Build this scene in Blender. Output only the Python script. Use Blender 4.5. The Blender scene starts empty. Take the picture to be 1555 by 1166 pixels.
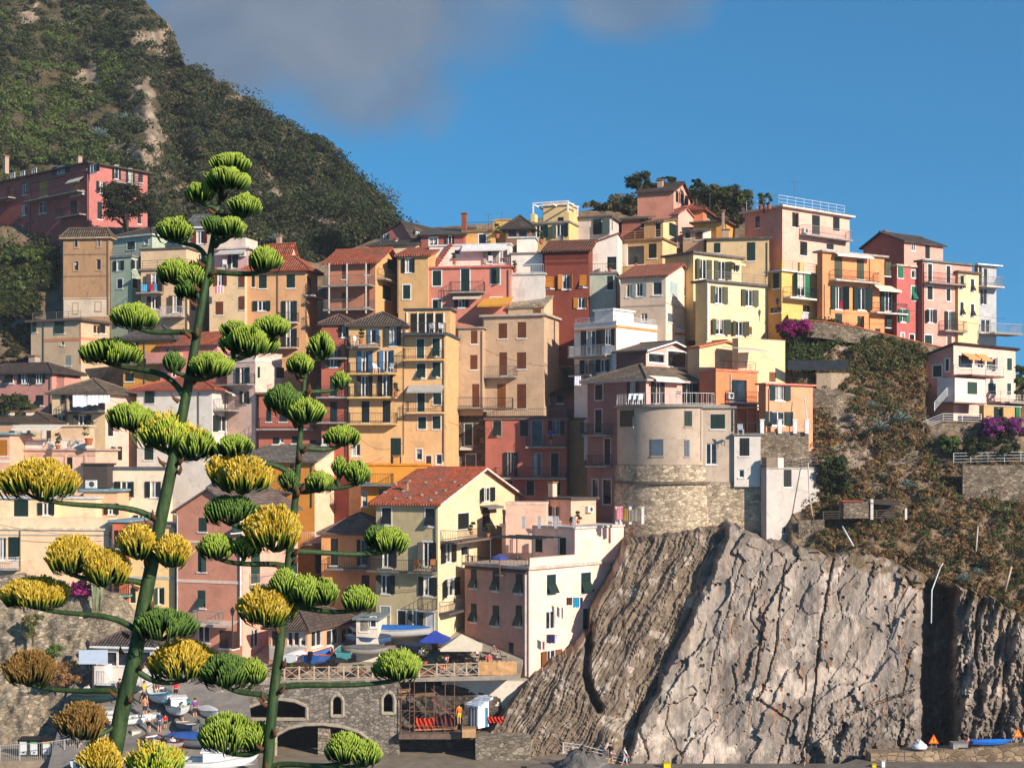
import bpy, math, random
import numpy as np
from mathutils import Vector, Matrix
random.seed(7)
rng = np.random.default_rng(7)
scn = bpy.context.scene
COL = scn.collection
F, HX, HY, CZ = 2160.0, 777.5, 690.0, 26.0      # focal length in px, image centre, horizon row, eye height
R = math.radians
SUN_AZ, SUN_EL = R(46), R(25)

# ---------------------------------------------------------------- camera, light, sky
cam = bpy.data.cameras.new('camera'); camo = bpy.data.objects.new('camera', cam); COL.objects.link(camo)
cam.sensor_width = 36; cam.lens = 36*F/1555; cam.shift_y = (HY-583)/1555
cam.clip_start = 0.5; cam.clip_end = 4000
camo.location = (0, 0, CZ); camo.rotation_euler = (R(90), 0, 0)
scn.camera = camo
sl = bpy.data.lights.new('sun', 'SUN'); so = bpy.data.objects.new('sun', sl); COL.objects.link(so)
sl.energy = 4.8; sl.angle = R(0.5); sl.color = (1.0, 0.90, 0.78)
sd = Vector((math.sin(SUN_AZ)*math.cos(SUN_EL), -math.cos(SUN_AZ)*math.cos(SUN_EL), math.sin(SUN_EL)))
so.rotation_euler = sd.to_track_quat('Z', 'Y').to_euler(); so.location = (60, -40, 80)
scn.view_settings.view_transform = 'Standard'; scn.view_settings.look = 'None'
scn.view_settings.exposure = 0.6; scn.view_settings.gamma = 1.0
try:
    scn.cycles.use_denoising = True
    scn.cycles.max_bounces = 6; scn.cycles.diffuse_bounces = 3; scn.cycles.glossy_bounces = 2
    scn.cycles.transparent_max_bounces = 6; scn.cycles.transmission_bounces = 2
except Exception: pass

def lin(c):
    c = c/255.0
    return c/12.92 if c <= 0.04045 else ((c+0.055)/1.055)**2.4
def rgb(r, g=None, b=None):
    if isinstance(r, (tuple, list)): r, g, b = r
    return (lin(r), lin(g), lin(b), 1.0)
def at(px, py, Y): return Vector(((px-HX)*Y/F, Y, CZ+(HY-py)*Y/F))

# ---------------------------------------------------------------- node helpers
class NT:
    def __init__(s, name):
        s.m = bpy.data.materials.new(name); s.m.use_nodes = True
        s.t = s.m.node_tree; s.t.nodes.clear()
        s.out = s.n('OutputMaterial'); s.bs = s.n('BsdfPrincipled')
        s.l(s.bs.outputs[0], s.out.inputs[0])
        s.tc = s.n('TexCoord')
    def n(s, k, **kw):
        nd = s.t.nodes.new('ShaderNode'+k)
        for a, v in kw.items(): setattr(nd, a, v)
        return nd
    def l(s, a, b): s.t.links.new(a, b)
    def mp(s, scale=(1, 1, 1), rot=(0, 0, 0), out='Object'):
        m = s.n('Mapping'); s.l(s.tc.outputs[out], m.inputs[0])
        m.inputs['Scale'].default_value = scale; m.inputs['Rotation'].default_value = rot
        return m.outputs[0]
    def noise(s, scale, detail=4, rough=0.55, vec=None, dist=0.0):
        n = s.n('TexNoise'); n.inputs['Scale'].default_value = scale; n.inputs['Detail'].default_value = detail
        n.inputs['Roughness'].default_value = rough; n.inputs['Distortion'].default_value = dist
        s.l(vec if vec else s.tc.outputs['Object'], n.inputs['Vector']); return n.outputs[0]
    def ramp(s, fac, stops):
        r = s.n('ValToRGB'); e = r.color_ramp.elements
        while len(e) < len(stops): e.new(0.5)
        for i, (p, c) in enumerate(stops):
            e[i].position = p; e[i].color = c if len(c) == 4 else (*c, 1)
        s.l(fac, r.inputs[0]); return r.outputs[0]
    def mix(s, fac, a, b, mode='MIX'):
        m = s.n('MixRGB', blend_type=mode)
        for i, x in enumerate((fac, a, b)):
            if hasattr(x, 'links') or hasattr(x, 'is_linked'): s.l(x, m.inputs[i])
            else: m.inputs[i].default_value = x if not isinstance(x, tuple) or len(x) == 4 else (*x, 1)
        return m.outputs[0]
    def bump(s, h, strength=0.3, dist=0.05, nrm=None):
        b = s.n('Bump'); b.inputs['Strength'].default_value = strength; b.inputs['Distance'].default_value = dist
        s.l(h, b.inputs['Height'])
        if nrm: s.l(nrm, b.inputs['Normal'])
        s.l(b.outputs[0], s.bs.inputs['Normal']); return b.outputs[0]
    def fin(s, color, rough=0.9, spec=0.25):
        if isinstance(color, tuple): s.bs.inputs['Base Color'].default_value = color
        else: s.l(color, s.bs.inputs['Base Color'])
        s.bs.inputs['Roughness'].default_value = rough
        s.bs.inputs['Specular IOR Level'].default_value = spec
        return s.m
MATS = {}
def sc(c, k): return (min(1, c[0]*k), min(1, c[1]*k), min(1, c[2]*k), 1)

def plaster(c, wear=0.5):
    key = ('plaster', tuple(c), wear)
    if key in MATS: return MATS[key]
    m_ = 0.30*c[0]+0.55*c[1]+0.15*c[2]; t = NT('plaster'); b = rgb(tuple((x+(m_-x)*0.24)*k_ for x, k_ in zip(c, (1.035, 0.978, 0.925))))
    g = (b[0]+b[1]+b[2])/3
    dirt = (g*0.5*0.6+b[0]*0.3*0.6, g*0.5*0.56+b[1]*0.3*0.6, g*0.5*0.52+b[2]*0.3*0.6, 1)
    n1 = t.noise(0.55, 5, 0.6)
    st = t.noise(1.0, 6, 0.68, t.mp((1.5, 1.5, 0.38)), 0.6)
    n3 = t.noise(7, 3)
    col = t.mix(t.ramp(n1, [(0.35, (0, 0, 0)), (0.75, (1, 1, 1))]), sc(b, 1.06), sc(b, 0.80))
    pa = t.noise(0.9, 2, 0.5, t.mp((1, 1, 1.3)), 1.2); col = t.mix(t.ramp(pa, [(0.60, (0, 0, 0)), (0.63, (0.6, 0.6, 0.6))]), col, sc(b, 0.76))
    pb = t.noise(0.6, 3, 0.55, t.mp((1.4, 1.4, 0.9)), 2.0); col = t.mix(t.ramp(pb, [(0.62, (0, 0, 0)), (0.64, (0.4, 0.4, 0.4))]), col, sc(b, 1.12))
    f = t.n('Math', operation='MULTIPLY'); t.l(t.ramp(st, [(0.52, (0, 0, 0)), (0.8, (1, 1, 1))]), f.inputs[0]); f.inputs[1].default_value = wear*0.6
    col = t.mix(f.outputs[0], col, dirt)
    f2 = t.n('Math', operation='MULTIPLY'); t.l(t.ramp(n3, [(0.55, (0, 0, 0)), (0.75, (1, 1, 1))]), f2.inputs[0]); f2.inputs[1].default_value = 0.25*wear
    col = t.mix(f2.outputs[0], col, sc(b, 0.6))
    t.bump(n3, 0.25, 0.02)
    MATS[key] = t.fin(col, 0.92, 0.15); return MATS[key]

def paint(c, rough=0.6, var=0.2, spec=0.3):
    key = ('paint', tuple(c), rough)
    if key in MATS: return MATS[key]
    t = NT('paint'); b = rgb(c)
    n = t.noise(2.2, 4)
    col = t.mix(t.ramp(n, [(0.3, (0, 0, 0)), (0.7, (1, 1, 1))]), sc(b, 1+var*0.4), sc(b, 1-var))
    MATS[key] = t.fin(col, rough, spec); return MATS[key]

def slats(c):
    key = ('slats', tuple(c))
    if key in MATS: return MATS[key]
    t = NT('shutter_paint'); b = rgb(c)
    w = t.n('TexWave', bands_direction='Z'); w.inputs['Scale'].default_value = 3.2; w.inputs['Distortion'].default_value = 0
    t.l(t.tc.outputs['Object'], w.inputs[0])
    n = t.noise(1.3, 4)
    col = t.mix(t.ramp(n, [(0.3, (0, 0, 0)), (0.7, (1, 1, 1))]), sc(b, 1.15), sc(b, 0.75))
    col = t.mix(w.outputs[1], sc(b, 0.45), col)
    t.bump(w.outputs[1], 0.6, 0.02)
    MATS[key] = t.fin(col, 0.55, 0.3); return MATS[key]

def glass():
    if 'glass' in MATS: return MATS['glass']
    t = NT('glass_and_shade')
    n = t.noise(0.9, 2)
    col = t.ramp(n, [(0.35, (0.006, 0.008, 0.010)), (0.7, (0.035, 0.04, 0.045))])
    MATS['glass'] = t.fin(col, 0.12, 0.5); return MATS['glass']

def tiles(kind, c, axis='x'):
    """pan tiles: columns run down the slope, rows across it"""
    key = ('tiles', kind, tuple(c), axis)
    if key in MATS: return MATS[key]
    t = NT('roof_tiles'); b = rgb(c)
    rot = (0, 0, 0) if axis == 'x' else (0, 0, R(90))
    vec = t.mp((1, 1, 1), rot)
    br = t.n('TexBrick'); t.l(vec, br.inputs[0])
    br.offset = 0.0 if kind == 'pan' else 0.5
    br.inputs['Scale'].default_value = 1.0
    br.inputs['Brick Width'].default_value = 0.26 if kind == 'pan' else 0.55
    br.inputs['Row Height'].default_value = 0.36 if kind == 'pan' else 0.4
    br.inputs['Mortar Size'].default_value = 0.035; br.inputs['Mortar Smooth'].default_value = 0.6
    br.inputs['Color1'].default_value = sc(b, 1.25); br.inputs['Color2'].default_value = sc(b, 0.62)
    br.inputs['Mortar'].default_value = sc(b, 0.22)
    n = t.noise(0.8, 5, 0.65)
    n2 = t.noise(4, 4, 0.6)
    g = (b[0]+b[1]+b[2])/3
    col = t.mix(t.ramp(n, [(0.45, (0, 0, 0)), (0.72, (0.75, 0.75, 0.75))]), br.outputs[0], (g*0.6, g*0.58, g*0.5, 1))
    col = t.mix(0.55, col, t.ramp(n2, [(0.3, (0.55, 0.55, 0.55)), (0.7, (1.15, 1.15, 1.15))]), 'MULTIPLY')
    w = t.n('TexWave', bands_direction='X'); w.inputs['Scale'].default_value = 1.2083; w.inputs['Distortion'].default_value = 0
    t.l(vec, w.inputs[0])
    if kind == 'pan':
        h = t.mix(0.5, w.outputs[1], br.outputs[1], 'SUBTRACT')
        t.bump(h, 0.9, 0.08)
    else: t.bump(br.outputs[1], -0.6, 0.04)
    MATS[key] = t.fin(col, 0.9, 0.2); return MATS[key]

def stone(c, scale=2.6, mortar=0.35):
    key = ('stone', tuple(c), scale)
    if key in MATS: return MATS[key]
    t = NT('rubble_stone'); b = rgb(c)
    wn = t.noise(1.6, 3)
    v0 = t.n('VectorMath', operation='MULTIPLY_ADD'); t.l(wn, v0.inputs[0]); v0.inputs[1].default_value = (0.5, 0.5, 0.5); t.l(t.mp((1, 1, 1.7)), v0.inputs[2])
    vo = t.n('TexVoronoi'); vo.inputs['Scale'].default_value = scale; t.l(v0.outputs[0], vo.inputs['Vector'])
    ve = t.n('TexVoronoi', feature='DISTANCE_TO_EDGE'); ve.inputs['Scale'].default_value = scale; t.l(v0.outputs[0], ve.inputs['Vector'])
    sp = t.n('SeparateColor'); t.l(vo.outputs['Color'], sp.inputs[0])
    col = t.ramp(sp.outputs[0], [(0.0, sc(b, 0.55)), (0.4, sc(b, 0.88)), (0.75, sc(b, 1.12)), (1.0, sc(b, 1.45))])
    edge = t.ramp(ve.outputs['Distance'], [(0.0, (0, 0, 0)), (0.09, (1, 1, 1))])
    n = t.noise(0.45, 5, 0.65)
    mort = t.mix(t.ramp(n, [(0.4, (0, 0, 0)), (0.65, (1, 1, 1))]), sc(b, mortar), sc(b, 1.15))
    col = t.mix(edge, mort, col)
    n2 = t.noise(0.9, 6, 0.7)
    col = t.mix(0.8, col, t.ramp(n2, [(0.3, (0.45, 0.44, 0.42)), (0.7, (1.2, 1.18, 1.15))]), 'MULTIPLY')
    h = t.mix(0.35, edge, t.noise(6, 5, 0.7))
    t.bump(h, 0.9, 0.09)
    MATS[key] = t.fin(col, 0.95, 0.1); return MATS[key]

def vcol(name, amt=0.6, nscale=2.0, rough=0.95, bump=0.6, bdist=0.2, trans=0.0, stretch=(1, 1, 1), rot=(0, 0, 0)):
    key = ('vcol', name)
    if key in MATS: return MATS[key]
    t = NT(name)
    a = t.n('VertexColor', layer_name='Col')
    n = t.noise(nscale, 7, 0.68, t.mp(stretch, rot))
    col = t.mix(amt, a.outputs[0], t.ramp(n, [(0.28, (0.35, 0.34, 0.33)), (0.5, (1, 1, 1)), (0.75, (1.5, 1.48, 1.45))]), 'MULTIPLY')
    if name == 'cliff_rock':
        n3 = t.noise(5.0, 7, 0.75, t.mp((2.6, 1, 0.42))); col = t.mix(0.75, col, t.ramp(n3, [(0.3, (0.62, 0.61, 0.6)), (0.5, (1, 1, 1)), (0.72, (1.28, 1.28, 1.27))]), 'MULTIPLY')
        n = t.mix(0.45, n, n3)
        m1 = t.n('Mapping'); t.l(t.tc.outputs['Object'], m1.inputs[0]); m1.inputs['Rotation'].default_value = (0, R(-28), 0)
        m2 = t.n('Mapping'); t.l(m1.outputs[0], m2.inputs[0]); m2.inputs['Scale'].default_value = (5.5, 1.0, 0.32)
        n4 = t.noise(1.0, 7, 0.72, m2.outputs[0], 0.35)
        fa = t.n('Math', operation='MULTIPLY'); t.l(a.outputs['Alpha'], fa.inputs[0]); fa.inputs[1].default_value = 0.9
        col = t.mix(fa.outputs[0], col, t.ramp(n4, [(0.34, (0.45, 0.44, 0.42)), (0.47, (0.98, 0.97, 0.95)), (0.6, (1.15, 1.13, 1.1)), (0.7, (1.6, 1.58, 1.54))]), 'MULTIPLY')
        n = t.mix(a.outputs['Alpha'], n, n4)
    if bump: t.bump(n, bump, bdist)
    t.fin(col, rough, 0.12)
    if trans:
        tr = t.n('BsdfTranslucent'); t.l(col, tr.inputs[0])
        ms = t.n('MixShader'); ms.inputs[0].default_value = trans
        t.l(t.bs.outputs[0], ms.inputs[1]); t.l(tr.outputs[0], ms.inputs[2]); t.l(ms.outputs[0], t.out.inputs[0])
    MATS[key] = t.m; return t.m

# ---------------------------------------------------------------- mesh builder
class MB:
    def __init__(s, M=None): s.v = []; s.f = []; s.mi = []; s.M = M; s.cur = 0; s.col = None; s.cols = []
    def add(s, vs, fs):
        o = len(s.v)
        if s.M is not None: vs = [tuple(s.M @ Vector(p)) for p in vs]
        s.v += [tuple(p) for p in vs]; s.f += [tuple(i+o for i in f) for f in fs]; s.mi += [s.cur]*len(fs)
        if s.col is not None: s.cols += [s.col]*len(vs)
        return s
    def box(s, x0, x1, y0, y1, z0, z1):
        return s.add([(x0, y0, z0), (x1, y0, z0), (x1, y1, z0), (x0, y1, z0), (x0, y0, z1), (x1, y0, z1), (x1, y1, z1), (x0, y1, z1)],
                     [(0, 3, 2, 1), (4, 5, 6, 7), (0, 1, 5, 4), (1, 2, 6, 5), (2, 3, 7, 6), (3, 0, 4, 7)])
    def poly(s, pts): return s.add(pts, [tuple(range(len(pts)))])
    def slab(s, pts, d):
        """polygon thickened by vector d"""
        n = len(pts); d = Vector(d); q = [Vector(p) for p in pts]
        return s.add(q+[p+d for p in q], [tuple(range(n)), tuple(range(2*n-1, n-1, -1))]+[(i, (i+1) % n, n+(i+1) % n, n+i) for i in range(n)])
    def bar(s, a, b, r=0.03, n=4):
        return s.tube([a, b], [r, r], n)
    def tube(s, pts, rad, n=6, cap=True):
        pts = [Vector(p) for p in pts]; vs = []; fs = []
        if not isinstance(rad, (list, tuple)): rad = [rad]*len(pts)
        ref = None
        for i, p in enumerate(pts):
            d = (pts[min(i+1, len(pts)-1)]-pts[max(i-1, 0)])
            if d.length < 1e-9: d = Vector((0, 0, 1))
            d.normalize()
            if ref is None: ref = Vector((1, 0, 0)) if abs(d.x) < 0.8 else Vector((0, 1, 0))
            u = (ref-d*ref.dot(d)).normalized(); w = d.cross(u); ref = u
            for k in range(n):
                a = 2*math.pi*(k+0.5)/n
                vs.append(p+(u*math.cos(a)+w*math.sin(a))*rad[i])
        for i in range(len(pts)-1):
            for k in range(n):
                fs.append((i*n+k, i*n+(k+1) % n, (i+1)*n+(k+1) % n, (i+1)*n+k))
        if cap: fs.append(tuple(range(n-1, -1, -1))); m = (len(pts)-1)*n; fs.append(tuple(m+k for k in range(n)))
        return s.add(vs, fs)
    def lathe(s, prof, n=12, c=(0, 0, 0)):
        vs = []; fs = []
        for r, z in prof:
            for k in range(n):
                a = 2*math.pi*k/n; vs.append((c[0]+r*math.cos(a), c[1]+r*math.sin(a), c[2]+z))
        for i in range(len(prof)-1):
            for k in range(n): fs.append((i*n+k, i*n+(k+1) % n, (i+1)*n+(k+1) % n, (i+1)*n+k))
        fs.append(tuple(range(n-1, -1, -1))); m = (len(prof)-1)*n; fs.append(tuple(m+k for k in range(n)))
        return s.add(vs, fs)
    def obj(s, name, mats, parent=None, smooth=False):
        me = bpy.data.meshes.new(name); me.from_pydata(s.v, [], s.f)
        if not isinstance(mats, (list, tuple)): mats = [mats]
        for m in mats: me.materials.append(m)
        if len(mats) > 1: me.polygons.foreach_set('material_index', s.mi)
        if smooth: me.polygons.foreach_set('use_smooth', [True]*len(me.polygons))
        if s.cols:
            a = me.color_attributes.new('Col', 'FLOAT_COLOR', 'POINT')
            a.data.foreach_set('color', np.array(s.cols, dtype=np.float32).ravel())
        me.update()
        o = bpy.data.objects.new(name, me); COL.objects.link(o)
        if parent is not None: o.parent = parent
        return o

def tag(o, label=None, cat=None, group=None, kind=None):
    if label: o['label'] = label
    if cat: o['category'] = cat
    if group: o['group'] = group
    if kind: o['kind'] = kind
    return o
def thing(name, label, cat, loc=(0, 0, 0), rz=0.0, group=None):
    o = bpy.data.objects.new(name, None); o.empty_display_size = 0.3; COL.objects.link(o)
    o.location = loc; o.rotation_euler = (0, 0, rz)
    return tag(o, label, cat, group)
def copy_thing(root, loc, rz=None, label=None, scale=None):
    r = root.copy(); COL.objects.link(r); r.location = loc
    if rz is not None: r.rotation_euler = (0, 0, rz)
    if scale: r.scale = (scale,)*3
    if label: r['label'] = label
    for ch in root.children:
        c = ch.copy(); COL.objects.link(c); c.parent = r
        for g in ch.children:
            d = g.copy(); COL.objects.link(d); d.parent = c
    return r

def np_mesh(name, V, Q, mats, cols=None, smooth=False, parent=None):
    me = bpy.data.meshes.new(name); k = Q.shape[1]
    me.vertices.add(len(V)); me.vertices.foreach_set('co', np.ascontiguousarray(V, dtype=np.float32).ravel())
    me.loops.add(Q.size); me.loops.foreach_set('vertex_index', np.ascontiguousarray(Q, dtype=np.int32).ravel())
    me.polygons.add(len(Q)); me.polygons.foreach_set('loop_start', np.arange(0, Q.size, k, dtype=np.int32))
    me.polygons.foreach_set('use_smooth', np.full(len(Q), smooth, dtype=bool))
    me.update(calc_edges=True)
    if cols is not None:
        a = me.color_attributes.new('Col', 'FLOAT_COLOR', 'POINT')
        c4 = np.ones((len(V), 4), dtype=np.float32); c4[:, :cols.shape[1]] = cols; a.data.foreach_set('color', c4.ravel())
    for m in (mats if isinstance(mats, (list, tuple)) else [mats]): me.materials.append(m)
    me.validate()
    o = bpy.data.objects.new(name, me); COL.objects.link(o)
    if parent is not None: o.parent = parent
    return o

# numpy value noise
_T = rng.random((8, 256, 256))
def vnoise(x, y, s=0):
    xi = np.floor(x).astype(int); yi = np.floor(y).astype(int); fx = x-xi; fy = y-yi
    fx = fx*fx*(3-2*fx); fy = fy*fy*(3-2*fy); T = _T[s % 8]
    a = T[xi & 255, yi & 255]; b = T[(xi+1) & 255, yi & 255]; c = T[xi & 255, (yi+1) & 255]; d = T[(xi+1) & 255, (yi+1) & 255]
    return (a*(1-fx)+b*fx)*(1-fy)+(c*(1-fx)+d*fx)*fy
def fbm(x, y, o=4, s=0, g=0.5):
    t = 0; amp = 1; tot = 0
    for i in range(o):
        t = t+amp*vnoise(x*2**i+i*17.3, y*2**i+i*9.1, s+i); tot += amp; amp *= g
    return t/tot          # 0..1
def inpoly(px, py, poly):
    r = np.zeros(px.shape, bool); n = len(poly); j = n-1
    for i in range(n):
        xi, yi = poly[i]; xj, yj = poly[j]
        c = ((yi > py) != (yj > py)) & (px < (xj-xi)*(py-yi)/(yj-yi+1e-12)+xi); r ^= c; j = i
    return r
def segdist(px, py, line):
    d = np.full(px.shape, 1e9)
    for (x0, y0), (x1, y1) in zip(line, line[1:]):
        dx, dy = x1-x0, y1-y0; t = np.clip(((px-x0)*dx+(py-y0)*dy)/(dx*dx+dy*dy+1e-9), 0, 1)
        d = np.minimum(d, np.hypot(px-x0-t*dx, py-y0-t*dy))
    return d
def grid_quads(nx, ny):
    i = np.arange(nx-1)[None, :]+np.arange(ny-1)[:, None]*nx
    i = i.ravel(); return np.stack([i, i+1, i+nx+1, i+nx], 1)

# leaf clouds: many leaf-sized quads spread through ellipsoids
def leaf_cloud(centers, radii, cols, n, size, flat=0.8, jitter=0.35, shell=0.55):
    m = len(centers); centers = np.asarray(centers, float); radii = np.asarray(radii, float); cols = np.asarray(cols, float)
    d = rng.normal(size=(m, n, 3)); d /= np.linalg.norm(d, axis=2, keepdims=True)
    d[:, :, 2] = np.where(d[:, :, 2] < -0.35, -d[:, :, 2], d[:, :, 2])
    rr = (shell+(1-shell)*rng.random((m, n, 1)))*(0.8+0.35*rng.random((m, n, 1)))
    ctr = centers[:, None, :]+d*rr*radii[:, None, None]*np.array([1, 1, flat])
    nv = d+rng.normal(size=(m, n, 3))*0.55; nv /= np.linalg.norm(nv, axis=2, keepdims=True)
    ref = rng.normal(size=(m, n, 3)); u = np.cross(nv, ref); u /= np.linalg.norm(u, axis=2, keepdims=True)+1e-9; w = np.cross(nv, u)
    s = (size*(0.6+0.8*rng.random((m, n, 1))))
    u = u*s; w = w*s*0.62
    V = np.stack([ctr-u-w*0.3, ctr+w, ctr+u+w*0.2, ctr-w], 2).reshape(-1, 3)
    c = cols[:, None, :3]*(1+jitter*(rng.random((m, n, 1))*2-1))
    c = np.repeat(c.reshape(-1, 3), 4, axis=0)
    Q = np.arange(len(V)).reshape(-1, 4)
    return V, Q, np.clip(c, 0, 1)
def lincol(*cs): return np.array([[lin(x) for x in c] for c in cs])
# ---------------------------------------------------------------- world: sky with a low cloud bank
w = bpy.data.worlds.new('World'); scn.world = w; w.use_nodes = True
nt = w.node_tree; nt.nodes.clear()
def wn(k, **kw):
    n = nt.nodes.new('ShaderNode'+k)
    for a, v in kw.items(): setattr(n, a, v)
    return n
sky = wn('TexSky', sky_type='NISHITA'); sky.sun_disc = False
sky.sun_elevation = SUN_EL; sky.sun_rotation = R(180-46); sky.altitude = 30; sky.air_density = 1.0; sky.dust_density = 0.1; sky.ozone_density = 4.0
tc = wn('TexCoord'); sx = wn('SeparateXYZ'); nt.links.new(tc.outputs['Generated'], sx.inputs[0])
def wm(op, a, b=None, c=None):
    m = wn('Math', operation=op)
    for i, x in enumerate((a, b, c)):
        if x is None: continue
        if hasattr(x, 'links'): nt.links.new(x, m.inputs[i])
        else: m.inputs[i].default_value = x
    return m.outputs[0]
yy = wm('MAXIMUM', sx.outputs[1], 0.05)
cu = wm('DIVIDE', sx.outputs[0], yy); cv = wm('DIVIDE', sx.outputs[2], yy)
cx = wn('CombineXYZ'); nt.links.new(cu, cx.inputs[0]); nt.links.new(cv, cx.inputs[1])
no = wn('TexNoise'); no.inputs['Scale'].default_value = 9; no.inputs['Detail'].default_value = 6; no.inputs['Roughness'].default_value = 0.5; no.inputs['Distortion'].default_value = 0.4
nt.links.new(cx.outputs[0], no.inputs['Vector'])
nz = wm('MULTIPLY_ADD', no.outputs[0], 1.3, -0.65)
def blob(px, py, rx, ry, gain):
    u0 = (px-HX)/F; v0 = (HY-py)/F
    a = wm('DIVIDE', wm('SUBTRACT', cu, u0), rx/F); b = wm('DIVIDE', wm('SUBTRACT', cv, v0), ry/F)
    d = wm('SQRT', wm('ADD', wm('MULTIPLY', a, a), wm('MULTIPLY', b, b)))
    e = wm('ADD', wm('SUBTRACT', 1.0, d), wm('MULTIPLY', nz, 0.9))
    return wm('MULTIPLY', wm('SMOOTH_MIN', wm('MAXIMUM', wm('MULTIPLY', e, 2.1), 0.0), 1.0, 0.3), gain)
cl = wm('MAXIMUM', wm('MAXIMUM', blob(470, -30, 390, 235, 0.98), blob(560, 110, 170, 125, 0.8)), wm('MAXIMUM', blob(965, -10, 130, 95, 0.7), blob(330, 60, 200, 150, 0.92)))
cl = wm('MAXIMUM', wm('MULTIPLY', cl, 1.0), 0.0)
cmix = wn('MixRGB'); nt.links.new(cl, cmix.inputs[0])
vm = wn('VectorMath', operation='ADD'); vm.inputs[1].default_value = (0, 0, 0.22); nt.links.new(tc.outputs['Generated'], vm.inputs[0]); vn = wn('VectorMath', operation='NORMALIZE'); nt.links.new(vm.outputs[0], vn.inputs[0]); nt.links.new(vn.outputs[0], sky.inputs[0])
hs = wn('HueSaturation'); hs.inputs['Hue'].default_value = 0.487; hs.inputs['Saturation'].default_value = 1.28; hs.inputs['Value'].default_value = 1.0; nt.links.new(sky.outputs[0], hs.inputs['Color']); nt.links.new(hs.outputs[0], cmix.inputs[1])
crp = wn('ValToRGB'); e = crp.color_ramp.elements
e[0].position = 0.3; e[0].color = (0.74, 1.08, 1.62, 1); e[1].position = 0.85; e[1].color = (1.7, 2.0, 2.45, 1)
nt.links.new(no.outputs[0], crp.inputs[0]); nt.links.new(crp.outputs[0], cmix.inputs[2])
bg = wn('Background'); bg.inputs[1].default_value = 0.11
ow = wn('OutputWorld'); nt.links.new(cmix.outputs[0], bg.inputs[0]); nt.links.new(bg.outputs[0], ow.inputs[0])

# ---------------------------------------------------------------- sea far below
mb = MB(); mb.poly([(-1500, -300, -0.5), (1500, -300, -0.5), (1500, 3500, -0.5), (-1500, 3500, -0.5)])
t = NT('sea_water'); n = t.noise(0.35, 5); t.bump(n, 0.4, 0.3)
tag(mb.obj('sea', t.fin((0.012, 0.05, 0.085, 1), 0.12, 0.5)), kind='structure')

# ---------------------------------------------------------------- village hillside
def Yb(py): return float(np.interp(py, [250, 330, 400, 480, 560, 640, 700, 770, 860, 960, 1020], [180, 170, 160, 152, 146, 141, 137, 132, 126.5, 122, 118.5]))
def hill_Y(px, py):
    mid = np.interp(py, [250, 330, 400, 480, 560, 640, 700, 770, 860, 960, 1020], np.array([180, 170, 160, 152, 146, 141, 137, 132, 126.5, 122, 118.5])+9)
    left = np.interp(py, [330, 375, 480, 555, 640, 700, 800, 900, 1020], [190, 184, 172, 162, 154, 148, 140, 132, 124])
    right = np.interp(py, [300, 400, 490, 530, 620, 700, 760, 830, 900, 1020], [166, 153, 143, 141, 135.5, 131, 128, 124.8, 123.5, 121])
    a = np.clip((px-88)/30, 0, 1); b = np.clip((px-1160)/40, 0, 1)
    y = left*(1-a)+mid*a
    shelf = np.clip((px-1404)/8, 0, 1)*np.clip((641-py)/4, 0, 1)
    right = right*(1-shelf)+(140+(640-py)*0.17)*shelf
    return y*(1-b)+right*b
HT = [(-200, 340), (100, 345), (300, 345), (480, 400), (600, 350), (800, 335), (900, 318), (960, 300), (1050, 300), (1130, 318), (1180, 340), (1196, 484), (1226, 488), (1300, 499), (1400, 523), (1446, 533), (1500, 552), (1535, 568), (1600, 590), (1760, 700)]
nx, ny = 520, 200
pxs = np.linspace(-160, 1720, nx); ts = np.linspace(0, 1, ny)
PX = np.repeat(pxs[None], ny, 0); top = np.interp(pxs, *zip(*HT))
PY = 1040+(top[None]-1040)*ts[:, None]
YY = hill_Y(PX, PY)
sl_ = np.clip((PX-1180)/40, 0, 1)
rough = (fbm(PX/26, PY/20, 5, 1)-0.5)+np.where(PX > 1190, (fbm(PX/9, PY/9, 4, 2)-0.5)*0.45, 0)
YY = YY+rough*(1.2+1.0*sl_)+sl_*(np.abs(fbm(PX/60+PY/90, PY/70, 4, 3)-0.5)*-2.4+1.1)
X = (PX-HX)*YY/F; Z = CZ+(HY-PY)*YY/F
YY = YY+np.where(PX > 1000, np.clip((PY-np.interp(PX, [950, 1000, 1112, 1230, 1345, 1440, 1556, 1660], [835, 822, 804, 838, 850, 892, 942, 980]))/12, 0, 1)*15, 0)
X = (PX-HX)*YY/F; Z = CZ+(HY-PY)*YY/F
# far side
ext = [(6, -0.5), (25, -6), (80, -30)]
for dy, dz in ext:
    X = np.vstack([X, X[ny-1:ny]]); YY = np.vstack([YY, YY[ny-1:ny]+dy]); Z = np.vstack([Z, Z[ny-1:ny]+dz])
    PX = np.vstack([PX, PX[-1:]]); PY = np.vstack([PY, PY[-1:]])
V = np.stack([X, YY, Z], -1).reshape(-1, 3)
soil = lincol((112, 92, 70), (138, 118, 96), (92, 78, 54), (72, 76, 46))
n1 = fbm(PX/40, PY/30, 5, 2)[..., None]; n2 = fbm(PX/9, PY/9, 4, 4)[..., None]
cc = soil[0]*(1-n1)+soil[1]*n1; m = np.clip((n2-0.5)*5, 0, 1); cc = cc*(1-m*0.7)+soil[2]*m*0.7
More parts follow.
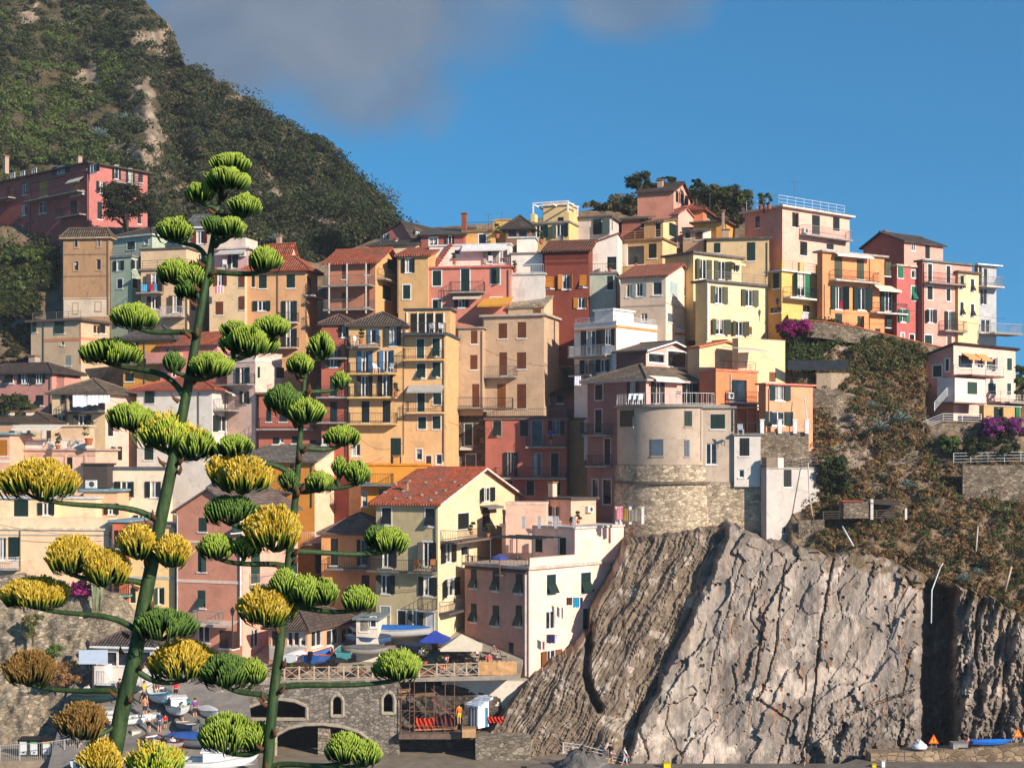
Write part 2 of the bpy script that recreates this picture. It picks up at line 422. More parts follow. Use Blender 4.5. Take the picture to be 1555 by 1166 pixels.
# bare rock patches on the right-hand slope
for poly, k in [([(1300, 600), (1420, 640), (1400, 700), (1300, 690)], 1.0), ([(1230, 640), (1290, 650), (1280, 760), (1225, 760)], 0.85), ([(1240, 520), (1300, 520), (1310, 560), (1245, 560)], 1.5), ([(1190, 600), (1300, 590), (1420, 640), (1400, 735), (1290, 740), (1190, 720)], 1.2)]:
    msk = inpoly(PX+(n2[..., 0]-0.5)*60, PY+(n1[..., 0]-0.5)*60, poly)[..., None]
    cc = np.where(msk, lincol((128, 112, 98))[0]*k*(0.6+0.7*n2), cc)
tag(np_mesh('hillside', V, grid_quads(nx, ny+len(ext)), vcol('hill_soil', 0.7, 1.2, bump=0.9, bdist=0.35), cc.reshape(-1, 3), True), kind='structure')

# ---------------------------------------------------------------- mountain behind
SK = [(-260, -330), (-60, -230), (100, -110), (175, -45), (212, -6), (235, 18), (256, 36), (262, 60), (268, 84), (285, 102), (318, 118), (345, 130), (375, 150), (400, 172), (440, 190), (470, 205), (500, 224), (520, 243), (538, 266), (562, 290), (584, 312), (600, 332), (650, 390), (800, 470)]
nx, ny = 300, 170
pxs = np.linspace(-240, 760, nx); ts = np.linspace(0, 1, ny); top = np.interp(pxs, *zip(*SK))
PX = np.repeat(pxs[None], ny, 0); PY = 480+(top[None]-480)*ts[:, None]
def mount_Y(px, py):
    y = np.interp(py, [-350, 0, 120, 250, 330, 480], [330, 268, 243, 218, 204, 188])
    y = y-np.clip((330-px)/330, 0, 1.3)*14                      # the near spur on the left
    y = y+(fbm(px/110, py/90, 4, 5)-0.5)*20+(fbm(px/30, py/26, 4, 6)-0.5)*6
    return y+8*np.exp(-((px-255-(py-150)*0.12)/26)**2)*(py < 330)-7*np.exp(-((px-225-(py-150)*0.1)/30)**2)
YY = mount_Y(PX, PY)
X = (PX-HX)*YY/F; Z = CZ+(HY-PY)*YY/F
for dy, dz in [(4, -0.3), (20, -6), (70, -40), (150, -120)]:
    X = np.vstack([X, X[ny-1:ny]]); YY = np.vstack([YY, YY[ny-1:ny]+dy]); Z = np.vstack([Z, Z[ny-1:ny]+dz])
    PX = np.vstack([PX, PX[-1:]]); PY = np.vstack([PY, PY[-1:]])
V = np.stack([X, YY, Z], -1).reshape(-1, 3)
ROCKS = [[(200, 52), (235, 45), (256, 40), (262, 70), (262, 98), (235, 80), (205, 70)],
         [(203, 120), (220, 116), (232, 150), (246, 180), (252, 205), (246, 236), (228, 232), (216, 190), (200, 165)],
         [(158, 214), (196, 208), (236, 240), (262, 262), (240, 262), (176, 240)],
         [(395, 262), (425, 258), (440, 285), (425, 312), (405, 305)], [(330, 145), (370, 142), (372, 158), (335, 155)],
         [(470, 225), (490, 235), (500, 262), (478, 250)], [(490, 330), (540, 320), (520, 350), (485, 352)], [(110, 100), (150, 105), (145, 135), (112, 130)],
         [(30, 22), (60, 15), (62, 35), (35, 40)], [(430, 180), (450, 188), (440, 200)], [(262, 285), (292, 285), (310, 320), (275, 330)]]
n1 = fbm(PX/45, PY/35, 5, 2)[..., None]; n2 = fbm(PX/8, PY/8, 4, 4)[..., None]
c1 = lincol((70, 66, 46), (98, 84, 64), (162, 142, 120), (112, 94, 76))
cc = c1[0]*(1-n1)+c1[1]*n1
rk = np.zeros(PX.shape, bool); wx = PX+(fbm(PX/14, PY/14, 3, 1)-0.5)*34; wy = PY+(fbm(PX/14, PY/14, 3, 2)-0.5)*34
for i, p in enumerate(ROCKS): rk |= inpoly(wx, wy, p)
cc = np.where(rk[..., None], c1[3]*(1-n1)+c1[2]*n2*1.15, cc)
tag(np_mesh('mountain', V, grid_quads(nx, ny+4), vcol('mountain_rock', 0.75, 0.5, bump=1.0, bdist=0.8), cc.reshape(-1, 3), True), kind='structure')

# scrub on the mountain: uncountable
N = 7600
px = rng.uniform(-120, 690, N); t_ = rng.random(N)**0.9
tp = np.interp(px, *zip(*SK)); py = 470+(tp-470)*t_
wx = px+(fbm(px/14, py/14, 3, 1)-0.5)*34; wy = py+(fbm(px/14, py/14, 3, 2)-0.5)*34
keep = np.ones(N, bool)
for p in ROCKS: keep &= ~inpoly(wx, wy, p) | (rng.random(N) < 0.24)
dry = fbm(px/28+9, py/30, 4, 7); keep &= (dry < 0.63) | (rng.random(N) < 0.45)
keep &= (py > -90)
px, py, dry = px[keep], py[keep], dry[keep]
Ym = mount_Y(px, py); rad = rng.uniform(0.55, 1.4, len(px))*(1+1.15*(rng.random(len(px)) < 0.16))
C3 = np.stack([(px-HX)*Ym/F, Ym-0.3, CZ+(HY-py)*Ym/F+rad*0.25], 1)
pal = lincol((62, 70, 46), (72, 78, 50), (80, 86, 52), (100, 90, 66), (90, 102, 52), (56, 63, 45))
k = fbm(px/60+3, py/60, 3, 3)
ci = np.where(k > 0.56, 4, np.where(rng.random(len(px)) < 0.3, 1, np.where(rng.random(len(px)) < 0.4, 2, 0)))
ci = np.where((px > 230) & (rng.random(len(px)) < 0.22), 3, ci); ci = np.where((ci == 4) & (px > 190), 1, ci); ci = np.where(rng.random(len(px)) < 0.2, 5, ci)
V, Q, c = leaf_cloud(C3, rad, pal[ci]*rng.uniform(0.7, 1.25, (len(px), 1)), 72, 0.2, 0.75, 0.3)
LEAF = vcol('foliage', 0.0, 1.0, 0.75, bump=0, trans=0.34)
tag(np_mesh('mountain_scrub', V, Q, LEAF, c), kind='stuff')

# ---------------------------------------------------------------- sea cliff
CT = [(720, 1150), (748, 1108), (770, 1078), (800, 1036), (835, 1012), (862, 1000), (893, 962), (900, 928), (922, 893), (946, 852), (950, 828), (1000, 818), (1060, 806), (1112, 800), (1140, 812), (1165, 824), (1230, 834), (1260, 845), (1290, 842), (1345, 845), (1372, 862), (1420, 880), (1440, 888), (1500, 905), (1556, 938), (1660, 975)]
nx, ny = 470, 190
pxs = np.linspace(722, 1655, nx); ts = np.linspace(0, 1, ny); top = np.interp(pxs, *zip(*CT))
top = top+(fbm(pxs/7, pxs*0, 3, 2)-0.5)*10
PX = np.repeat(pxs[None], ny, 0); PY = 1205+(top[None]-1205)*ts[:, None]
Yc = 117+(1166-PY)*0.0225
# bedding: left part is thin leaves dipping to the left, right part broad slabs
bx = PX-(1115-(PY-805)*0.465)+(fbm(PX/30, PY/30, 4, 2)-0.5)*15+(fbm(PX/7, PY/7, 3, 3)-0.5)*5                         # distance right of the great slab's edge
left = np.clip(-bx/10, 0, 1); left = left*(1-np.clip((PX-1100)/8, 0, 1))
ang = R(62); su = PX*math.sin(ang)+PY*math.cos(ang); sv = -PX*math.cos(ang)+PY*math.sin(ang)
warp = (fbm(PX/60, PY/60, 3, 1)-0.5)*30
lam = fbm((su+warp)/3.4, sv/60, 4, 2, 0.6); lam2 = fbm((su+warp)/20.0, sv/150, 3, 4)
st = ((su+warp*1.5)/15.0); stp = st-np.floor(st)
st2 = (su+warp*0.7)/5.5; st2 = st2-np.floor(st2)
YL = (lam-0.5)*0.65+(lam2-0.5)*1.7+stp*0.22+st2*0.10+(fbm(PX/5, PY/5, 4, 5)-0.5)*0.45
# slabs: vertical plates with their own setback
seeds = np.stack([rng.uniform(980, 1700, 120), rng.uniform(780, 1220, 120)], 1)
ux = PX+(fbm(PX/25, PY/25, 3, 6)-0.5)*22+(PY-1000)*0.42; uy = PY+(fbm(PX/25, PY/25, 3, 7)-0.5)*40
best = np.full(PX.shape, 1e9); sec = best.copy(); idx = np.zeros(PX.shape, int)
for i, (a, b) in enumerate(seeds):
    d = np.hypot((ux-a)/1.0, (uy-b)/2.6); nb = d < best
    sec = np.where(nb, best, np.minimum(sec, d)); idx = np.where(nb, i, idx); best = np.where(nb, d, best)
off = rng.uniform(-0.5, 0.5, 120); tx = rng.uniform(-0.016, 0.016, 120)
edge = np.clip(1-(sec-best)/1.2, 0, 1)
low = np.clip((PY-1040)/60, 0, 1)*np.clip((PX-1180)/60, 0, 1)
far = np.clip((PX-1425)/15, 0, 1)
YR = off[idx]*0.55+tx[idx]*0.6*(ux-seeds[idx, 0])+edge*0.03+(fbm(PX/90, PY/150, 3, 3)-0.5)*1.4+(fbm(PX/6, PY/9, 5, 5, 0.6)-0.5)*(0.12+0.8*low+1.2*far)
YR = YR+far*((fbm((PX+PY*0.25)/14, PY/70, 4, 2)-0.5)*4.0)
seeds2 = np.stack([rng.uniform(960, 1720, 420), rng.uniform(780, 1220, 420)], 1); b2 = np.full(PX.shape, 1e9); i2 = np.zeros(PX.shape, int); u2 = ux+(fbm(PX/6, PY/6, 3, 1)-0.5)*8
for i, (a, b) in enumerate(seeds2):
    d = np.hypot(u2-a, (uy-b)/2.2); nb = d < b2; i2 = np.where(nb, i, i2); b2 = np.where(nb, d, b2)
o2 = rng.uniform(-0.07, 0.07, 420); t2 = rng.uniform(-0.012, 0.012, 420); t3 = rng.uniform(-0.008, 0.008, 420)
YR = YR+(o2[i2]+t2[i2]*(u2-seeds2[i2, 0])+t3[i2]*(uy-seeds2[i2, 1]))*(1+1.2*np.maximum(low, far))
D = YL*left+YR*(1-left)+left*1.5*np.clip(1.2-np.abs(bx)/260, 0.3, 1.2)-left*1.2*np.clip((1000-PX)/80, 0, 1)*np.clip((PY-980)/60, 0, 1)
def crack(line, wd, dep):
    global D
    jx = PX+(fbm(PX/9, PY/9, 3, 4)-0.5)*5; jy = PY
    d = segdist(jx, jy, line); ww = wd if wd > 6 else wd*(0.22+0.75*fbm(PX/18+dep*7, PY/18, 3, 2))
    D = D+dep*(1 if wd > 6 else 0.26)*np.exp(-(d/ww)**4)
crack([(1154, 868), (1151, 886), (1139, 940), (1157, 965), (1151, 1002), (1146, 1035)], 2.2, 1.3)
crack([(1192, 850), (1190, 870), (1181, 942), (1176, 988), (1165, 1030), (1150, 1062)], 2.6, 1.6)
crack([(1266, 850), (1257, 889), (1246, 950), (1239, 1028), (1232, 1086), (1215, 1160)], 3.4, 2.2)
crack([(1128, 850), (1112, 900), (1104, 930), (1085, 990), (1075, 1050)], 1.8, 1.0)
crack([(1145, 890), (1128, 940)], 2.4, 1.0)
crack([(1112, 1012), (1118, 1050)], 3.0, 1.2)
crack([(1274, 870), (1271, 890), (1279, 940)], 1.5, 0.9)
crack([(1427, 900), (1424, 960), (1422, 1040), (1426, 1150)], 23, 9)
crack([(1452, 900), (1440, 980)], 5, 2.0)
crack([(1485, 905), (1482, 991), (1489, 1080)], 4.2, 3.0)
crack([(1498, 950), (1494, 990)], 2.4, 1.6)
crack([(1530, 950), (1526, 1000), (1522, 1060)], 3.2, 1.8)
crack([(1278, 1088), (1343, 1063), (1403, 1042)], 2.6, 1.6)
crack([(897, 950), (890, 1013), (894, 1045), (909, 1076)], 6.1, 2.2)
crack([(975, 1060), (968, 1100), (985, 1150)], 3, 1.2)
crack([(1018, 1050), (1010, 1100), (1035, 1150), (1030, 1170)], 2.0, 0.9)
crack([(1150, 1062), (1200, 1095), (1180, 1160)], 2.6, 1.4)
crack([(1340, 1000), (1352, 960), (1345, 920)], 1.8, 0.6)
D = D-1.3*np.exp(-(segdist(PX, PY, [(930, 1120), (915, 1160)])/14)**2)-1.0*np.exp(-(segdist(PX, PY, [(1330, 1130), (1260, 1150)])/22)**2)
YY = Yc+D
X = (PX-HX)*YY/F; Z = CZ+(HY-PY)*YY/F
n1 = fbm(PX/50, PY/60, 5, 2)[..., None]; n2 = fbm(PX/6, PY/9, 4, 4)[..., None]; nl = lam[..., None]
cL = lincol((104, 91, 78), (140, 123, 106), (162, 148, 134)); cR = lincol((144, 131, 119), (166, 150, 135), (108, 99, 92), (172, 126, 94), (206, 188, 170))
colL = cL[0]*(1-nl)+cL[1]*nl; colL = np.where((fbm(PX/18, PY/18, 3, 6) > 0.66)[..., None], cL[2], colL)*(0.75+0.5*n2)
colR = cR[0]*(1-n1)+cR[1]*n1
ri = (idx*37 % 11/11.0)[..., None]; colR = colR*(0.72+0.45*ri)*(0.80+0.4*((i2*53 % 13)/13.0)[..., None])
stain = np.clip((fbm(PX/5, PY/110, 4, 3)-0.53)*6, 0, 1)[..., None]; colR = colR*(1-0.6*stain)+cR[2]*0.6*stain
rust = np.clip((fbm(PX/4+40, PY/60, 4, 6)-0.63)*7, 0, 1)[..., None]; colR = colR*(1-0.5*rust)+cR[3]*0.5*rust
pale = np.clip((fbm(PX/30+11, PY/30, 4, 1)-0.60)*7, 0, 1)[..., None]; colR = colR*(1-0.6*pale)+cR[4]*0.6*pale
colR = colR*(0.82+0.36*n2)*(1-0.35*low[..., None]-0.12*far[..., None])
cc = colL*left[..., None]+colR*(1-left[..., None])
for i in range(70):                                   # drilled anchor holes with rust runs below them
    hx, hy = rng.uniform(1040, 1400), rng.uniform(850, 1090)
    r_ = np.hypot(PX-hx, PY-hy) < 2.0; cc = np.where(r_[..., None], 0.03, cc); YY = np.where(r_, YY+0.25, YY)
    ru = (np.abs(PX-hx) < 1.3) & (PY > hy) & (PY < hy+rng.uniform(4, 20))
    if i % 3 == 0: cc = np.where(ru[..., None], lincol((136, 96, 70))[0], cc)
gr = np.clip((PY-(top[None]+16+20*fbm(PX/12, PY/12, 3, 2)))*-0.25, 0, 1)[..., None]
gr = gr*np.clip((fbm(PX/9, PY/9, 4, 6)-0.40)*7, 0, 1)[..., None]*np.clip((PX-930)/20, 0, 1)[..., None]*(0.25+0.75*np.clip((PX-1200)/60, 0, 1))[..., None]
cc = cc*(1-gr*0.8)+lincol((104, 84, 56))[0]*gr*0.8
for dy in (1.0, 3.0, 9.0):
    X = np.vstack([X, X[ny-1:ny]]); YY = np.vstack([YY, YY[ny-1:ny]+dy]); Z = np.vstack([Z, Z[ny-1:ny]+dy*0.12]); cc = np.vstack([cc, cc[ny-1:ny]])
V = np.stack([X, YY, Z], -1).reshape(-1, 3)
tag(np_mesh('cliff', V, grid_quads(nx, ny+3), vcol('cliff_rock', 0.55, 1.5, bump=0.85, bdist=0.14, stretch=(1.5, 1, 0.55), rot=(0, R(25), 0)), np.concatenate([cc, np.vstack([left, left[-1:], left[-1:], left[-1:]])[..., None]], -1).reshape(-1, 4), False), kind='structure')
def cliff_pt(px, py):
    return at(px, py, 117+(1166-py)*0.0225)

# dry scrub and grass on the right-hand slope and cliff edge
def slope_scrub(name, n, poly, rads, cols, leaves, size, dens=None, flat=0.8, yo=-0.25):
    x0 = min(p[0] for p in poly); x1 = max(p[0] for p in poly); y0 = min(p[1] for p in poly); y1 = max(p[1] for p in poly)
    px = rng.uniform(x0, x1, n); py = rng.uniform(y0, y1, n); k = inpoly(px, py, poly)
    if dens is not None: k &= fbm(px/22+dens, py/18, 4, 3) > 0.42
    px, py = px[k], py[k]; Yh = hill_Y(px, py)
    b = np.clip((px-1180)/40, 0, 1)
    Yh = Yh+(fbm(px/26, py/20, 5, 1)-0.5)*(1.2+1.0*b)+b*(np.abs(fbm(px/60+py/90, py/70, 4, 3)-0.5)*-2.4+1.1)
    rad = rng.uniform(*rads, len(px))
    C3 = np.stack([(px-HX)*Yh/F, Yh+yo, CZ+(HY-py)*Yh/F+rad*0.3], 1)
    pc = lincol(*cols)[rng.integers(0, len(cols), len(px))]*rng.uniform(0.7, 1.25, (len(px), 1))
    V, Q, c = leaf_cloud(C3, rad, pc, leaves, size, flat, 0.35)
    return tag(np_mesh(name, V, Q, LEAF, c), kind='stuff')
SLOPE = [(1190, 492), (1238, 492), (1420, 534), (1415, 560), (1405, 640), (1420, 700), (1560, 690), (1640, 700), (1640, 975), (1556, 942), (1440, 890), (1372, 864), (1345, 848), (1230, 838), (1222, 800), (1240, 700), (1215, 650), (1200, 560)]
slope_scrub('dry_scrub', 11000, SLOPE, (0.14, 0.4), [(140, 112, 76), (150, 118, 76), (112, 98, 64), (164, 126, 82), (96, 94, 60), (128, 94, 64)], 36, 0.085, 3.0)
slope_scrub('dry_grass', 5200, SLOPE, (0.1, 0.24), [(176, 146, 100), (150, 128, 92), (132, 112, 84), (160, 124, 84)], 16, 0.06, None, 1.1)
slope_scrub('green_scrub', 900, SLOPE, (0.3, 0.95), [(84, 92, 52), (92, 100, 56), (76, 80, 48)], 50, 0.11, 6.0)
slope_scrub('bank_scrub', 420, [(1190, 492), (1245, 492), (1300, 500), (1296, 520), (1255, 530), (1245, 568), (1192, 566)], (0.3, 0.8), [(70, 84, 46), (86, 98, 52), (62, 72, 42)], 60, 0.13)
slope_scrub('ledge_scrub', 300, [(1280, 505), (1420, 536), (1410, 560), (1350, 570), (1300, 560)], (0.3, 0.8), [(92, 92, 54), (116, 102, 64), (78, 84, 50)], 60, 0.13)
slope_scrub('terrace_vines', 900, [(-40, 380), (92, 380), (92, 440), (60, 440), (60, 480), (-40, 480)], (0.3, 0.9), [(52, 62, 32), (66, 74, 38), (44, 52, 30), (86, 88, 44)], 60, 0.17)
slope_scrub('terrace_weeds', 420, [(-40, 480), (60, 480), (92, 500), (45, 560), (-40, 560)], (0.2, 0.5), [(72, 68, 44), (84, 78, 48), (54, 56, 34)], 40, 0.13, 2.0)
slope_scrub('hilltop_scrub', 320, [(880, 318), (965, 300), (1060, 296), (1140, 316), (1150, 345), (1060, 335), (940, 325)], (0.4, 1.0), [(60, 62, 36), (80, 76, 44), (48, 56, 32), (104, 90, 62)], 70, 0.2)
# ---------------------------------------------------------------- houses
SH = dict(G=(22, 50, 44), g=(20, 120, 80), B=(112, 62, 38), b=(70, 112, 150), y=(104, 116, 128), O=(196, 122, 34), R=(112, 34, 30), L=(82, 84, 58),
          K=(30, 36, 34), S=(150, 160, 150), M=(140, 84, 40), T=(70, 48, 36), P=(196, 214, 210), W=(215, 210, 202), N=(44, 72, 60), Y=(206, 150, 62))
WHITE = (222, 216, 206)
class House:
    def __init__(h, label, xl, xc, xr, yt, yb, a, col, Y=None, colB=None, ext=6.0, roof='flat', rc=(92, 80, 70), rk='brick', rh=1.6, oh=0.35, rt=0.2, rp=0.5,
                 LA=None, LB=None, sh='G', trim=None, name='house', cat='house', wear=0.5, mat=None, matB=None, group=None, wn=None):
        h.a = R(a); Y = Y or Yb(yb); h.Y = Y
        c = at(xc, yb, Y); h.zb = c.z-ext; h.H = at(xc, yt, Y).z-h.zb
        h.o = Vector((c.x, c.y, h.zb)); h.rot = Matrix.Rotation(-h.a, 3, 'Z'); h.inv = h.rot.transposed()
        sa, ca = math.sin(h.a), math.cos(h.a)
        kl = (xl-HX)/F; kr = (xr-HX)/F
        h.LA = LA or ((c.x-kl*c.y)/(ca+kl*sa) if xl != xc else 7.0)
        if LB: h.LB = LB
        else:
            d = sa-kr*ca
            h.LB = (kr*c.y-c.x)/d if (xr > xc+1 and d > 0.03) else 8.0
        h.LA = min(max(h.LA, 0.5), 40); h.LB = min(max(h.LB, 0.5), 24)
        h.root = thing(name, label, cat, h.o, -h.a, group)
        h.col = mat or plaster(col, wear); h.colB = matB or (plaster(colB, wear) if colB else None)  # where colB is given it is mostly the wall paint lightened for sun
        h.roof, h.rc, h.rk, h.rh, h.oh, h.rt, h.rp = roof, rc, rk, rh, oh, rt, rp
        h.sh, h.trim = sh, trim; h.holes = {'A': [], 'B': []}; h.extra = []; h.done = False; h.roofo = None
    FM = {'A': Matrix(((1, 0, 0, 0), (0, -1, 0, 0), (0, 0, 1, 0), (0, 0, 0, 1))), 'B': Matrix(((0, 1, 0, 0), (1, 0, 0, 0), (0, 0, 1, 0), (0, 0, 0, 1)))}
    def pt(h, f, px, py, w=0.0):
        o = h.inv @ (Vector((0, 0, CZ))-h.o); d = h.inv @ Vector(((px-HX)/F, 1, (HY-py)/F))
        if f == 'A': t = (-w-o.y)/d.y; q = o+d*t; return q.x, q.z
        t = (w-o.x)/d.x; q = o+d*t; return q.y, q.z
    def rect(h, f, x0, y0, x1, y1, w=0.0):
        ym, xm = (y0+y1)/2, (x0+x1)/2
        u0 = h.pt(f, x0, ym, w)[0]; u1 = h.pt(f, x1, ym, w)[0]; v0 = h.pt(f, xm, y1, w)[1]; v1 = h.pt(f, xm, y0, w)[1]
        return u0, u1, v0, v1
    def world(h, f, px, py, w):
        u, v = h.pt(f, px, py, w)
        return h.o+h.rot @ (Vector((u, -w, v)) if f == 'A' else Vector((w, u, v)))
    def uvw(h, f, u, v, w): return h.o+h.rot @ (Vector((u, -w, v)) if f == 'A' else Vector((w, u, v)))
    def wins(h, f, s):
        for it in s.split(';'):
            p = it.split()
            if not p: continue
            k = p[0]; x0, y0, x1, y1 = map(float, p[1:5]); h.win(f, k, x0, y0, x1, y1, p[5] if len(p) > 5 else None)
        return h
    def A(h, s): return h.wins('A', s)
    def B(h, s): return h.wins('B', s)
    def win(h, f, k, x0, y0, x1, y1, code=None):
        M = h.FM[f]; u0, u1, v0, v1 = h.rect(f, x0, y0, x1, y1)
        if u1-u0 < 0.15 or v1-v0 < 0.15: return
        sm = slats(SH[code or h.sh]); L = h.LA if f == 'A' else h.LB
        lo, hi = (-h.LA, 0) if f == 'A' else (0, h.LB)
        if k == 'o':
            q = (u1-u0)*0.27; a0, a1 = u0+q, u1-q
        else: a0, a1 = u0, u1
        inhole = v1 < h.H-0.05 and v0 > 0 and a0 > lo+0.03 and a1 < hi-0.03
        dz = 0.0
        if inhole: h.holes[f].append((a0, a1, v0, v1))
        else: dz = 0.15
        frame = MB(M); fc = paint(h.trim or WHITE, 0.6)
        fr = 0.07
        tr = h.trim is not None
        if tr:
            b = 0.11
            frame.box(a0-b, a0, -0.02, 0.03, v0-b, v1+b); frame.box(a1, a1+b, -0.02, 0.03, v0-b, v1+b)
            frame.box(a0, a1, -0.02, 0.03, v1, v1+b)
        frame.box(a0-0.1, a1+0.1, -0.02, 0.07, v0-0.13, v0-0.005)        # sill
        g0 = -0.14+dz; g1 = -0.07+dz
        if k in 'opgt':
            frame.box(a0+0.002, a0+fr, g0, g1, v0+0.002, v1-0.002); frame.box(a1-fr, a1-0.002, g0, g1, v0+0.002, v1-0.002)
            frame.box(a0+fr, a1-fr, g0, g1, v1-fr, v1-0.002); frame.box(a0+fr, a1-fr, g0, g1, v0+0.002, v0+fr)
            if k != 'g' and a1-a0 > 0.6: m = (a0+a1)/2; frame.box(m-0.05, m+0.05, g0, g1-0.002, v0+fr, v1-fr)
        isdoor = (k == 'd')
        wo = frame.obj('door' if isdoor else 'window', fc, h.root)
        if k in 'opgtk':
            pb = MB(M); e = 0.0; gw = -0.145+dz if k != 'k' else -0.15+dz
            pb.box(a0, a1, gw-0.02, gw, v0, v1); pb.obj('pane', glass(), wo)  # kind k: dark glass sheet stands in for the shade inside an opening
            if k in 'opg' and random.random() < 0.45 and a1-a0 > 0.35:
                cb = MB(M); cs = random.choice((0.25, 0.4, 0.9)); ch_ = random.choice((0, 0.5, 0.3)); cb.box(a0+0.08, a0+0.08+(a1-a0-0.16)*cs, gw+0.002, gw+0.012, v0+(v1-v0)*ch_+0.08, v1-0.08); cb.obj('curtain', paint(random.choice(((176, 172, 164), (150, 146, 140), (186, 176, 160))), 0.9, 0.3), wo)
        def leaf(c0, c1, d0, d1, z0=v0, z1=v1, nm='shutter'):
            b = MB(M); b.box(c0, c1, d0, d1, z0, z1); b.obj(nm, sm, wo)
        if k == 'o':
            for hx, q0, q1, sg in ((a0-0.01, -(a0-0.01-u0), 0, -1), (a1+0.01, 0, u1-a1-0.01, 1)):
                th = R(random.uniform(0, 8) if random.random() < 0.6 else random.uniform(12, 55))*sg
                b = MB(M @ Matrix.Translation((hx, 0.035, 0)) @ Matrix.Rotation(th, 4, 'Z')); b.box(q0, q1, 0, 0.05, v0, v1); b.obj('shutter', sm, wo)
        elif k in 'cd':
            d0, d1 = (-0.08+dz, -0.02+dz)
            nm = 'door_leaf' if isdoor else 'shutter'
            if a1-a0 > 0.85:
                m = (a0+a1)/2; aj = random.random() if not isdoor else 1
                leaf(a0+0.01, m-0.012, d0, d1, nm=nm)
                if aj < 0.22:
                    b = MB(M @ Matrix.Translation((a1-0.01, d1, 0)) @ Matrix.Rotation(-R(random.uniform(15, 60)), 4, 'Z')); b.box(-(a1-0.01-m-0.012), 0, -0.05, 0.0, v0, v1); b.obj(nm, sm, wo)
                else: leaf(m+0.012, a1-0.01, d0, d1, nm=nm)
            else: leaf(a0+0.01, a1-0.01, d0, d1, nm=nm)
            if inhole:
                pass
        elif k == 't':
            vm = v0+(v1-v0)*0.52
            leaf(a0+0.01, a1-0.01, -0.05+dz, 0.0+dz, vm, v1)
            b = MB(M); hgt = vm-v0; oz = 0.5*hgt
            b.add([(a0+0.01, dz, vm), (a1-0.01, dz, vm), (a1-0.01, dz+oz, v0+0.12*hgt), (a0+0.01, dz+oz, v0+0.12*hgt),
                   (a0+0.01, dz+0.05, vm), (a1-0.01, dz+0.05, vm), (a1-0.01, dz+oz+0.05, v0+0.14*hgt), (a0+0.01, dz+oz+0.05, v0+0.14*hgt)],
                  [(0, 1, 2, 3), (7, 6, 5, 4), (0, 4, 5, 1), (1, 5, 6, 2), (2, 6, 7, 3), (3, 7, 4, 0)])
            b.obj('shutter_flap', sm, wo)
    def bal(h, f, x0, x1, y, d=1.0, solid=None, rh=1.0, rc=(40, 40, 42), sc_=None, th=0.16, bars=0.16):
        M = h.FM[f]; u0, v = h.pt(f, x0, y); u1 = h.pt(f, x1, y)[0]
        v = h.pt(f, (x0+x1)/2, y)[1]
        b = MB(M); b.box(u0, u1, 0.004, d, v-th, v)
        bo = b.obj('balcony', paint(sc_ or (150, 140, 128), 0.9, 0.3), h.root)
        r = MB(M)
        if solid:
            r.box(u0+0.02, u1-0.02, d-0.1, d-0.02, v, v+rh); r.box(u0+0.02, u0+0.1, 0.005, d-0.1, v, v+rh); r.box(u1-0.1, u1-0.02, 0.005, d-0.1, v, v+rh)
            r.obj('parapet', plaster(solid), bo)
        else:
            e = 0.04
            railing(r, [(u0+e, 0.02), (u0+e, d-e), (u1-e, d-e), (u1-e, 0.02)], v, rh, bars)
            r.obj('railing', paint(rc, 0.5), bo)
        return h
    def awn(h, f, x0, x1, y0, y1, c, d=1.1):
        M = h.FM[f]; u0 = h.pt(f, x0, y0)[0]; u1 = h.pt(f, x1, y0)[0]; xm = (x0+x1)/2
        v0 = h.pt(f, xm, y0)[1]; v1 = h.pt(f, xm, y1, d)[1]
        b = MB(M); b.slab([(u0, 0.01, v0), (u1, 0.01, v0), (u1, d, v1), (u0, d, v1)], (0, 0, 0.03))
        b.box(u0, u1, d, d+0.02, v1-0.16, v1+0.03)
        b.obj('awning', paint(c, 0.85, 0.15), h.root); return h
    def pipe(h, f, px, y0, y1, c=(96, 84, 76), r=0.055):
        u, v0 = h.pt(f, px, y0); v1 = h.pt(f, px, y1)[1]
        M = h.FM[f]; b = MB(M); b.tube([(u, 0.08, v0), (u, 0.08, v1)], r, 6); b.obj('drainpipe', paint(c), h.root); return h
    def ac(h, f, px, py, s=0.8):
        u, v = h.pt(f, px, py); M = h.FM[f]; b = MB(M)
        b.box(u-s*0.5, u+s*0.5, 0.03, 0.35, v-s*0.36, v+s*0.36); b.cur = 1
        k = 12; c = (u+s*0.1, v)
        b.add([(c[0]+s*0.26*math.cos(2*math.pi*i/k), 0.353, c[1]+s*0.26*math.sin(2*math.pi*i/k)) for i in range(k)], [tuple(range(k))])
        b.obj('air_conditioner', [paint((210, 206, 198)), paint((70, 70, 70))], h.root); return h
    def dish(h, f, px, py, r=0.4):
        u, v = h.pt(f, px, py); M = h.FM[f] @ Matrix.Translation((u, 0.45, v)) @ Matrix.Rotation(R(-75), 4, 'X')
        b = MB(M); b.lathe([(0.02, 0.0), (r*0.6, 0.05), (r, 0.15), (r*0.97, 0.17), (r*0.5, 0.07), (0.02, 0.03)], 14)
        b.bar((0, 0, 0), (0, -0.3, -0.35), 0.03); b.obj('satellite_dish', paint((120, 118, 114)), h.root); return h
    def band(h, f, y, c, hgt=0.25, x0=None, x1=None, w=0.05):
        M = h.FM[f]; lo, hi = (-h.LA, 0) if f == 'A' else (0, h.LB)
        if x0 is not None: lo = h.pt(f, x0, y)[0]
        if x1 is not None: hi = h.pt(f, x1, y)[0]
        xm = None; P0 = h.uvw(f, (lo+hi)/2, 0, 0); px = HX+P0.x/P0.y*F; v = h.pt(f, px, y)[1]
        b = MB(M); b.box(lo, hi, -0.02, w, v-hgt/2, v+hgt/2); b.obj('cornice', plaster(c), h.root); return h
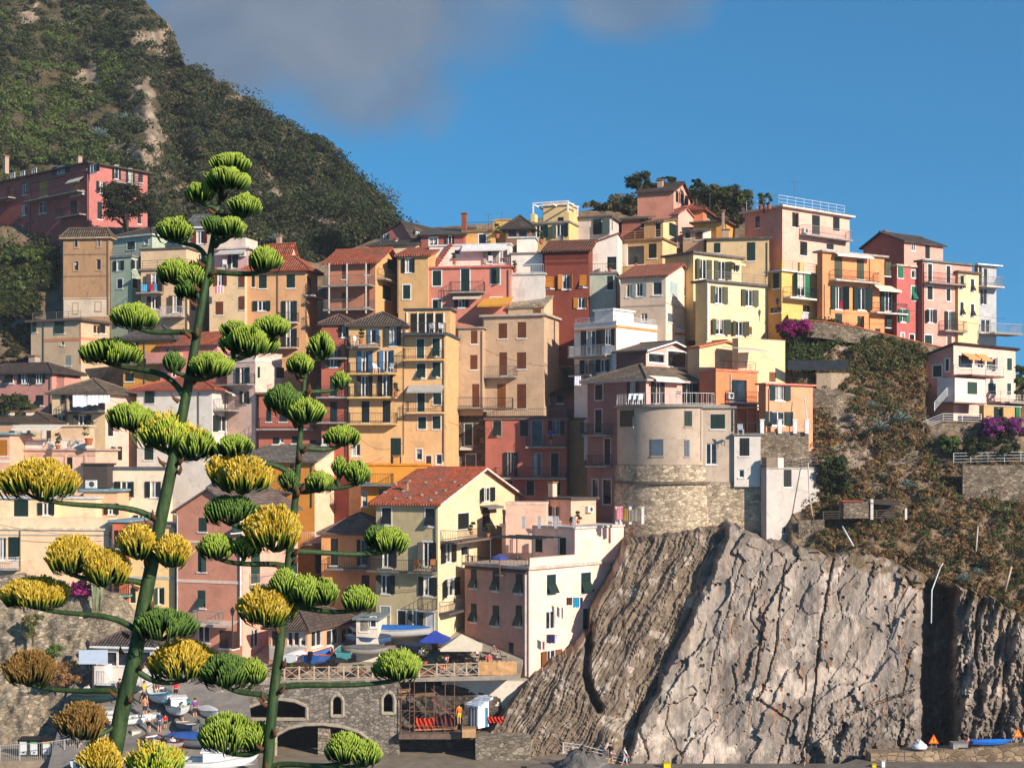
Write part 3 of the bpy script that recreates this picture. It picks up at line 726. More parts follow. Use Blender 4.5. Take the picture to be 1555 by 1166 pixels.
    def block(h, f, x0, x1, yt, yb, w0=-6.0, w1=0.0, c=None, name='wall', roof=None, rt=0.18, oh=0.15):
        u0 = h.pt(f, x0, yb, w1)[0]; u1 = h.pt(f, x1, yb, w1)[0]; xm = (x0+x1)/2
        v0 = h.pt(f, xm, yb, w1)[1]; v1 = h.pt(f, xm, yt, w1)[1]
        b = MB(h.FM[f]); b.box(u0, u1, w0, w1, v0, v1)
        o = b.obj(name, plaster(c) if c else h.col, h.root)
        if roof:
            r = MB(h.FM[f]); r.box(u0-oh, u1+oh, w0-oh, w1+oh, v1+0.003, v1+rt); r.obj('roof', paint(roof, 0.9, 0.3), h.root)
        return h
    def chim(h, px, py, f='A', w=-3.0, ht=1.1, s=0.3, c=(176, 150, 130)):
        u, v = h.pt(f, px, py, w); b = MB(h.FM[f])
        b.box(u-s, u+s, w-s, w+s, v-1.6, v+ht*0.7); b.cur = 1
        b.box(u-s-0.1, u+s+0.1, w-s-0.1, w+s+0.1, v+ht*0.72, v+ht*0.86)
        for i in (-1, 1): b.box(u+i*s-0.07, u+i*s+0.07, w-s, w+s, v+ht*0.7, v+ht*0.72+0.003)
        o = b.obj('chimney', [plaster(c), paint((140, 100, 80))], h.root); h.later.append(o) if hasattr(h, 'later') else setattr(h, 'later', [o]); return h
    def toprail(h, ht=1.0, c=(60, 60, 60), sides='AB', bars=0.0, e=0.12, dz=0.0, posts=1.4):
        z = h.H+h.rt+dz; b = MB(); pts = []
        if sides == 'AB': pts = [(-h.LA+e, -e+0.24), (-e, -e+0.24), (-e, h.LB-e)]
        elif sides == 'A': pts = [(-h.LA+e, -e+0.24), (-e, -e+0.24)]
        elif sides == 'B': pts = [(-e, 0.12), (-e, h.LB-e)]
        else: pts = [(-e, h.LB-e), (-e, 0.12), (-h.LA+e, 0.12), (-h.LA+e, h.LB-e), (-e, h.LB-e)]
        railing(b, pts, z, ht, bars, posts)
        b.obj('railing', paint(c, 0.5), h.root); return h
    def fin(h):
        if h.done: return h
        h.done = True; H, LA, LB = h.H, h.LA, h.LB
        mats = [h.col]+([h.colB] if h.colB else [])
        wb = MB()
        for f, lo, hi in (('A', -LA, 0), ('B', 0, LB)):
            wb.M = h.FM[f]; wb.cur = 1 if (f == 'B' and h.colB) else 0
            us = sorted({lo, hi, *[x for q in h.holes[f] for x in q[:2] if lo < x < hi]}); vs = sorted({0, H, *[x for q in h.holes[f] for x in q[2:] if 0 < x < H]})
            for i in range(len(us)-1):
                # merge runs vertically
                j = 0
                while j < len(vs)-1:
                    um = (us[i]+us[i+1])/2
                    def inside(jj):
                        vm = (vs[jj]+vs[jj+1])/2
                        return any(q[0] < um < q[1] and q[2] < vm < q[3] for q in h.holes[f])
                    if inside(j): j += 1; continue
                    k = j
                    while k < len(vs)-1 and not inside(k): k += 1
                    wb.poly([(us[i], 0, vs[j]), (us[i+1], 0, vs[j]), (us[i+1], 0, vs[k]), (us[i], 0, vs[k])]); j = k
            for (a0, a1, v0, v1) in h.holes[f]:
                d = -0.17
                wb.poly([(a0, 0, v0), (a0, d, v0), (a0, d, v1), (a0, 0, v1)]); wb.poly([(a1, 0, v0), (a1, 0, v1), (a1, d, v1), (a1, d, v0)])
                wb.poly([(a0, 0, v1), (a0, d, v1), (a1, d, v1), (a1, 0, v1)]); wb.poly([(a0, 0, v0), (a1, 0, v0), (a1, d, v0), (a0, d, v0)])
                wb.poly([(a0, d, v0), (a1, d, v0), (a1, d, v1), (a0, d, v1)])
        wb.M = None; wb.cur = 0
        wb.poly([(-LA, 0, 0), (-LA, LB, 0), (-LA, LB, H), (-LA, 0, H)]); wb.poly([(-LA, LB, 0), (0, LB, 0), (0, LB, H), (-LA, LB, H)])
        wb.poly([(-LA, 0, H), (0, 0, H), (0, LB, H), (-LA, LB, H)])
        r, rh, oh, rp = h.roof, h.rh, h.oh, h.rp
        rb = MB(); ax = 0
        T = (0, 0, 0.16)
        if r == 'gB':
            wb.cur = 1 if h.colB else 0; wb.poly([(0, 0, H), (0, LB, H), (0, LB*rp, H+rh)]); wb.cur = 0; wb.poly([(-LA, 0, H), (-LA, LB*rp, H+rh), (-LA, LB, H)])
            s1 = rh/(LB*rp); s2 = rh/(LB*(1-rp)); e = 0.015
            rb.slab([(-LA-oh, -oh, H-oh*s1+e), (oh, -oh, H-oh*s1+e), (oh, LB*rp, H+rh+e), (-LA-oh, LB*rp, H+rh+e)], T)
            rb.slab([(-LA-oh, LB*rp+0.002, H+rh+e), (oh, LB*rp+0.002, H+rh+e), (oh, LB+oh, H-oh*s2+e), (-LA-oh, LB+oh, H-oh*s2+e)], T)
            rb.cur = 2; rb.tube([(-LA-oh, LB*rp, H+rh+0.17), (oh, LB*rp, H+rh+0.17)], 0.11, 6); rb.cur = 0
            if h.trim:
                rb.cur = 3
                rb.slab([(oh+0.002, -oh, H-oh*s1+e-0.02), (oh+0.002, LB*rp, H+rh+e-0.02), (oh+0.002, LB*rp, H+rh+e+0.13), (oh+0.002, -oh, H-oh*s1+e+0.13)], (0.06, 0, 0))
                rb.slab([(oh+0.002, LB*rp, H+rh+e-0.02), (oh+0.002, LB+oh, H-oh*s2+e-0.02), (oh+0.002, LB+oh, H-oh*s2+e+0.13), (oh+0.002, LB*rp, H+rh+e+0.13)], (0.06, 0, 0)); rb.cur = 0
        elif r == 'gA':
            xp = -LA*(1-rp)
            wb.poly([(-LA, 0, H), (0, 0, H), (xp, 0, H+rh)]); wb.poly([(-LA, LB, H), (xp, LB, H+rh), (0, LB, H)])
            s1 = rh/(LA*rp); s2 = rh/(LA*(1-rp)); e = 0.015; rb.cur = 1
            rb.slab([(-LA-oh, -oh, H-oh*s1+e), (xp, -oh, H+rh+e), (xp, LB+oh, H+rh+e), (-LA-oh, LB+oh, H-oh*s1+e)], T)
            rb.slab([(xp+0.002, -oh, H+rh+e), (oh, -oh, H-oh*s2+e), (oh, LB+oh, H-oh*s2+e), (xp+0.002, LB+oh, H+rh+e)], T)
            rb.cur = 2; rb.tube([(xp, -oh, H+rh+0.17), (xp, LB+oh, H+rh+0.17)], 0.11, 6)
        elif r == 'hip':
            x0, x1, y0, y1 = -LA-oh, oh, -oh, LB+oh; z0 = H+0.01; z1 = H+rh
            if (x1-x0) >= (y1-y0):
                i = (y1-y0)/2; p, q = (x0+i, (y0+y1)/2, z1), (x1-i, (y0+y1)/2, z1)
                if q[0]-p[0] < 0.05: q = (p[0]+0.05, p[1], z1)
                F_ = [([(x0, y0, z0), (x1, y0, z0), q, p], 0), ([(x1, y0, z0), (x1, y1, z0), q], 1), ([(x1, y1, z0), (x0, y1, z0), p, q], 0), ([(x0, y1, z0), (x0, y0, z0), p], 1)]
                rid = [(p, q), (p, (x0, y0, z0)), (q, (x1, y0, z0)), (q, (x1, y1, z0))]
            else:
                i = (x1-x0)/2; p, q = ((x0+x1)/2, y0+i, z1), ((x0+x1)/2, y1-i, z1)
                F_ = [([(x0, y0, z0), (x1, y0, z0), p], 0), ([(x1, y0, z0), (x1, y1, z0), q, p], 1), ([(x1, y1, z0), (x0, y1, z0), q], 0), ([(x0, y1, z0), (x0, y0, z0), p, q], 1)]
                rid = [(p, q), (p, (x0, y0, z0)), (p, (x1, y0, z0)), (q, (x1, y1, z0))]
            for pts, m in F_: rb.cur = m; rb.poly([(a, b, c+0.13) for a, b, c in pts])
            rb.cur = 3
            rb.box(x0, x1, y0, y1, z0-0.05, z0+0.128)
            rb.cur = 2
            for a, b in rid: rb.tube([Vector(a)+Vector((0, 0, 0.15)), Vector(b)+Vector((0, 0, 0.15))], 0.1, 6)
        elif r == 'sF':          # single pitch, low along face A
            wb.cur = 1 if h.colB else 0; wb.poly([(0, 0, H), (0, LB, H), (0, LB, H+rh)]); wb.cur = 0
            wb.poly([(-LA, 0, H), (-LA, LB, H+rh), (-LA, LB, H)]); wb.poly([(-LA, LB, H), (0, LB, H), (0, LB, H+rh), (-LA, LB, H+rh)])
            s1 = rh/LB; rb.slab([(-LA-oh, -oh, H-oh*s1+0.015), (oh, -oh, H-oh*s1+0.015), (oh, LB+oh, H+rh+oh*s1+0.015), (-LA-oh, LB+oh, H+rh+oh*s1+0.015)], T)
        elif r == 'sL':          # single pitch rising from the left end of A towards the corner edge B
            s1 = rh/LA; rb.cur = 1
            wb.poly([(-LA, 0, H), (0, 0, H), (0, 0, H+rh)]); wb.poly([(-LA, LB, H), (0, LB, H+rh), (0, LB, H)]); wb.cur = 1 if h.colB else 0
            wb.poly([(0, 0, H), (0, LB, H), (0, LB, H+rh), (0, 0, H+rh)]); wb.cur = 0
            rb.slab([(-LA-oh, -oh, H-oh*s1+0.015), (oh, -oh, H+rh+oh*s1+0.015), (oh, LB+oh, H+rh+oh*s1+0.015), (-LA-oh, LB+oh, H-oh*s1+0.015)], T)
        elif r == 'flat':
            rb.cur = 3; rb.box(-LA-oh, oh, -oh, LB+oh, H+0.003, H+h.rt)
        elif r == 'par':
            t = 0.25; ph = h.rh
            rb.cur = 3
            rb.box(-LA-0.05, 0.05, -0.05, t, H+ph, H+ph+0.09); rb.box(-t, 0.05, t, LB+0.05, H+ph, H+ph+0.09); rb.box(-LA-0.05, -LA+t, t, LB+0.05, H+ph, H+ph+0.09)
            wb.box(-LA, 0, 0, 0.2, H, H+ph); wb.cur = 1 if h.colB else 0; wb.box(-0.2, 0, 0.2, LB, H, H+ph); wb.cur = 0; wb.box(-LA, -LA+0.2, 0.2, LB, H, H+ph)
        wb.obj('wall', mats, h.root)
        if r in ('flat', 'par'): m = [paint(h.rc, 0.9, 0.35)]*4
        else: m = [tiles(h.rk, h.rc, 'x'), tiles(h.rk, h.rc, 'y'), paint(tuple(int(c*0.9) for c in h.rc), 0.9, 0.3), paint(h.trim or tuple(int(c*0.75) for c in h.rc), 0.8, 0.3)]
        if rb.v:
            h.roofo = rb.obj('roof', m, h.root)
            for o in getattr(h, 'later', []): o.parent = h.roofo
        return h

def railing(b, pts, z, ht, bars=0.16, posts=0.0, rr=0.028):
    """hand rail along pts with balusters; a horizontal mid rail where bars=0"""
    for (x0, y0), (x1, y1) in zip(pts, pts[1:]):
        L = math.hypot(x1-x0, y1-y0)
        if L < 0.05: continue
        b.bar((x0, y0, z+ht), (x1, y1, z+ht), rr)
        b.bar((x0, y0, z+0.08), (x1, y1, z+0.08), rr*0.7)
        if not bars:
            for k in (0.38, 0.7): b.bar((x0, y0, z+ht*k), (x1, y1, z+ht*k), rr*0.7)
        st = bars or 1.4
        n = max(1, int(L/st))
        for i in range(n+1):
            t = i/n; b.bar((x0+(x1-x0)*t, y0+(y1-y0)*t, z), (x0+(x1-x0)*t, y0+(y1-y0)*t, z+ht), rr*(0.5 if bars else 0.9))
HS = []
def Hs(*a, **k):
    h = House(*a, **k); HS.append(h); return h
DK = (74, 62, 54); GREY = (128, 122, 116); LG = (176, 168, 160); RED = (190, 98, 64); BRN = (96, 80, 66); SLT = (112, 100, 88)

# ---- far left: the red apartment house and its neighbours
h = Hs('big crimson apartment house at the foot of the wooded mountain, end wall lightened for sun', -70, 135, 224, 248, 373, 40, (196, 88, 78), 178, colB=(192, 108, 104), roof='hip', rh=1.0, rc=BRN, rk='pan', oh=0.5, trim=None, wear=0.4)  # end wall is the lighter copy, sunlight put into its colour
h.A('p 49 256 56 265; o 81 252 106 264; o 132 250 152 262; d 60 275 72 298 Y; d 107 275 122 297 Y; p 34 280 41 296; c 10 284 16 304 B; p 59 307 70 324; d 107 305 117 329 T; p 33 311 40 327; d 26 353 34 369 T; d 60 354 68 374 B; p 17 262 23 271; p 32 260 38 270; p 108 350 115 356')
h.B('o 170 251 183 272; o 191 256 204 277; c 210 261 216 277; o 146 276 160 294; o 168 281 184 295; c 148 307 155 333; c 209 326 214 340')
h.bal('A', 48, 130, 299, 1.2, rc=(60, 44, 40)); h.bal('A', 95, 132, 329, 1.1, rc=(40, 34, 34)); h.bal('A', -20, 25, 305, 1.2, rc=(60, 44, 40)); h.bal('B', 170, 210, 280, 1.0, rc=(70, 74, 76))
h.band('A', 268, (150, 96, 84), 0.3, 46, 134, 0.25); h.pipe('A', 47, 272, 365); h.pipe('A', 134, 262, 350, (150, 96, 90)); h.ac('A', 126, 293); h.chim(9, 247, 'A', -5); h.chim(120, 243, 'A', -6, 0.6); h.awn('A', 107, 128, 270, 275, (196, 180, 160), 0.8)
h = Hs('tall weathered tan house with peeling plaster and blind painted windows', 96, 166, 171, 362, 481, 6, (172, 132, 92), 158, roof='hip', rh=1.1, rc=(112, 92, 74), rk='pan', wear=1.6, sh='G', trim=(170, 140, 110))
h.A('p 113 363 119 376; p 147 361 153 375; p 112 397 119 411; p 146 394 153 410; c 111 461 118 476; c 145 459 153 472'); h.band('A', 386, (150, 116, 84), 0.15); h.band('A', 419, (150, 116, 84), 0.15); h.band('A', 453, (196, 180, 160), 0.12)
h.block('A', 97, 164, 455, 481, -0.5, 0.02, (200, 186, 164)); h.pipe('A', 164, 366, 478)
h = Hs('mint green house with a roof terrace set behind its upper storey', 168, 200, 214, 390, 545, 24, (148, 172, 150), 157, roof='flat', rc=GREY, oh=0.15, sh='K', trim=(196, 200, 190))
h.A('o 173 396 189 411; c 178 424 186 438'); h.B('o 199 395 210 409; c 201 423 209 438; p 203 486 210 500'); h.toprail(0.9, (90, 92, 90), 'AB')
h = Hs('pale green upper storey under a brown pitched roof, partly behind the agave', 170, 231, 283, 357, 395, 30, (164, 186, 166), 164, roof='hip', rh=1.3, rc=BRN, rk='pan', sh='G', trim=(196, 200, 190))
h.A('d 193 367 205 379; p 219 360 225 371')
h = Hs('cream house with brown shutters and laundry on its iron balcony', 214, 285, 308, 409, 505, 14, (214, 180, 138), 154, roof='flat', rc=(150, 120, 96), oh=0.2, sh='T')
h.A('o 223 416 247 442; o 224 450 245 469; o 257 449 277 474; p 232 486 242 494'); h.B('c 290 453 298 472'); h.bal('A', 213, 249, 445, 1.0); h.bal('A', 249, 282, 481, 1.1, rc=(200, 196, 190)); h.pipe('A', 284, 412, 500)
h.block('A', 214, 283, 379, 408, -5, -2.0, (214, 184, 142), roof=BRN); h.toprail(0.9, (70, 64, 60), 'AB')
h = Hs('narrow pinkish cream house with dark red shutters under a grey slate roof', 284, 330, 336, 346, 420, 8, (206, 178, 156), 163, roof='hip', rh=1.5, rc=(104, 100, 98), sh='R', trim=(216, 208, 200))
h.A('o 292 351 316 370; o 292 387 316 402')
h = Hs('lavender pink house with a rounded white parapet and terrace', 326, 376, 392, 378, 415, 16, (206, 168, 172), 158, roof='flat', rc=(206, 190, 178), oh=0.35, sh='G', LB=6)
h.A('o 347 385 362 407'); h.ac('A', 369, 386); h.block('A', 330, 373, 362, 376, -4, -1, (214, 196, 184)); h.awn('A', 336, 376, 379, 384, (190, 180, 170), 1.2)
h = Hs('small pink gabled house with a red ridge beneath the mountain scrub', 408, 440, 449, 386, 415, 20, (222, 176, 172), 166, roof='gB', rh=1.2, rc=RED, rk='pan'); h.chim(424, 372, 'A', -2, 1.4, 0.25)
h = Hs('large apricot house with a red hipped roof and dark green shutters', 372, 465, 482, 411, 545, 10, (214, 158, 104), 150.5, roof='hip', rh=1.7, rc=RED, rk='pan', oh=0.55, sh='G')
h.A('c 382 418 387 436; c 393 418 405 438; c 435 417 448 437; o 384 457 411 472; o 428 457 451 489; o 428 499 452 528'); h.B('d 466 422 473 450 T'); h.bal('A', 425, 454, 490, 1.0, sc_=(200, 190, 176)); h.bal('B', 464, 484, 451, 0.9, sc_=(206, 196, 182)); h.bal('A', 420, 454, 528, 1.0, sc_=(190, 170, 150)); h.pipe('A', 422, 414, 540)
h = Hs('pale yellow house joined to the left flank of the apricot house', 318, 372, 376, 412, 505, 10, (218, 188, 140), 151, roof='flat', rc=(150, 116, 96), oh=0.1, sh='B')
h.A('o 325 416 345 434; c 364 417 372 436; c 327 458 339 478; c 364 450 372 470')
h = Hs('beige house with an orange corner stripe below the vine terraces', 47, 123, 166, 487, 556, 22, (202, 176, 140), 151, roof='flat', rc=(96, 80, 70), oh=0.45, rt=0.25, sh='N')
h.A('c 50 488 56 504; c 84 487 98 506; c 99 540 108 555 S; k 93 519 97 524'); h.B('c 142 494 151 506 T; c 152 493 160 506 K'); h.band('A', 516, (206, 132, 92), 0.35, 64, 122, 0.03); h.band('B', 516, (206, 132, 92), 0.3, None, None, 0.03); h.pipe('A', 67, 490, 552); h.toprail(0.8, (120, 110, 100), 'A')
h.block('A', 120.5, 122.8, 488, 552, -0.1, 0.02, (206, 132, 92))
h = Hs('ochre yellow house in half shadow with a dark slate roof', 187, 262, 290, 516, 590, 12, (206, 142, 44), 146.5, roof='hip', rh=1.6, rc=(92, 82, 76), sh='K', oh=0.5)
h.A('o 193 520 211 551; c 190 566 203 579 G'); h.bal('A', 183, 213, 554, 0.9, sc_=(120, 100, 84)); h.pipe('A', 220, 518, 588)
h = Hs('salmon pink house with a red tiled roof and walled terrace behind the agave', 243, 330, 371, 523, 585, 22, (222, 138, 122), 144, roof='gB', rh=1.3, rc=RED, rk='pan', sh='K', trim=None)
h.A('p 251 527 256 538; k 262 532 272 550; p 260 561 271 572'); h.B('c 331 518 338 528 B'); h.bal('A', 234, 278, 551, 1.4, solid=(222, 140, 124))
h = Hs('pale pink modern house with a white cornice and corner balcony', 345, 388, 428, 548, 645, 28, (226, 190, 176), 141, roof='par', rh=0.8, rc=(226, 206, 194), sh='G')
h.A('o 359 558 380 585; o 365 594 379 613'); h.B('c 391 557 395 574; c 419 558 430 574; c 391 596 397 622'); h.bal('A', 333, 388, 584, 1.3, rc=(60, 60, 64)); h.band('A', 548, (232, 214, 200), 0.3); h.band('B', 548, (232, 214, 200), 0.3); h.band('A', 588, (232, 214, 200), 0.2)
h = Hs('white house with a red hipped roof and drawn green shutters', 208, 322, 392, 592, 726, 14, (206, 206, 202), 139.5, roof='hip', rh=1.7, rc=(192, 96, 64), rk='pan', oh=0.6, sh='G', LB=9)
h.A('c 221 592 235 612; c 219 675 233 698; c 276 675 290 698'); h.B('o 323 631 352 655; c 366 631 375 656; p 352 600 361 618; c 357 597 366 620 b'); h.bal('B', 323, 388, 624, 1.6, rc=(70, 74, 80)); h.pipe('A', 302, 596, 650); h.pipe('B', 341, 598, 690); h.awn('B', 333, 362, 592, 598, (226, 218, 206), 1.4)
h = Hs('dusty pink house with top hung shutters and a brown pitched roof', -40, 79, 122, 567, 645, 20, (208, 138, 126), 143, roof='hip', rh=1.1, rc=(92, 76, 68), rk='pan', oh=0.5, sh='K', trim=None)
h.A('t 9 566 21 582; o 28 566 48 582; o 50 566 70 582; t 12 600 21 616; t 32 600 43 616; t 54 600 66 616'); h.B('k 86 567 99 582; k 101 567 118 582'); h.bal('B', 85, 113, 590, 1.0, solid=(208, 138, 126)); h.chim(52, 552, 'A', -4, 1.0, 0.4, (170, 158, 146)); h.pipe('A', 77, 570, 640)
h = Hs('cream house with white sheets drying in its upper loggia', 79, 160, 207, 598, 705, 13, (212, 186, 140), 138, roof='hip', rh=1.5, rc=(128, 108, 88), rk='pan', oh=0.5, sh='K', colB=(216, 188, 174))
h.A('c 94 599 99 613; k 104 600 159 623; o 80 630 106 652; o 112 630 139 651'); h.B('o 163 678 184 698; c 164 640 172 662'); h.bal('A', 101, 160, 625, 0.9, rc=(80, 60, 50), sc_=(90, 80, 74)); h.pipe('A', 101, 600, 700); h.band('A', 627, (110, 96, 84), 0.2, 101, 159)
h = Hs('peach house with a white balustrade terrace and slatted awning', 16, 145, 162, 684, 745, 8, (222, 180, 156), 131.5, roof='flat', rc=(190, 160, 140), oh=0.2, sh='K', LB=5)
h.toprail(0.9, (222, 214, 204), 'A', 0.14)
for q in ((33, 651, 40, 669), (41, 651, 46, 669), (63, 651, 70, 669), (71, 651, 77, 669)): h.block('A', q[0], q[2], q[1], q[3], -1.8, -1.74, c=(70, 52, 46) if q[0] in (41, 71) else (206, 204, 200), name='door')
for q in ((38, 67), (73, 101), (107, 133)): h.block('A', q[0], q[1], 670, 682.5, -0.16, -0.06, c=(214, 208, 200), name='balustrade')
h.awn('A', 30, 100, 645, 651, (214, 200, 180), 1.6)
h.block('A', 22, 128, 648, 683, -4, -1.8, (216, 184, 146), roof=(206, 186, 160))
h.band('A', 690, (206, 158, 130), 0.3); h.A('c 40 694 50 712 K; c 100 694 110 712 K')
for i in range(4): h.block('A', 38+i*30, 41+i*30, 690, 712, 0.0, 0.1, (222, 168, 144))
h = Hs('brown roofed terracotta house end with stubby white chimneys at the left edge', -40, 74, 78, 641, 690, 6, (190, 150, 120), 135.5, roof='hip', rh=1.0, rc=BRN, rk='pan', LB=5)
h.chim(9, 637, 'A', -1.5, 1.0, 0.3, (206, 196, 184)); h.chim(19, 637, 'A', -1.5, 1.0, 0.3, (206, 196, 184)); h.chim(46, 637, 'A', -1.5, 1.0, 0.3, (206, 196, 184))
h = Hs('pale orange house end with an arched orange shutter at the left edge', -40, 15, 17, 660, 760, 10, (226, 168, 138), 130, roof='flat', rc=(120, 150, 150), oh=0.3, sh='O', LB=6, wear=0.2)
h.A('c -8 668 11 692; c -8 720 8 744 K'); h.band('A', 701, (226, 206, 190), 0.25)
h = Hs('white modern house with a slanting roof and charcoal shutters', 164, 252, 262, 712, 800, 10, (232, 220, 190), 131, roof='flat', rc=(96, 92, 90), oh=0.2, sh='K', ext=9)
h.A('o 174 731 209 755; o 221 731 248 755; o 203 782 230 796'); h.band('A', 777, (180, 204, 210), 0.08)
h = Hs('small peach annex with a teal cornice beside the white modern house', 127, 178, 182, 746, 800, 8, (220, 176, 136), 129, roof='flat', rc=(120, 152, 156), oh=0.3, sh='K', LB=6)
h.A('o 158 764 181 781'); h.block('A', 126, 163, 706, 740, -3, -1.5, (74, 66, 62), roof=(60, 56, 54)); h.ac('A', 140, 735, 1.0)  # dark block stands in for a recess, its shade put into the colour
h = Hs('wide cream house with a long roof terrace beside the harbour wall', -40, 166, 170, 805, 905, 6, (236, 200, 156), 126, roof='flat', rc=(216, 196, 170), oh=0.15, sh='G', LB=6)
h.A('c 12 815 31 849; p -2 816 9 850; k -20 815 -5 850'); h.block('A', -40, 145, 757, 804, -5, -1.6, (234, 204, 160), roof=(206, 202, 196)); h.block('A', -40, 168, 786, 806, -1.4, 0.03, (236, 206, 166)); h.pipe('A', 31, 806, 866); h.bal('A', -30, 31, 862, 0.8, rc=(206, 206, 206)); h.band('A', 812, (150, 170, 176), 0.1)
h2 = Hs('cream roof storey with a large green shutter above the wide cream house', -40, 82, 84, 757, 790, 6, (236, 206, 162), 127.2, roof='flat', rc=(200, 200, 200), oh=0.2, sh='G', LB=4, ext=1.0); h2.A('c 21 759 43 784; o 58 763 84 782')
h = Hs('narrow orange red house wedged between two cream houses', 168, 196, 199, 793, 960, 8, (214, 104, 62), 125, roof='flat', rc=(120, 150, 156), oh=0.2, sh='K', LB=5)
h.A('d 173 805 180 832 K; d 181 805 188 832 K; d 173 872 181 900 K; p 182 912 187 922'); h.bal('A', 170, 199, 836, 0.7, rc=(70, 90, 96)); h.bal('A', 172, 201, 902, 0.8, sc_=(110, 150, 140)); h.pipe('A', 171, 796, 940)
h = Hs('butter yellow house behind the thick agave stalk', 196, 265, 272, 800, 955, 8, (232, 196, 128), 124.5, roof='flat', rc=(120, 110, 100), oh=0.2, sh='G', LB=6)
h.A('c 218 838 228 859; o 236 892 250 917; c 198 892 206 915'); h.band('A', 877, (170, 176, 170), 0.25)
h = Hs('salmon house with a gable, white string courses and green shutters', 268, 368, 502, 778, 985, 21, (212, 138, 110), 121.5, colB=(228, 168, 146), roof='gA', rh=1.9, rc=(120, 100, 90), oh=0.35, sh='N', ext=3, LB=9.5)
h.A('c 301 786 314 807; c 300 838 313 868; t 300 896 312 923; d 333 957 352 984 T; p 300 950 318 975'); h.B('c 381 838 395 885; c 479 834 490 870; c 351 794 366 808; c 440 838 452 872; p 381 955 393 982; d 353 958 362 984 T'); h.band('A', 823, (226, 200, 184), 0.2); h.band('A', 883, (226, 200, 184), 0.25); h.pipe('A', 270, 782, 960, (170, 180, 176)); h.pipe('A', 366, 790, 980, (210, 206, 200), 0.09)
h.bal('B', 458, 503, 822, 1.0, rc=(206, 204, 200)); h.bal('A', 300, 340, 944, 0.9, rc=(120, 140, 136)); h.awn('A', 312, 362, 942, 950, (196, 170, 150), 1.2); h.bal('B', 378, 420, 886, 0.8, rc=(150, 150, 150))
h = Hs('low peach restaurant with brown framed windows under a brown roof', 408, 467, 546, 958, 1002, 23, (226, 158, 120), 119.5, roof='hip', rh=1.3, rc=(112, 92, 80), rk='pan', oh=0.5, sh='T', ext=2, LB=8, trim=None)
h.A('p 436 959 444 980; p 445 959 454 980; p 455 959 464 980; k 412 958 425 982'); h.B('p 473 957 489 981; p 496 955 514 979; p 519 953 537 977')
h.block('B', 468, 544, 980, 1003, -0.3, 0.06, (216, 204, 186)); h.block('A', 409, 466, 982, 1004, -0.3, 0.06, (190, 182, 168))
h = Hs('white porch with a pitched roof joining the restaurant to the pale yellow house', 541, 574, 580, 941, 985, 6, (214, 206, 190), 121.5, roof='flat', oh=0.3, rc=(120, 130, 126), LB=4, ext=2); h.A('k 547 936 559 958; p 562 935 572 952')
h = Hs('deep orange house with a cream gable end and slate roof', 374, 478, 549, 700, 790, 17, (218, 140, 38), 134, colB=(234, 196, 162), roof='gB', rh=1.7, rc=(120, 110, 100), rk='brick', oh=0.5, sh='K', trim=None, wear=0.25)
h.A('k 402 753 414 761; k 440 704 446 725; k 444 752 452 762'); h.bal('A', 380, 445, 746, 0.9, rc=(50, 60, 64), sc_=(80, 90, 96)); h.pipe('A', 474, 704, 770, (60, 84, 84))
h = Hs('small amber house with a brown roof and twin balconies beside the orange gable', 488, 577, 584, 812, 905, 8, (214, 148, 84), 129, roof='hip', rh=1.7, rc=(116, 98, 86), rk='brick', sh='K', LB=7)
h.A('c 502 817 513 858; o 542 819 562 858; c 549 873 561 893'); h.bal('A', 500, 562, 862, 0.9, sc_=(110, 120, 116)); h.chim(530, 800, 'A', -2, 1.0, 0.28); 
h = Hs('vivid orange house with a roof terrace behind the red tiled roof', 548, 648, 652, 707, 790, 8, (236, 150, 34), 134.5, roof='flat', rc=(226, 140, 34), oh=0.1, sh='G', LB=7, wear=0.2)
h.A('p 549 745 558 769 W; k 575 742 590 760; c 556 718 562 732 T'); h.bal('A', 549, 598, 735, 1.2, sc_=(100, 120, 120)); h.chim(602, 702, 'A', -0.6, 0.8, 0.25, (230, 150, 60))
h = Hs('pale yellow house with a big red tiled gable roof in the middle of the village', 571, 665, 791, 765, 958, 22, (186, 172, 126), 123.5, colB=(220, 202, 160), roof='gB', rh=2.9, rc=(206, 102, 66), rk='pan', oh=0.5, sh='K', trim=(222, 214, 200), ext=3, wear=0.35)  # left wall is the yellow toned down, shade put into its colour
h.A('t 580 771 594 797; t 646 772 660 799; o 573 830 603 861; o 634 823 665 860; o 571 873 600 901; o 636 876 664 904; d 578 921 592 957 S; c 604 927 616 956; o 620 927 643 957; d 648 930 659 960 W')
h.B('o 726 740 749 761; c 695 779 712 803; d 732 770 744 806 T; o 669 825 691 854; k 700 830 712 842; o 669 878 697 905'); h.bal('A', 564, 664, 866, 1.0, sc_=(110, 104, 96)); h.bal('B', 668, 765, 816, 1.7, sc_=(120, 100, 90)); h.bal('A', 641, 664, 925, 0.9, rc=(60, 58, 60)); h.bal('B', 666, 706, 926, 1.0, rc=(56, 54, 56), sc_=(90, 84, 80)); h.pipe('A', 662, 770, 866)
h.awn('B', 728, 752, 767, 771, (120, 116, 112), 0.9); hy = h
h.chim(617, 738, 'A', -3.0, 0.5, 0.16, (170, 120, 90))
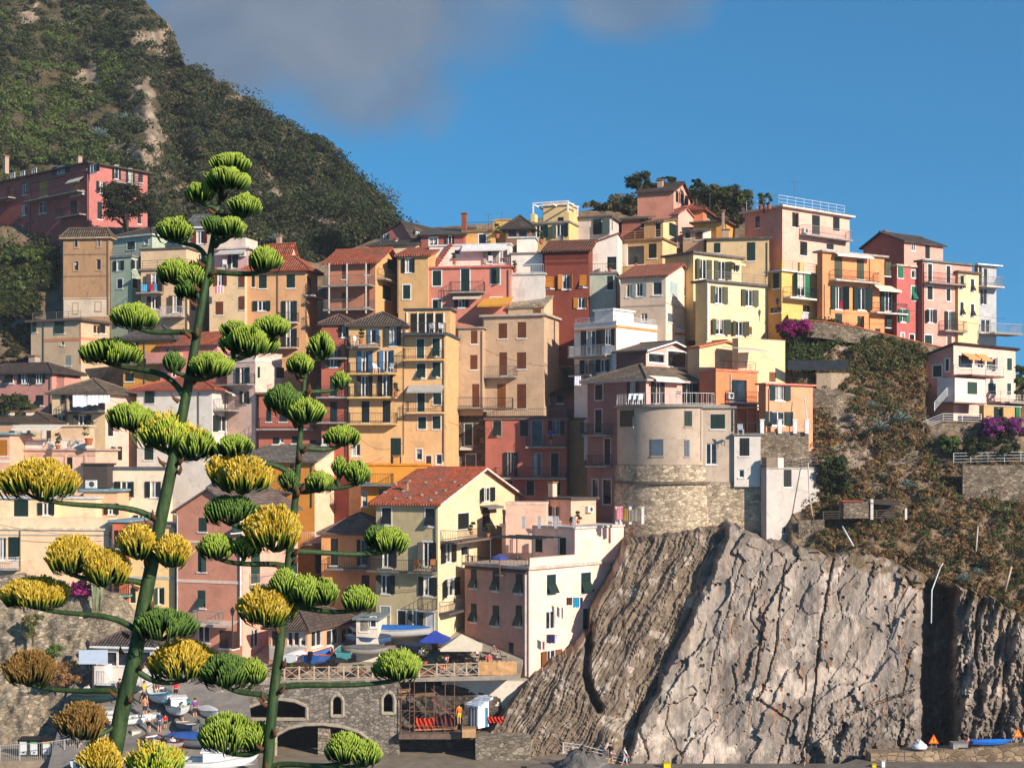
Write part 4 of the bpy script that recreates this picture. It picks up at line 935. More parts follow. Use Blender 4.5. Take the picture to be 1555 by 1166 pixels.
# pink corner house on the rock, sun and shade put into its wall colours
h = Hs('pink corner house standing on the sea rock, sun and shade painted on its walls', 706, 803, 949, 865, 1032, 44, (200, 144, 124), 121, colB=(238, 201, 186), roof='flat', rc=(200, 176, 160), oh=0.2, rt=0.25, sh='G', ext=5, trim=None, wear=0.8)
h.A('t 715 864 724 893; t 748 867 758 897; t 783 871 794 901; t 715 916 724 944; t 748 919 758 950; t 783 919 793 951; k 718 975 726 1000; k 772 975 780 1003'); h.trim = WHITE
h.B('t 830 872 844 902; t 882 869 897 900; p 829 928 843 955; c 885 923 900 955; o 821 987 852 1016 M'); h.trim = None
h.pipe('A', 799, 872, 1026, (206, 196, 188), 0.08); h.block('B', 804.5, 873, 844, 864, -0.15, 0.02)
h.block('B', 873, 982, 800, 865, -9.0, 0.006, c=(238, 201, 186), roof=(196, 186, 178)); h.block('B', 804.5, 873, 845, 863, -0.01, 0.03, c=(238, 201, 186))
ub = h.pt('B', 873, 830)[0]
for q in ((776, 816, 792, 838), (813, 817, 823, 838), (848, 816, 859, 842)): h.block('A', q[0], q[2], q[1], q[3], -ub, -ub+0.05, c=(30, 44, 40), name='door'); h.bal('A', 707, 800, 864, 0.15, rc=(30, 30, 32), sc_=(130, 110, 100))
hp = h
h.dish('A', 793, 858, 0.001) if False else None
b = MB(h.FM['B'])            # terrace rail of the upper block
u0 = h.pt('B', 873, 806)[0]; u1 = h.pt('B', 982, 800)[0]; v = h.pt('B', 873, 800)[1]
# pergola over the lower terrace
pg = MB()
for i in range(5): 
    y = 1.0+i*0.9; pg.box(-6.0, -0.5, y, y+0.08, h.H+2.5, h.H+2.6)
for x in (-5.8, -0.7):
    for y in (1.1, 4.5): pg.box(x, x+0.08, y, y+0.08, h.H+0.25, h.H+2.5)
pg.obj('pergola', paint((70, 84, 84)), h.root)
h = Hs('flat roofed pink roof house with a white cooling unit on its sunny side', 829, 867, 905, 759, 802, 44, (224, 170, 146), 129.5, roof='flat', rc=(84, 76, 72), oh=0.25, sh='K', ext=3)
h.A('o 834 769 850 786'); h.ac('B', 893, 773); h.chim(839, 745, 'A', -1.5, 1.0, 0.3, (220, 186, 160))
h = Hs('low pink parapet wall of a terrace beside the pale yellow gable', 768, 829, 832, 766, 806, 6, (230, 182, 158), 128.5, roof='flat', rc=(226, 190, 168), oh=0.05, LB=3, ext=2, name='terrace_wall', cat='wall')
# ---- terracotta and shaded houses
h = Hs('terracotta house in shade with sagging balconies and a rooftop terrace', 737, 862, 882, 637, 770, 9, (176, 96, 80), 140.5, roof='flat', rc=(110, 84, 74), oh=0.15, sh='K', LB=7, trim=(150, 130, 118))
h.A('t 749 639 761 662; c 790 638 802 662; k 808 639 823 676; o 832 639 857 660; o 765 687 786 723; p 809 688 822 723; c 837 688 848 723; c 800 730 811 752; c 840 730 851 751; k 768 730 778 750'); h.bal('A', 800, 862, 678, 1.0, rc=(70, 60, 56)); h.bal('A', 753, 862, 725, 1.0, rc=(60, 54, 52)); h.pipe('A', 861, 640, 750, (80, 76, 76))
h.block('A', 744, 806, 621, 636, -4, -3.6, (206, 138, 92)); h.toprail(0.9, (60, 60, 60), 'AB', 0.2)
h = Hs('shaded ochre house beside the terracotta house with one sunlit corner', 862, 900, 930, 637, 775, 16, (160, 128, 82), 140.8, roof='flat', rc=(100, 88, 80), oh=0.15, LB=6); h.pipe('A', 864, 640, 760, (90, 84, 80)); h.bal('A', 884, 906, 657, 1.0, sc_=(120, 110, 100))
h = Hs('low plum coloured house with a brown lean roof above the terrace', 813, 872, 880, 600, 645, 10, (138, 92, 86), 144.5, roof='sF', rh=0.9, rc=BRN, LB=5, sh='K'); h.A('p 825 600 835 612; c 846 600 855 612')
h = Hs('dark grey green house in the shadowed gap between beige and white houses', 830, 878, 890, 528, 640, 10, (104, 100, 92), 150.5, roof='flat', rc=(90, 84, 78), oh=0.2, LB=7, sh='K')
h.A('k 834 536 846 560; k 848 536 860 560; c 834 560 846 574 K; p 828 586 836 593'); h.bal('A', 823, 850, 574, 1.2, rc=(50, 56, 56)); h.bal('A', 862, 876, 548, 0.8, solid=(140, 92, 84))
h.block('A', 866, 880, 480, 530, -3, -0.5, (206, 150, 84))
# ---- tall yellow houses and beige ones
h = Hs('tall amber yellow house with green shutters and an awning frame', 613, 677, 682, 508, 705, 8, (222, 172, 110), 136.5, roof='flat', rc=(70, 78, 84), oh=0.15, sh='G', trim=(220, 206, 186), LB=7)
h.A('c 633 515 644 544 N; t 657 514 668 542; t 633 552 646 574; t 657 550 669 573; c 634 594 645 625; c 658 594 670 614; c 635 633 647 651; c 657 632 669 651; p 632 682 641 698; p 662 690 671 705; c 647 692 655 705 T'); h.bal('A', 615, 678, 508, 1.3, rc=(60, 62, 66), sc_=(70, 72, 76)); h.bal('A', 615, 675, 546, 0.9, sc_=(214, 170, 104)); h.bal('A', 620, 675, 626, 0.9, sc_=(214, 180, 130)); h.pipe('A', 613, 500, 690, (110, 92, 70)); h.pipe('A', 674, 510, 700, (110, 92, 70))
h.block('A', 615, 683, 471, 506, -4.5, -1.4, (206, 164, 104), roof=(60, 66, 72))
for x in (624, 636, 648, 662): h.block('A', x, x+9, 476, 504, -1.4, -1.34, c=(30, 32, 34), name='door')
for x in (617, 633.5, 645.5, 658, 673): h.block('A', x, x+1.6, 474, 506, -1.4, -1.28, c=(222, 218, 210), name='post'); h.awn('A', 621, 675, 585, 594, (222, 214, 200), 1.1)
h = Hs('tall amber yellow house with blue shutters and four stacked balconies', 530, 613, 616, 495, 705, 8, (222, 174, 108), 137, roof='hip', rh=1.5, rc=(112, 92, 78), rk='pan', oh=0.4, sh='K', trim=None, LB=8)
h.A('o 585 497 609 525 K; o 558 500 576 521 b; o 543 533 566 566 b; o 576 532 600 565 b; o 542 571 566 602; o 574 570 599 602; c 549 609 561 641; c 581 608 593 641; p 534 674 547 692; d 593 665 609 705 G'); h.bal('A', 531, 578, 527, 1.1); h.bal('A', 531, 603, 567, 1.0, sc_=(214, 170, 104)); h.bal('A', 531, 604, 603, 1.0, sc_=(214, 176, 110)); h.bal('A', 531, 604, 643, 1.0, sc_=(214, 176, 110)); h.pipe('A', 529.5, 500, 690, (80, 70, 60))
h = Hs('brick red house with green shutters squeezed left of the amber houses', 488, 530, 533, 493, 705, 8, (184, 92, 70), 138, roof='hip', rh=1.0, rc=(112, 88, 76), rk='pan', oh=0.3, LB=7, sh='G')
h.A('o 515 495 530 512; o 494 531 519 557; c 501 571 512 601; c 501 610 512 641; p 489 664 498 675'); h.bal('A', 478, 528, 544, 1.0); h.bal('A', 484, 528, 603, 1.0); h.bal('A', 484, 528, 641, 0.9)
h = Hs('brick red house row with a long balcony behind the smaller agave', 393, 489, 491, 598, 690, 8, (184, 96, 76), 139.5, roof='flat', rc=(120, 96, 84), LB=6, sh='G'); h.A('c 404 622 412 640; c 424 622 436 640; c 414 664 424 674; c 443 662 453 673; p 425 666 430 672; c 470 608 482 630; c 470 668 480 680'); h.bal('A', 394, 480, 651, 1.1)
h = Hs('beige house with rust brown shutters and a grey drainpipe', 679, 733, 736, 499, 625, 8, (188, 160, 128), 143.3, ext=0.4, roof='flat', rc=(150, 134, 118), oh=0.2, sh='B', LB=8); h.A('c 686 502 696 523; c 715 502 725 522; c 684 540 694 562; c 714 539 725 561; c 682 584 693 608; d 717 583 728 618 B'); h.bal('A', 679, 780, 620, 1.0, sc_=(96, 86, 78)); h.pipe('A', 732, 502, 618, (110, 100, 96))
h = Hs('large beige house with rust brown shutters and a broad roof terrace', 733, 826, 870, 479, 625, 17, (192, 164, 132), 143, ext=0.4, roof='flat', rc=(186, 168, 148), oh=0.3, rt=0.22, sh='B', trim=None); h.A('c 757 491 770 514; c 786 489 799 513; c 758 535 770 570; c 785 535 799 560; d 755 583 768 620 M; d 785 583 799 620 B'); h.bal('A', 733, 786, 572, 1.0, rc=(90, 88, 88)); h.pipe('A', 735, 484, 620, (110, 100, 96)); h.pipe('B', 841, 486, 520)
h = Hs('beige gabled roof house on the terrace of the large beige house', 772, 826, 873, 466, 482, 20, (206, 176, 138), 146, roof='gB', rh=1.4, rc=(170, 150, 124), LB=6, ext=2, sh='B', oh=0.15); h.A('c 813 463 822 477 M'); h.awn('A', 735, 781, 452, 463, (214, 150, 56), 2.0)
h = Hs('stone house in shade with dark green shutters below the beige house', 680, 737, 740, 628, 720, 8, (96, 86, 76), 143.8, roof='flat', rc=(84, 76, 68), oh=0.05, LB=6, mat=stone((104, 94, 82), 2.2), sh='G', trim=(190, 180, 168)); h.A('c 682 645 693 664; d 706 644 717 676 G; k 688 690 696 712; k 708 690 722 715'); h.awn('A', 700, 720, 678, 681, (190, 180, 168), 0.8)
# ---- second row
h = Hs('red roofed brick pink house with open timber galleries', 498, 570, 606, 397, 475, 16, (192, 118, 86), 148, colB=(208, 162, 96), roof='gB', rh=1.7, rc=(192, 98, 64), rk='pan', oh=0.6, sh='T', LB=7)
h.A('d 519 401 528 424 B; d 554 400 562 417 B; d 519 444 527 470 B; d 553 442 561 466 B'); h.bal('A', 499, 569, 435, 1.5, rc=(120, 104, 92)); h.bal('A', 499, 569, 471, 1.5, rc=(120, 104, 92)); h.B('c 588 395 600 416 G; c 581 434 594 456 G'); h.bal('B', 572, 606, 428, 1.0)
for px in (500, 527, 556):
    u, v0 = h.pt('A', px, 476, 1.4); v1 = h.pt('A', px, 400, 1.4)[1]; b = MB(h.FM['A']); b.box(u-0.06, u+0.06, 1.38, 1.5, v0, v1); b.obj('post', paint((206, 190, 176)), h.root)
h = Hs('tan house with a red roof and white framed green shutters', 605, 650, 654, 388, 475, 10, (204, 162, 100), 148.5, roof='sF', rh=1.6, rc=(192, 98, 64), rk='pan', oh=0.4, sh='K', trim=WHITE, LB=6); h.A('o 610 393 630 414; c 612 433 623 454 G'); h.pipe('A', 604, 392, 476, (110, 90, 80))
h = Hs('salmon pink house with a roof terrace and one iron balcony', 649, 775, 780, 406, 476, 9, (212, 124, 104), 147.5, roof='flat', rc=(196, 104, 84), oh=0.2, sh='G', trim=WHITE, LB=7, wear=0.3); h.A('c 657 411 670 434; c 700 409 713 444; c 746 407 759 431; c 657 455 670 468; o 690 453 712 467; p 745 452 762 458'); h.bal('A', 685, 737, 444, 1.0); h.awn('A', 690, 732, 448, 452, (200, 180, 160), 0.9); h.pipe('A', 772, 410, 474, (90, 80, 76)); h.toprail(0.8, (210, 130, 110), 'A', 0.0)
h = Hs('white roof house with a stepped red stair wall on the salmon terrace', 652, 775, 783, 372, 404, 9, (222, 218, 212), 151, roof='flat', rc=(206, 200, 194), oh=0.1, LB=5, sh='y', wear=0.25); h.A('o 734 380 752 400 S; o 753 380 772 399 S; k 690 380 698 386'); h.awn('A', 703, 770, 372, 379, (214, 208, 200), 1.0)
b = MB(h.FM['A'])
for i in range(9):
    u, v = h.pt('A', 663+i*2.6, 401-i*3.7, 0.4); b.box(u-0.15, u+0.15, 0.01, 0.5, v-0.12, v+0.12)
b.obj('stair', paint((150, 70, 54)), h.root)
h = Hs('dark red house with a sagging slate roof and white window frames', 639, 704, 708, 357, 378, 8, (164, 84, 76), 155, roof='sF', rh=1.6, rc=(92, 84, 74), oh=0.4, LB=6, trim=WHITE, sh='K'); h.A('p 652 361 664 374; o 677 358 690 372')
h = Hs('rose pink split roof house against the mountain edge', 577, 622, 664, 356, 395, 30, (198, 116, 100), 160, colB=(216, 140, 122), roof='gA', rh=1.4, rc=(84, 70, 62), oh=0.35, rp=0.75, sh='K'); h.A('o 578 355 595 365'); h.B('o 627 352 640 360'); h.chim(601, 376, 'A', 2.0, 1.2, 0.14, (200, 190, 180))
h = Hs('cream wall and dark slate roof strip between the rose and red houses', 560, 632, 640, 372, 395, 12, (220, 190, 140), 154.5, roof='sF', rh=1.2, rc=(80, 70, 62), oh=0.3, LB=5)
h = Hs('yellow house with potted terrace and tall wire frame poles', 704, 752, 757, 352, 378, 8, (222, 170, 86), 156, roof='flat', rc=(150, 110, 76), oh=0.2, LB=5, trim=WHITE); h.A('k 727 356 738 370'); h.toprail(0.9, (70, 66, 62), 'AB', 0.3)
h = Hs('taller yellow house block with a plain wall below the skyline', 749, 776, 790, 335, 366, 14, (226, 182, 96), 157, roof='flat', rc=(190, 150, 90), oh=0.05, LB=6); h.chim(705, 335, 'A', 0.5, 1.0, 0.25, (150, 80, 60))
h = Hs('low brown house with a broad dark slate roof beside the pergola house', 768, 806, 812, 348, 378, 8, (140, 100, 74), 155, roof='hip', rh=1.6, rc=(84, 72, 62), oh=0.5, LB=6, sh='T'); h.A('k 772 350 784 360; k 788 350 800 360'); 
h = Hs('pale yellow house topped by a white timber pergola', 806, 864, 886, 338, 385, 20, (222, 190, 116), 155, roof='flat', rc=(150, 136, 118), oh=0.15, sh='G', LB=7); h.A('o 807 342 832 361; o 838 340 863 360'); h.dish('A', 853, 364, 0.4)
h.block('A', 825, 862, 311, 336, -5.5, -2.2, (222, 192, 130), roof=(214, 180, 150)); h.block('A', 806, 812, 325, 337, -1, -0.01, (222, 190, 116)); h.block('A', 856, 864, 322, 337, -5, -0.01, (222, 190, 116))
pg = MB(); z = h.H+2.2; L = h.LA
for x in (-L+0.1, -L*0.5, -0.3): pg.box(x, x+0.14, 0.2, 4.0, z, z+0.14)
for y in (0.25, 2.0, 3.9): pg.box(-L+0.1, -0.1, y, y+0.14, z+0.142, z+0.26)
for x in (-L+0.1, -0.3):
    for y in (0.25, 3.8): pg.box(x, x+0.14, y, y+0.14, h.H+0.2, z-0.002)
pg.obj('pergola', paint((226, 222, 214)), h.root); h.A('k 847 330 856 337')
h = Hs('lavender white house with one wide dark green shutter', 872, 926, 968, 330, 372, 18, (198, 192, 190), 157, roof='flat', rc=(90, 80, 74), oh=0.3, sh='G', LB=7); h.A('c 901 333 926 356'); h.pipe('A', 930, 330, 350)
h = Hs('dark red house with painted frieze and orange slatted shutters', 827, 894, 905, 381, 470, 10, (132, 60, 46), 148, roof='sF', rh=1.7, rc=(140, 84, 62), rk='pan', oh=0.35, sh='O', LB=5, wear=0.4); h.A('t 829 420 841 438; o 847 417 873 439; t 880 417 891 436; o 871 452 895 468'); h.band('A', 388, (104, 44, 34), 0.9, 828, 893, 0.015); h.band('A', 400, (104, 44, 34), 0.3, 828, 893, 0.015)
h = Hs('white gabled house with a red roof edge and planted terrace', 893, 938, 944, 372, 415, 10, (222, 218, 210), 151, roof='sL', rh=1.1, rc=(160, 84, 60), rk='pan', oh=0.15, LB=5, sh='L'); h.A('k 922 390 936 410')
h = Hs('sage green house with a single dark shutter below a small terrace', 894, 936, 942, 416, 475, 8, (160, 174, 160), 148.5, roof='flat', rc=(120, 104, 94), oh=0.15, LB=6, sh='K'); h.A('c 922 419 931 440'); h.toprail(0.9, (90, 90, 86), 'A', 0.25); h.pipe('A', 936, 418, 470, (90, 94, 96))
h = Hs('grey white house with a white railed balcony and small attic', 776, 827, 832, 417, 470, 8, (200, 198, 194), 148, roof='flat', rc=(190, 180, 170), oh=0.15, LB=7, sh='K', wear=0.9); h.toprail(0.9, (222, 220, 214), 'A', 0.22); h.block('A', 776, 824, 386, 416, -5, -2.0, (222, 218, 210), roof=(130, 120, 110)); h.block('A', 785, 812, 362, 386, -6, -3.5, (226, 222, 214), roof=(190, 186, 180))
# ---- centre right stack
h = Hs('ochre tan house with an open white loggia under its terrace', 942, 1006, 1080, 364, 412, 24, (196, 152, 92), 154.5, colB=(222, 190, 132), roof='flat', rc=(140, 104, 74), oh=0.2, sh='K', wear=0.8); h.A('k 953 374 978 402; c 985 370 997 392'); h.ac('B', 1029, 373, 0.9)
h.block('A', 943, 953, 370, 405, -0.1, 0.02, (222, 214, 202)); h.toprail(0.9, (206, 150, 90), 'A', 0.0)
h = Hs('cream arched gable house with a green shutter above the tan loggia', 978, 1007, 1040, 337, 362, 26, (196, 150, 92), 157.5, colB=(226, 194, 130), roof='gB', rh=0.7, rc=(140, 110, 88), rk='pan', oh=0.2, sh='G', ext=3); h.B('c 1016 341 1030 360'); h.A('k 995 339 1003 360')
h = Hs('brick red terrace house half hidden left of the arched gable', 944, 980, 990, 333, 362, 14, (150, 88, 74), 160, roof='sF', rh=1.0, rc=(116, 98, 84), oh=0.4, LB=5, sh='K'); h.A('k 973 332 979 346')
h = Hs('pink house with a white gable crowning the top of the village', 968, 1023, 1048, 290, 334, 22, (220, 138, 112), 166, colB=(226, 158, 136), roof='gB', rh=1.5, rc=(84, 66, 56), oh=0.35, trim=(226, 214, 206), sh='K'); h.trim = None; h.B('c 1026 291 1030 308; c 1033 295 1037 311; c 1040 298 1044 312'); h.chim(1003, 284, 'A', -2, 1.0, 0.3)
h = Hs('bright orange house with a low hipped roof just below the summit house', 1030, 1068, 1088, 319, 350, 20, (218, 124, 78), 163, roof='hip', rh=0.8, rc=(180, 92, 62), rk='pan', oh=0.4, sh='G'); h.B('c 1073 327 1084 335')
h = Hs('pink gable peeping above the slate roofs right of the arched gable', 1020, 1030, 1053, 326, 345, 40, (226, 170, 156), 161, roof='gB', rh=0.8, rc=(190, 110, 90), rk='pan', oh=0.2)
h = Hs('yellow orange house strip under a long dark eave', 1053, 1100, 1116, 337, 366, 24, (226, 158, 66), 159.5, roof='flat', rc=(96, 72, 58), oh=0.4, rt=0.2); h.chim(1098, 333, 'A', 0.5, 1.2, 0.12)
h = Hs('white gable house with a dark slate roof and shady porch', 1037, 1068, 1100, 352, 376, 26, (190, 160, 128), 157.5, colB=(222, 212, 194), roof='gB', rh=0.9, rc=(96, 86, 76), oh=0.3, sh='T'); h.A('k 1041 350 1048 362; k 1056 350 1066 364')
h = Hs('cream house with a long stone slate roof and two dark green shutters', 1073, 1168, 1174, 362, 425, 9, (206, 178, 128), 152.5, roof='sF', rh=0.9, rc=(104, 92, 80), oh=0.3, sh='G', LB=6); h.A('c 1084 369 1094 384; c 1134 368 1147 396'); h.chim(1102, 358, 'A', -2, 0.8, 0.35); h.pipe('A', 1165, 368, 420)
h = Hs('yellow house with tall olive shutters opening on a roof terrace', 1010, 1053, 1126, 385, 430, 52, (206, 180, 112), 148.5, colB=(230, 200, 152), roof='flat', rc=(110, 100, 92), oh=0.35, rt=0.22, sh='L', LB=8); h.B('o 1055 394 1080 424; o 1084 397 1108 425; p 1114 403 1122 414'); h.awn('B', 1108, 1124, 398, 400, (214, 196, 160), 0.8)
h = Hs('canary yellow three storey house with olive shutters and roof terrace', 1056, 1073, 1165, 428, 520, 56, (206, 178, 116), 142.5, colB=(232, 202, 156), roof='flat', rc=(104, 96, 92), oh=0.35, rt=0.22, sh='L', wear=0.2); h.B('o 1079 435 1104 461; o 1125 440 1150 465; o 1079 485 1107 508; o 1110 488 1135 510; c 1134 496 1142 508 M'); h.toprail(0.95, (120, 120, 120), 'B', 0.0); h.pipe('B', 1074, 430, 516, (222, 216, 206), 0.1)  # narrow left wall is a darker yellow, with shade put into it
h = Hs('white house with a red tiled gable roof and grey green windows', 942, 1011, 1057, 419, 525, 24, (206, 184, 160), 143.5, colB=(226, 208, 190), roof='gB', rh=1.7, rc=(184, 106, 78), rk='pan', oh=0.35, sh='S', trim=None, wear=0.2); h.A('p 951 432 956 451; o 960 430 982 450; g 991 428 1005 448; p 973 476 983 488'); h.B('c 1017 429 1029 449 P; p 1039 437 1044 450; c 1014 476 1021 489 y'); h.band('A', 464, (190, 168, 146), 0.15); h.band('B', 467, (206, 190, 172), 0.12)
h = Hs('white terrace house with an orange painted band under its parapet', 872, 936, 1040, 500, 605, 40, (222, 218, 214), 138.5, roof='par', rh=0.75, rc=(226, 222, 216), oh=0.2, sh='K', wear=0.15); h.A('o 883 502 914 540; o 914 500 934 525; o 882 547 904 568; o 906 546 928 565'); h.bal('A', 872, 929, 541, 1.1, rc=(190, 190, 190)); h.band('A', 501, (222, 138, 60), 0.25); h.band('B', 502, (222, 138, 60), 0.25); h.bal('A', 872, 905, 570, 1.0)
h.block('A', 903, 931, 472, 498, -5, -1.5, (222, 218, 212), roof=(226, 222, 216)); h.toprail(0.5, (206, 206, 206), 'AB', 0.0, dz=0.65)
# pink house over the tower, and its neighbours
h = Hs('pink gabled attic house with large glass gable windows', 938, 981, 1058, 533, 575, 42, (120, 84, 80), 135.5, colB=(226, 168, 158), roof='gB', rh=1.0, rc=(112, 96, 84), oh=0.45, trim=(206, 108, 72), sh='G', ext=3)  # left wall is the pink darkened, its shade painted in
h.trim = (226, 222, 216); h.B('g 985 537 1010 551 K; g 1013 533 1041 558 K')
h = Hs('pink house with a shade toned left wall and stone weighted roof above the round tower', 892, 981, 1089, 578, 780, 44, (150, 104, 98), 130.5, colB=(226, 164, 154), roof='hip', rh=1.7, rc=(122, 104, 86), rk='brick', oh=0.55, sh='K', trim=(190, 170, 160), wear=0.3)  # plum tone of face A is shade painted into the pink wall
h.A('c 904 584 915 607 K; o 953 579 970 600; c 904 622 914 657; c 918 666 927 705 K; k 900 728 908 760; k 916 728 928 765'); h.B('o 988 580 1008 613; o 1036 580 1056 613; p 1027 594 1034 600'); h.awn('B', 985, 1028, 572, 577, (226, 214, 196), 0.9); h.bal('A', 894, 930, 660, 0.9, rc=(50, 46, 46)); h.bal('A', 898, 930, 707, 0.9, rc=(50, 46, 46)); h.pipe('B', 1062, 582, 614)
# round tower
tw = thing('round_tower', 'round beige plastered tower on a rubble stone base above the cliff', 'tower', at(1020, 820, 133.2))
tp = tw.location; RT = 5.15
def tower_part(name, r0, r1, pya, pyb, mat, a0=-105, a1=200, n=48, bat=0):
    z0 = CZ+(HY-pyb)*128.3/F-tp.z; z1 = CZ+(HY-pya)*128.3/F-tp.z; vs = []; fs = []
    for i in range(n+1):
        a = R(a0+(a1-a0)*i/n); s, c = math.sin(a), -math.cos(a)
        vs += [(s*r0, c*r0, z0), (s*r1, c*r1, z1)]
    for i in range(n): fs.append((2*i, 2*i+2, 2*i+3, 2*i+1))
    b = MB(); b.add(vs, fs); b.poly([vs[2*i+1] for i in range(n+1)]); return b.obj(name, mat, tw, True)
BG = (186, 168, 148)
wt = tower_part('wall', RT, RT, 618, 706, plaster(BG, 0.9)); tower_part('stone_base', RT+0.45, RT+0.12, 706.5, 826, stone((198, 176, 148), 2.6, 0.8)); tower_part('terrace_slab', RT+0.25, RT+0.3, 613.5, 618, paint((150, 138, 126), 0.9, 0.3))
bnd = tower_part('ledge', RT+0.42, RT+0.4, 731, 735, paint((110, 96, 80), 0.95, 0.4))
def tower_win(px0, py0, px1, py1, c, r=RT):
    pm = (px0+px1)/2; kx = (pm-HX)/F
    # first hit of the ray with the cylinder
    ox, oy = -tp.x, -tp.y; dx, dy = kx, 1.0; A_ = dx*dx+dy*dy; B_ = ox*dx+oy*dy; C_ = ox*ox+oy*oy-r*r
    t = (-B_-math.sqrt(max(B_*B_-A_*C_, 0)))/A_; x, y = ox+dx*t, oy+dy*t; ang = math.atan2(x, -y); Yw = t
    wdt = (px1-px0)*Yw/F/max(0.35, math.cos(ang)); z0 = CZ+(HY-py1)*Yw/F-tp.z; z1 = CZ+(HY-py0)*Yw/F-tp.z
    M = Matrix.Translation((x, y, 0)) @ Matrix.Rotation(ang, 4, 'Z')
    b = MB(M); b.box(-wdt/2-0.08, wdt/2+0.08, -0.06, 0.05, z0-0.12, z0); b.box(-wdt/2-0.05, wdt/2+0.05, -0.03, 0.05, z1, z1+0.06); wo = b.obj('window', paint((170, 156, 138)), tw)
    b = MB(M); b.box(-wdt/2, -0.01, -0.05, 0.1, z0, z1); b.obj('shutter', slats(c), wo); b = MB(M); b.box(0.01, wdt/2, -0.05, 0.1, z0, z1); b.obj('shutter', slats(c), wo)
tower_win(943, 623, 960, 648, SH['G']); tower_win(1040, 624, 1051, 647, SH['G']); tower_win(990, 667, 1007, 692, SH['y']); tower_win(1040, 668, 1047, 693, SH['y'])
for px, py in ((980, 715), (1030, 715), (955, 712)):
    tower_win(px-6, py-3, px+6, py+3, (44, 38, 34))
b = MB(); pts = [(math.sin(R(a))*(RT+0.15), -math.cos(R(a))*(RT+0.15)) for a in range(-80, 45, 6)]
railing(b, pts, CZ+(HY-613.5)*128.3/F-tp.z, 1.0, 0.18); b.obj('railing', paint((206, 204, 200)), tw)
h = Hs('flat fronted beige house joined to the right of the round tower', 1062, 1115, 1117, 620, 735, 4, (188, 171, 152), 128.4, roof='flat', rc=(150, 140, 128), oh=0.2, sh='G', LB=6, ext=0.3, wear=0.9); h.A('c 1079 629 1101 651; p 1072 673 1088 705 M'); h.trim = None; h.pipe('A', 1064, 622, 700, (90, 76, 66)); h.pipe('A', 1113, 622, 655, (90, 90, 84))
h = Hs('rubble stone retaining wall under the beige and white houses', 1062, 1168, 1172, 733, 830, 4, (176, 156, 130), 128.1, roof='flat', rc=(140, 122, 104), oh=0.02, rt=0.06, LB=5, ext=2, mat=stone((198, 176, 148), 2.6, 0.8), name='retaining_wall', cat='wall')
h = Hs('small white house block with a glass railed terrace on top', 1115, 1155, 1163, 661, 734, 6, (210, 206, 202), 127.8, roof='flat', rc=(130, 120, 112), oh=0.15, sh='K', LB=5, ext=0.3, wear=0.2); h.A('c 1123 665 1138 692; p 1122 713 1130 725'); h.toprail(0.95, (60, 58, 58), 'AB', 0.25)
pg = MB(); L = h.LA
for x in (-L+0.2, -L*0.5, -0.3):
    for y in (0.8, 3.2): pg.box(x, x+0.07, y, y+0.07, h.H+0.2, h.H+2.5)
for y in (0.8, 2.0, 3.2): pg.box(-L+0.1, -0.1, y, y+0.08, h.H+2.502, h.H+2.6)
pg.obj('pergola', paint((50, 44, 42)), h.root)
h = Hs('tall white cabin block standing alone on the cliff edge', 1156, 1164, 1213, 712, 821, 62, (170, 164, 160), 126.6, colB=(182, 180, 178), roof='flat', rc=(176, 168, 160), oh=0.08, rt=0.1, sh='K', LB=6, ext=0.6, wear=0.15); h.B('c 1190 713 1202 739; k 1190 801 1194 809'); h.toprail(0.9, (120, 110, 100), 'AB', 0.0)
h.block('B', 1164, 1180, 695, 710, -0.8, -0.1, (130, 116, 100)); h.block('B', 1181, 1190, 695, 710, -0.8, -0.1, (206, 200, 190))
h = Hs('orange house with a planted roof terrace and iron stair', 1062, 1087, 1150, 563, 665, 50, (190, 104, 70), 132.5, colB=(222, 128, 76), roof='flat', rc=(206, 120, 92), oh=0.1, sh='G', ext=2); h.B('k 1113 577 1134 610 G; c 1108 577 1114 609 G'); h.bal('B', 1101, 1152, 611, 1.0, sc_=(200, 190, 180)); h.ac('B', 1106, 601); h.pipe('B', 1109, 568, 600, (222, 196, 180)); h.toprail(0.8, (120, 80, 70), 'B', 0.0); h.awn('B', 1096, 1146, 528, 530, (190, 176, 156), 2.0)
h = Hs('small salmon orange house with open green shutters above the stone bank', 1152, 1163, 1205, 584, 655, 56, (206, 120, 80), 129.5, colB=(224, 150, 108), roof='flat', rc=(214, 124, 104), oh=0.25, rt=0.16, sh='G', ext=2, LB=6); h.B('o 1168 586 1199 608; o 1160 625 1203 646'); h.pipe('B', 1167, 590, 640, (190, 130, 110))
h = Hs('cream cube house with an orange trimmed low gable', 1044, 1062, 1124, 528, 600, 54, (206, 170, 124), 136.5, colB=(230, 196, 146), roof='gB', rh=0.7, rc=(206, 120, 84), rk='pan', oh=0.2, LB=7, trim=(206, 116, 80), ext=2)
h = Hs('tall blank cream tower house at the edge of the planted bank', 1112, 1121, 1186, 514, 590, 58, (214, 180, 130), 135.8, colB=(232, 198, 148), roof='flat', rc=(226, 196, 150), oh=0.04, rt=0.06, LB=6, ext=2, wear=0.15); h.B('c 1168 565 1178 580 M')
h = Hs('large blush pink house with a railed flat roof at the right of the summit', 1131, 1188, 1290, 315, 400, 52, (206, 144, 122), 158.5, colB=(228, 178, 160), roof='flat', rc=(216, 196, 180), oh=0.5, rt=0.22, sh='K', wear=0.15); h.B('c 1203 323 1213 345; d 1233 327 1245 358 K; c 1265 330 1275 351; k 1215 367 1226 388; k 1255 371 1266 379'); h.A('k 1147 329 1154 346'); h.bal('B', 1214, 1285, 361, 1.0, rc=(150, 140, 136), sc_=(170, 160, 156)); h.ac('B', 1221, 351); h.toprail(1.2, (200, 206, 212), 'AB', 0.0, e=0.4)  # face A is a browner copy of the pink, shade put into the colour
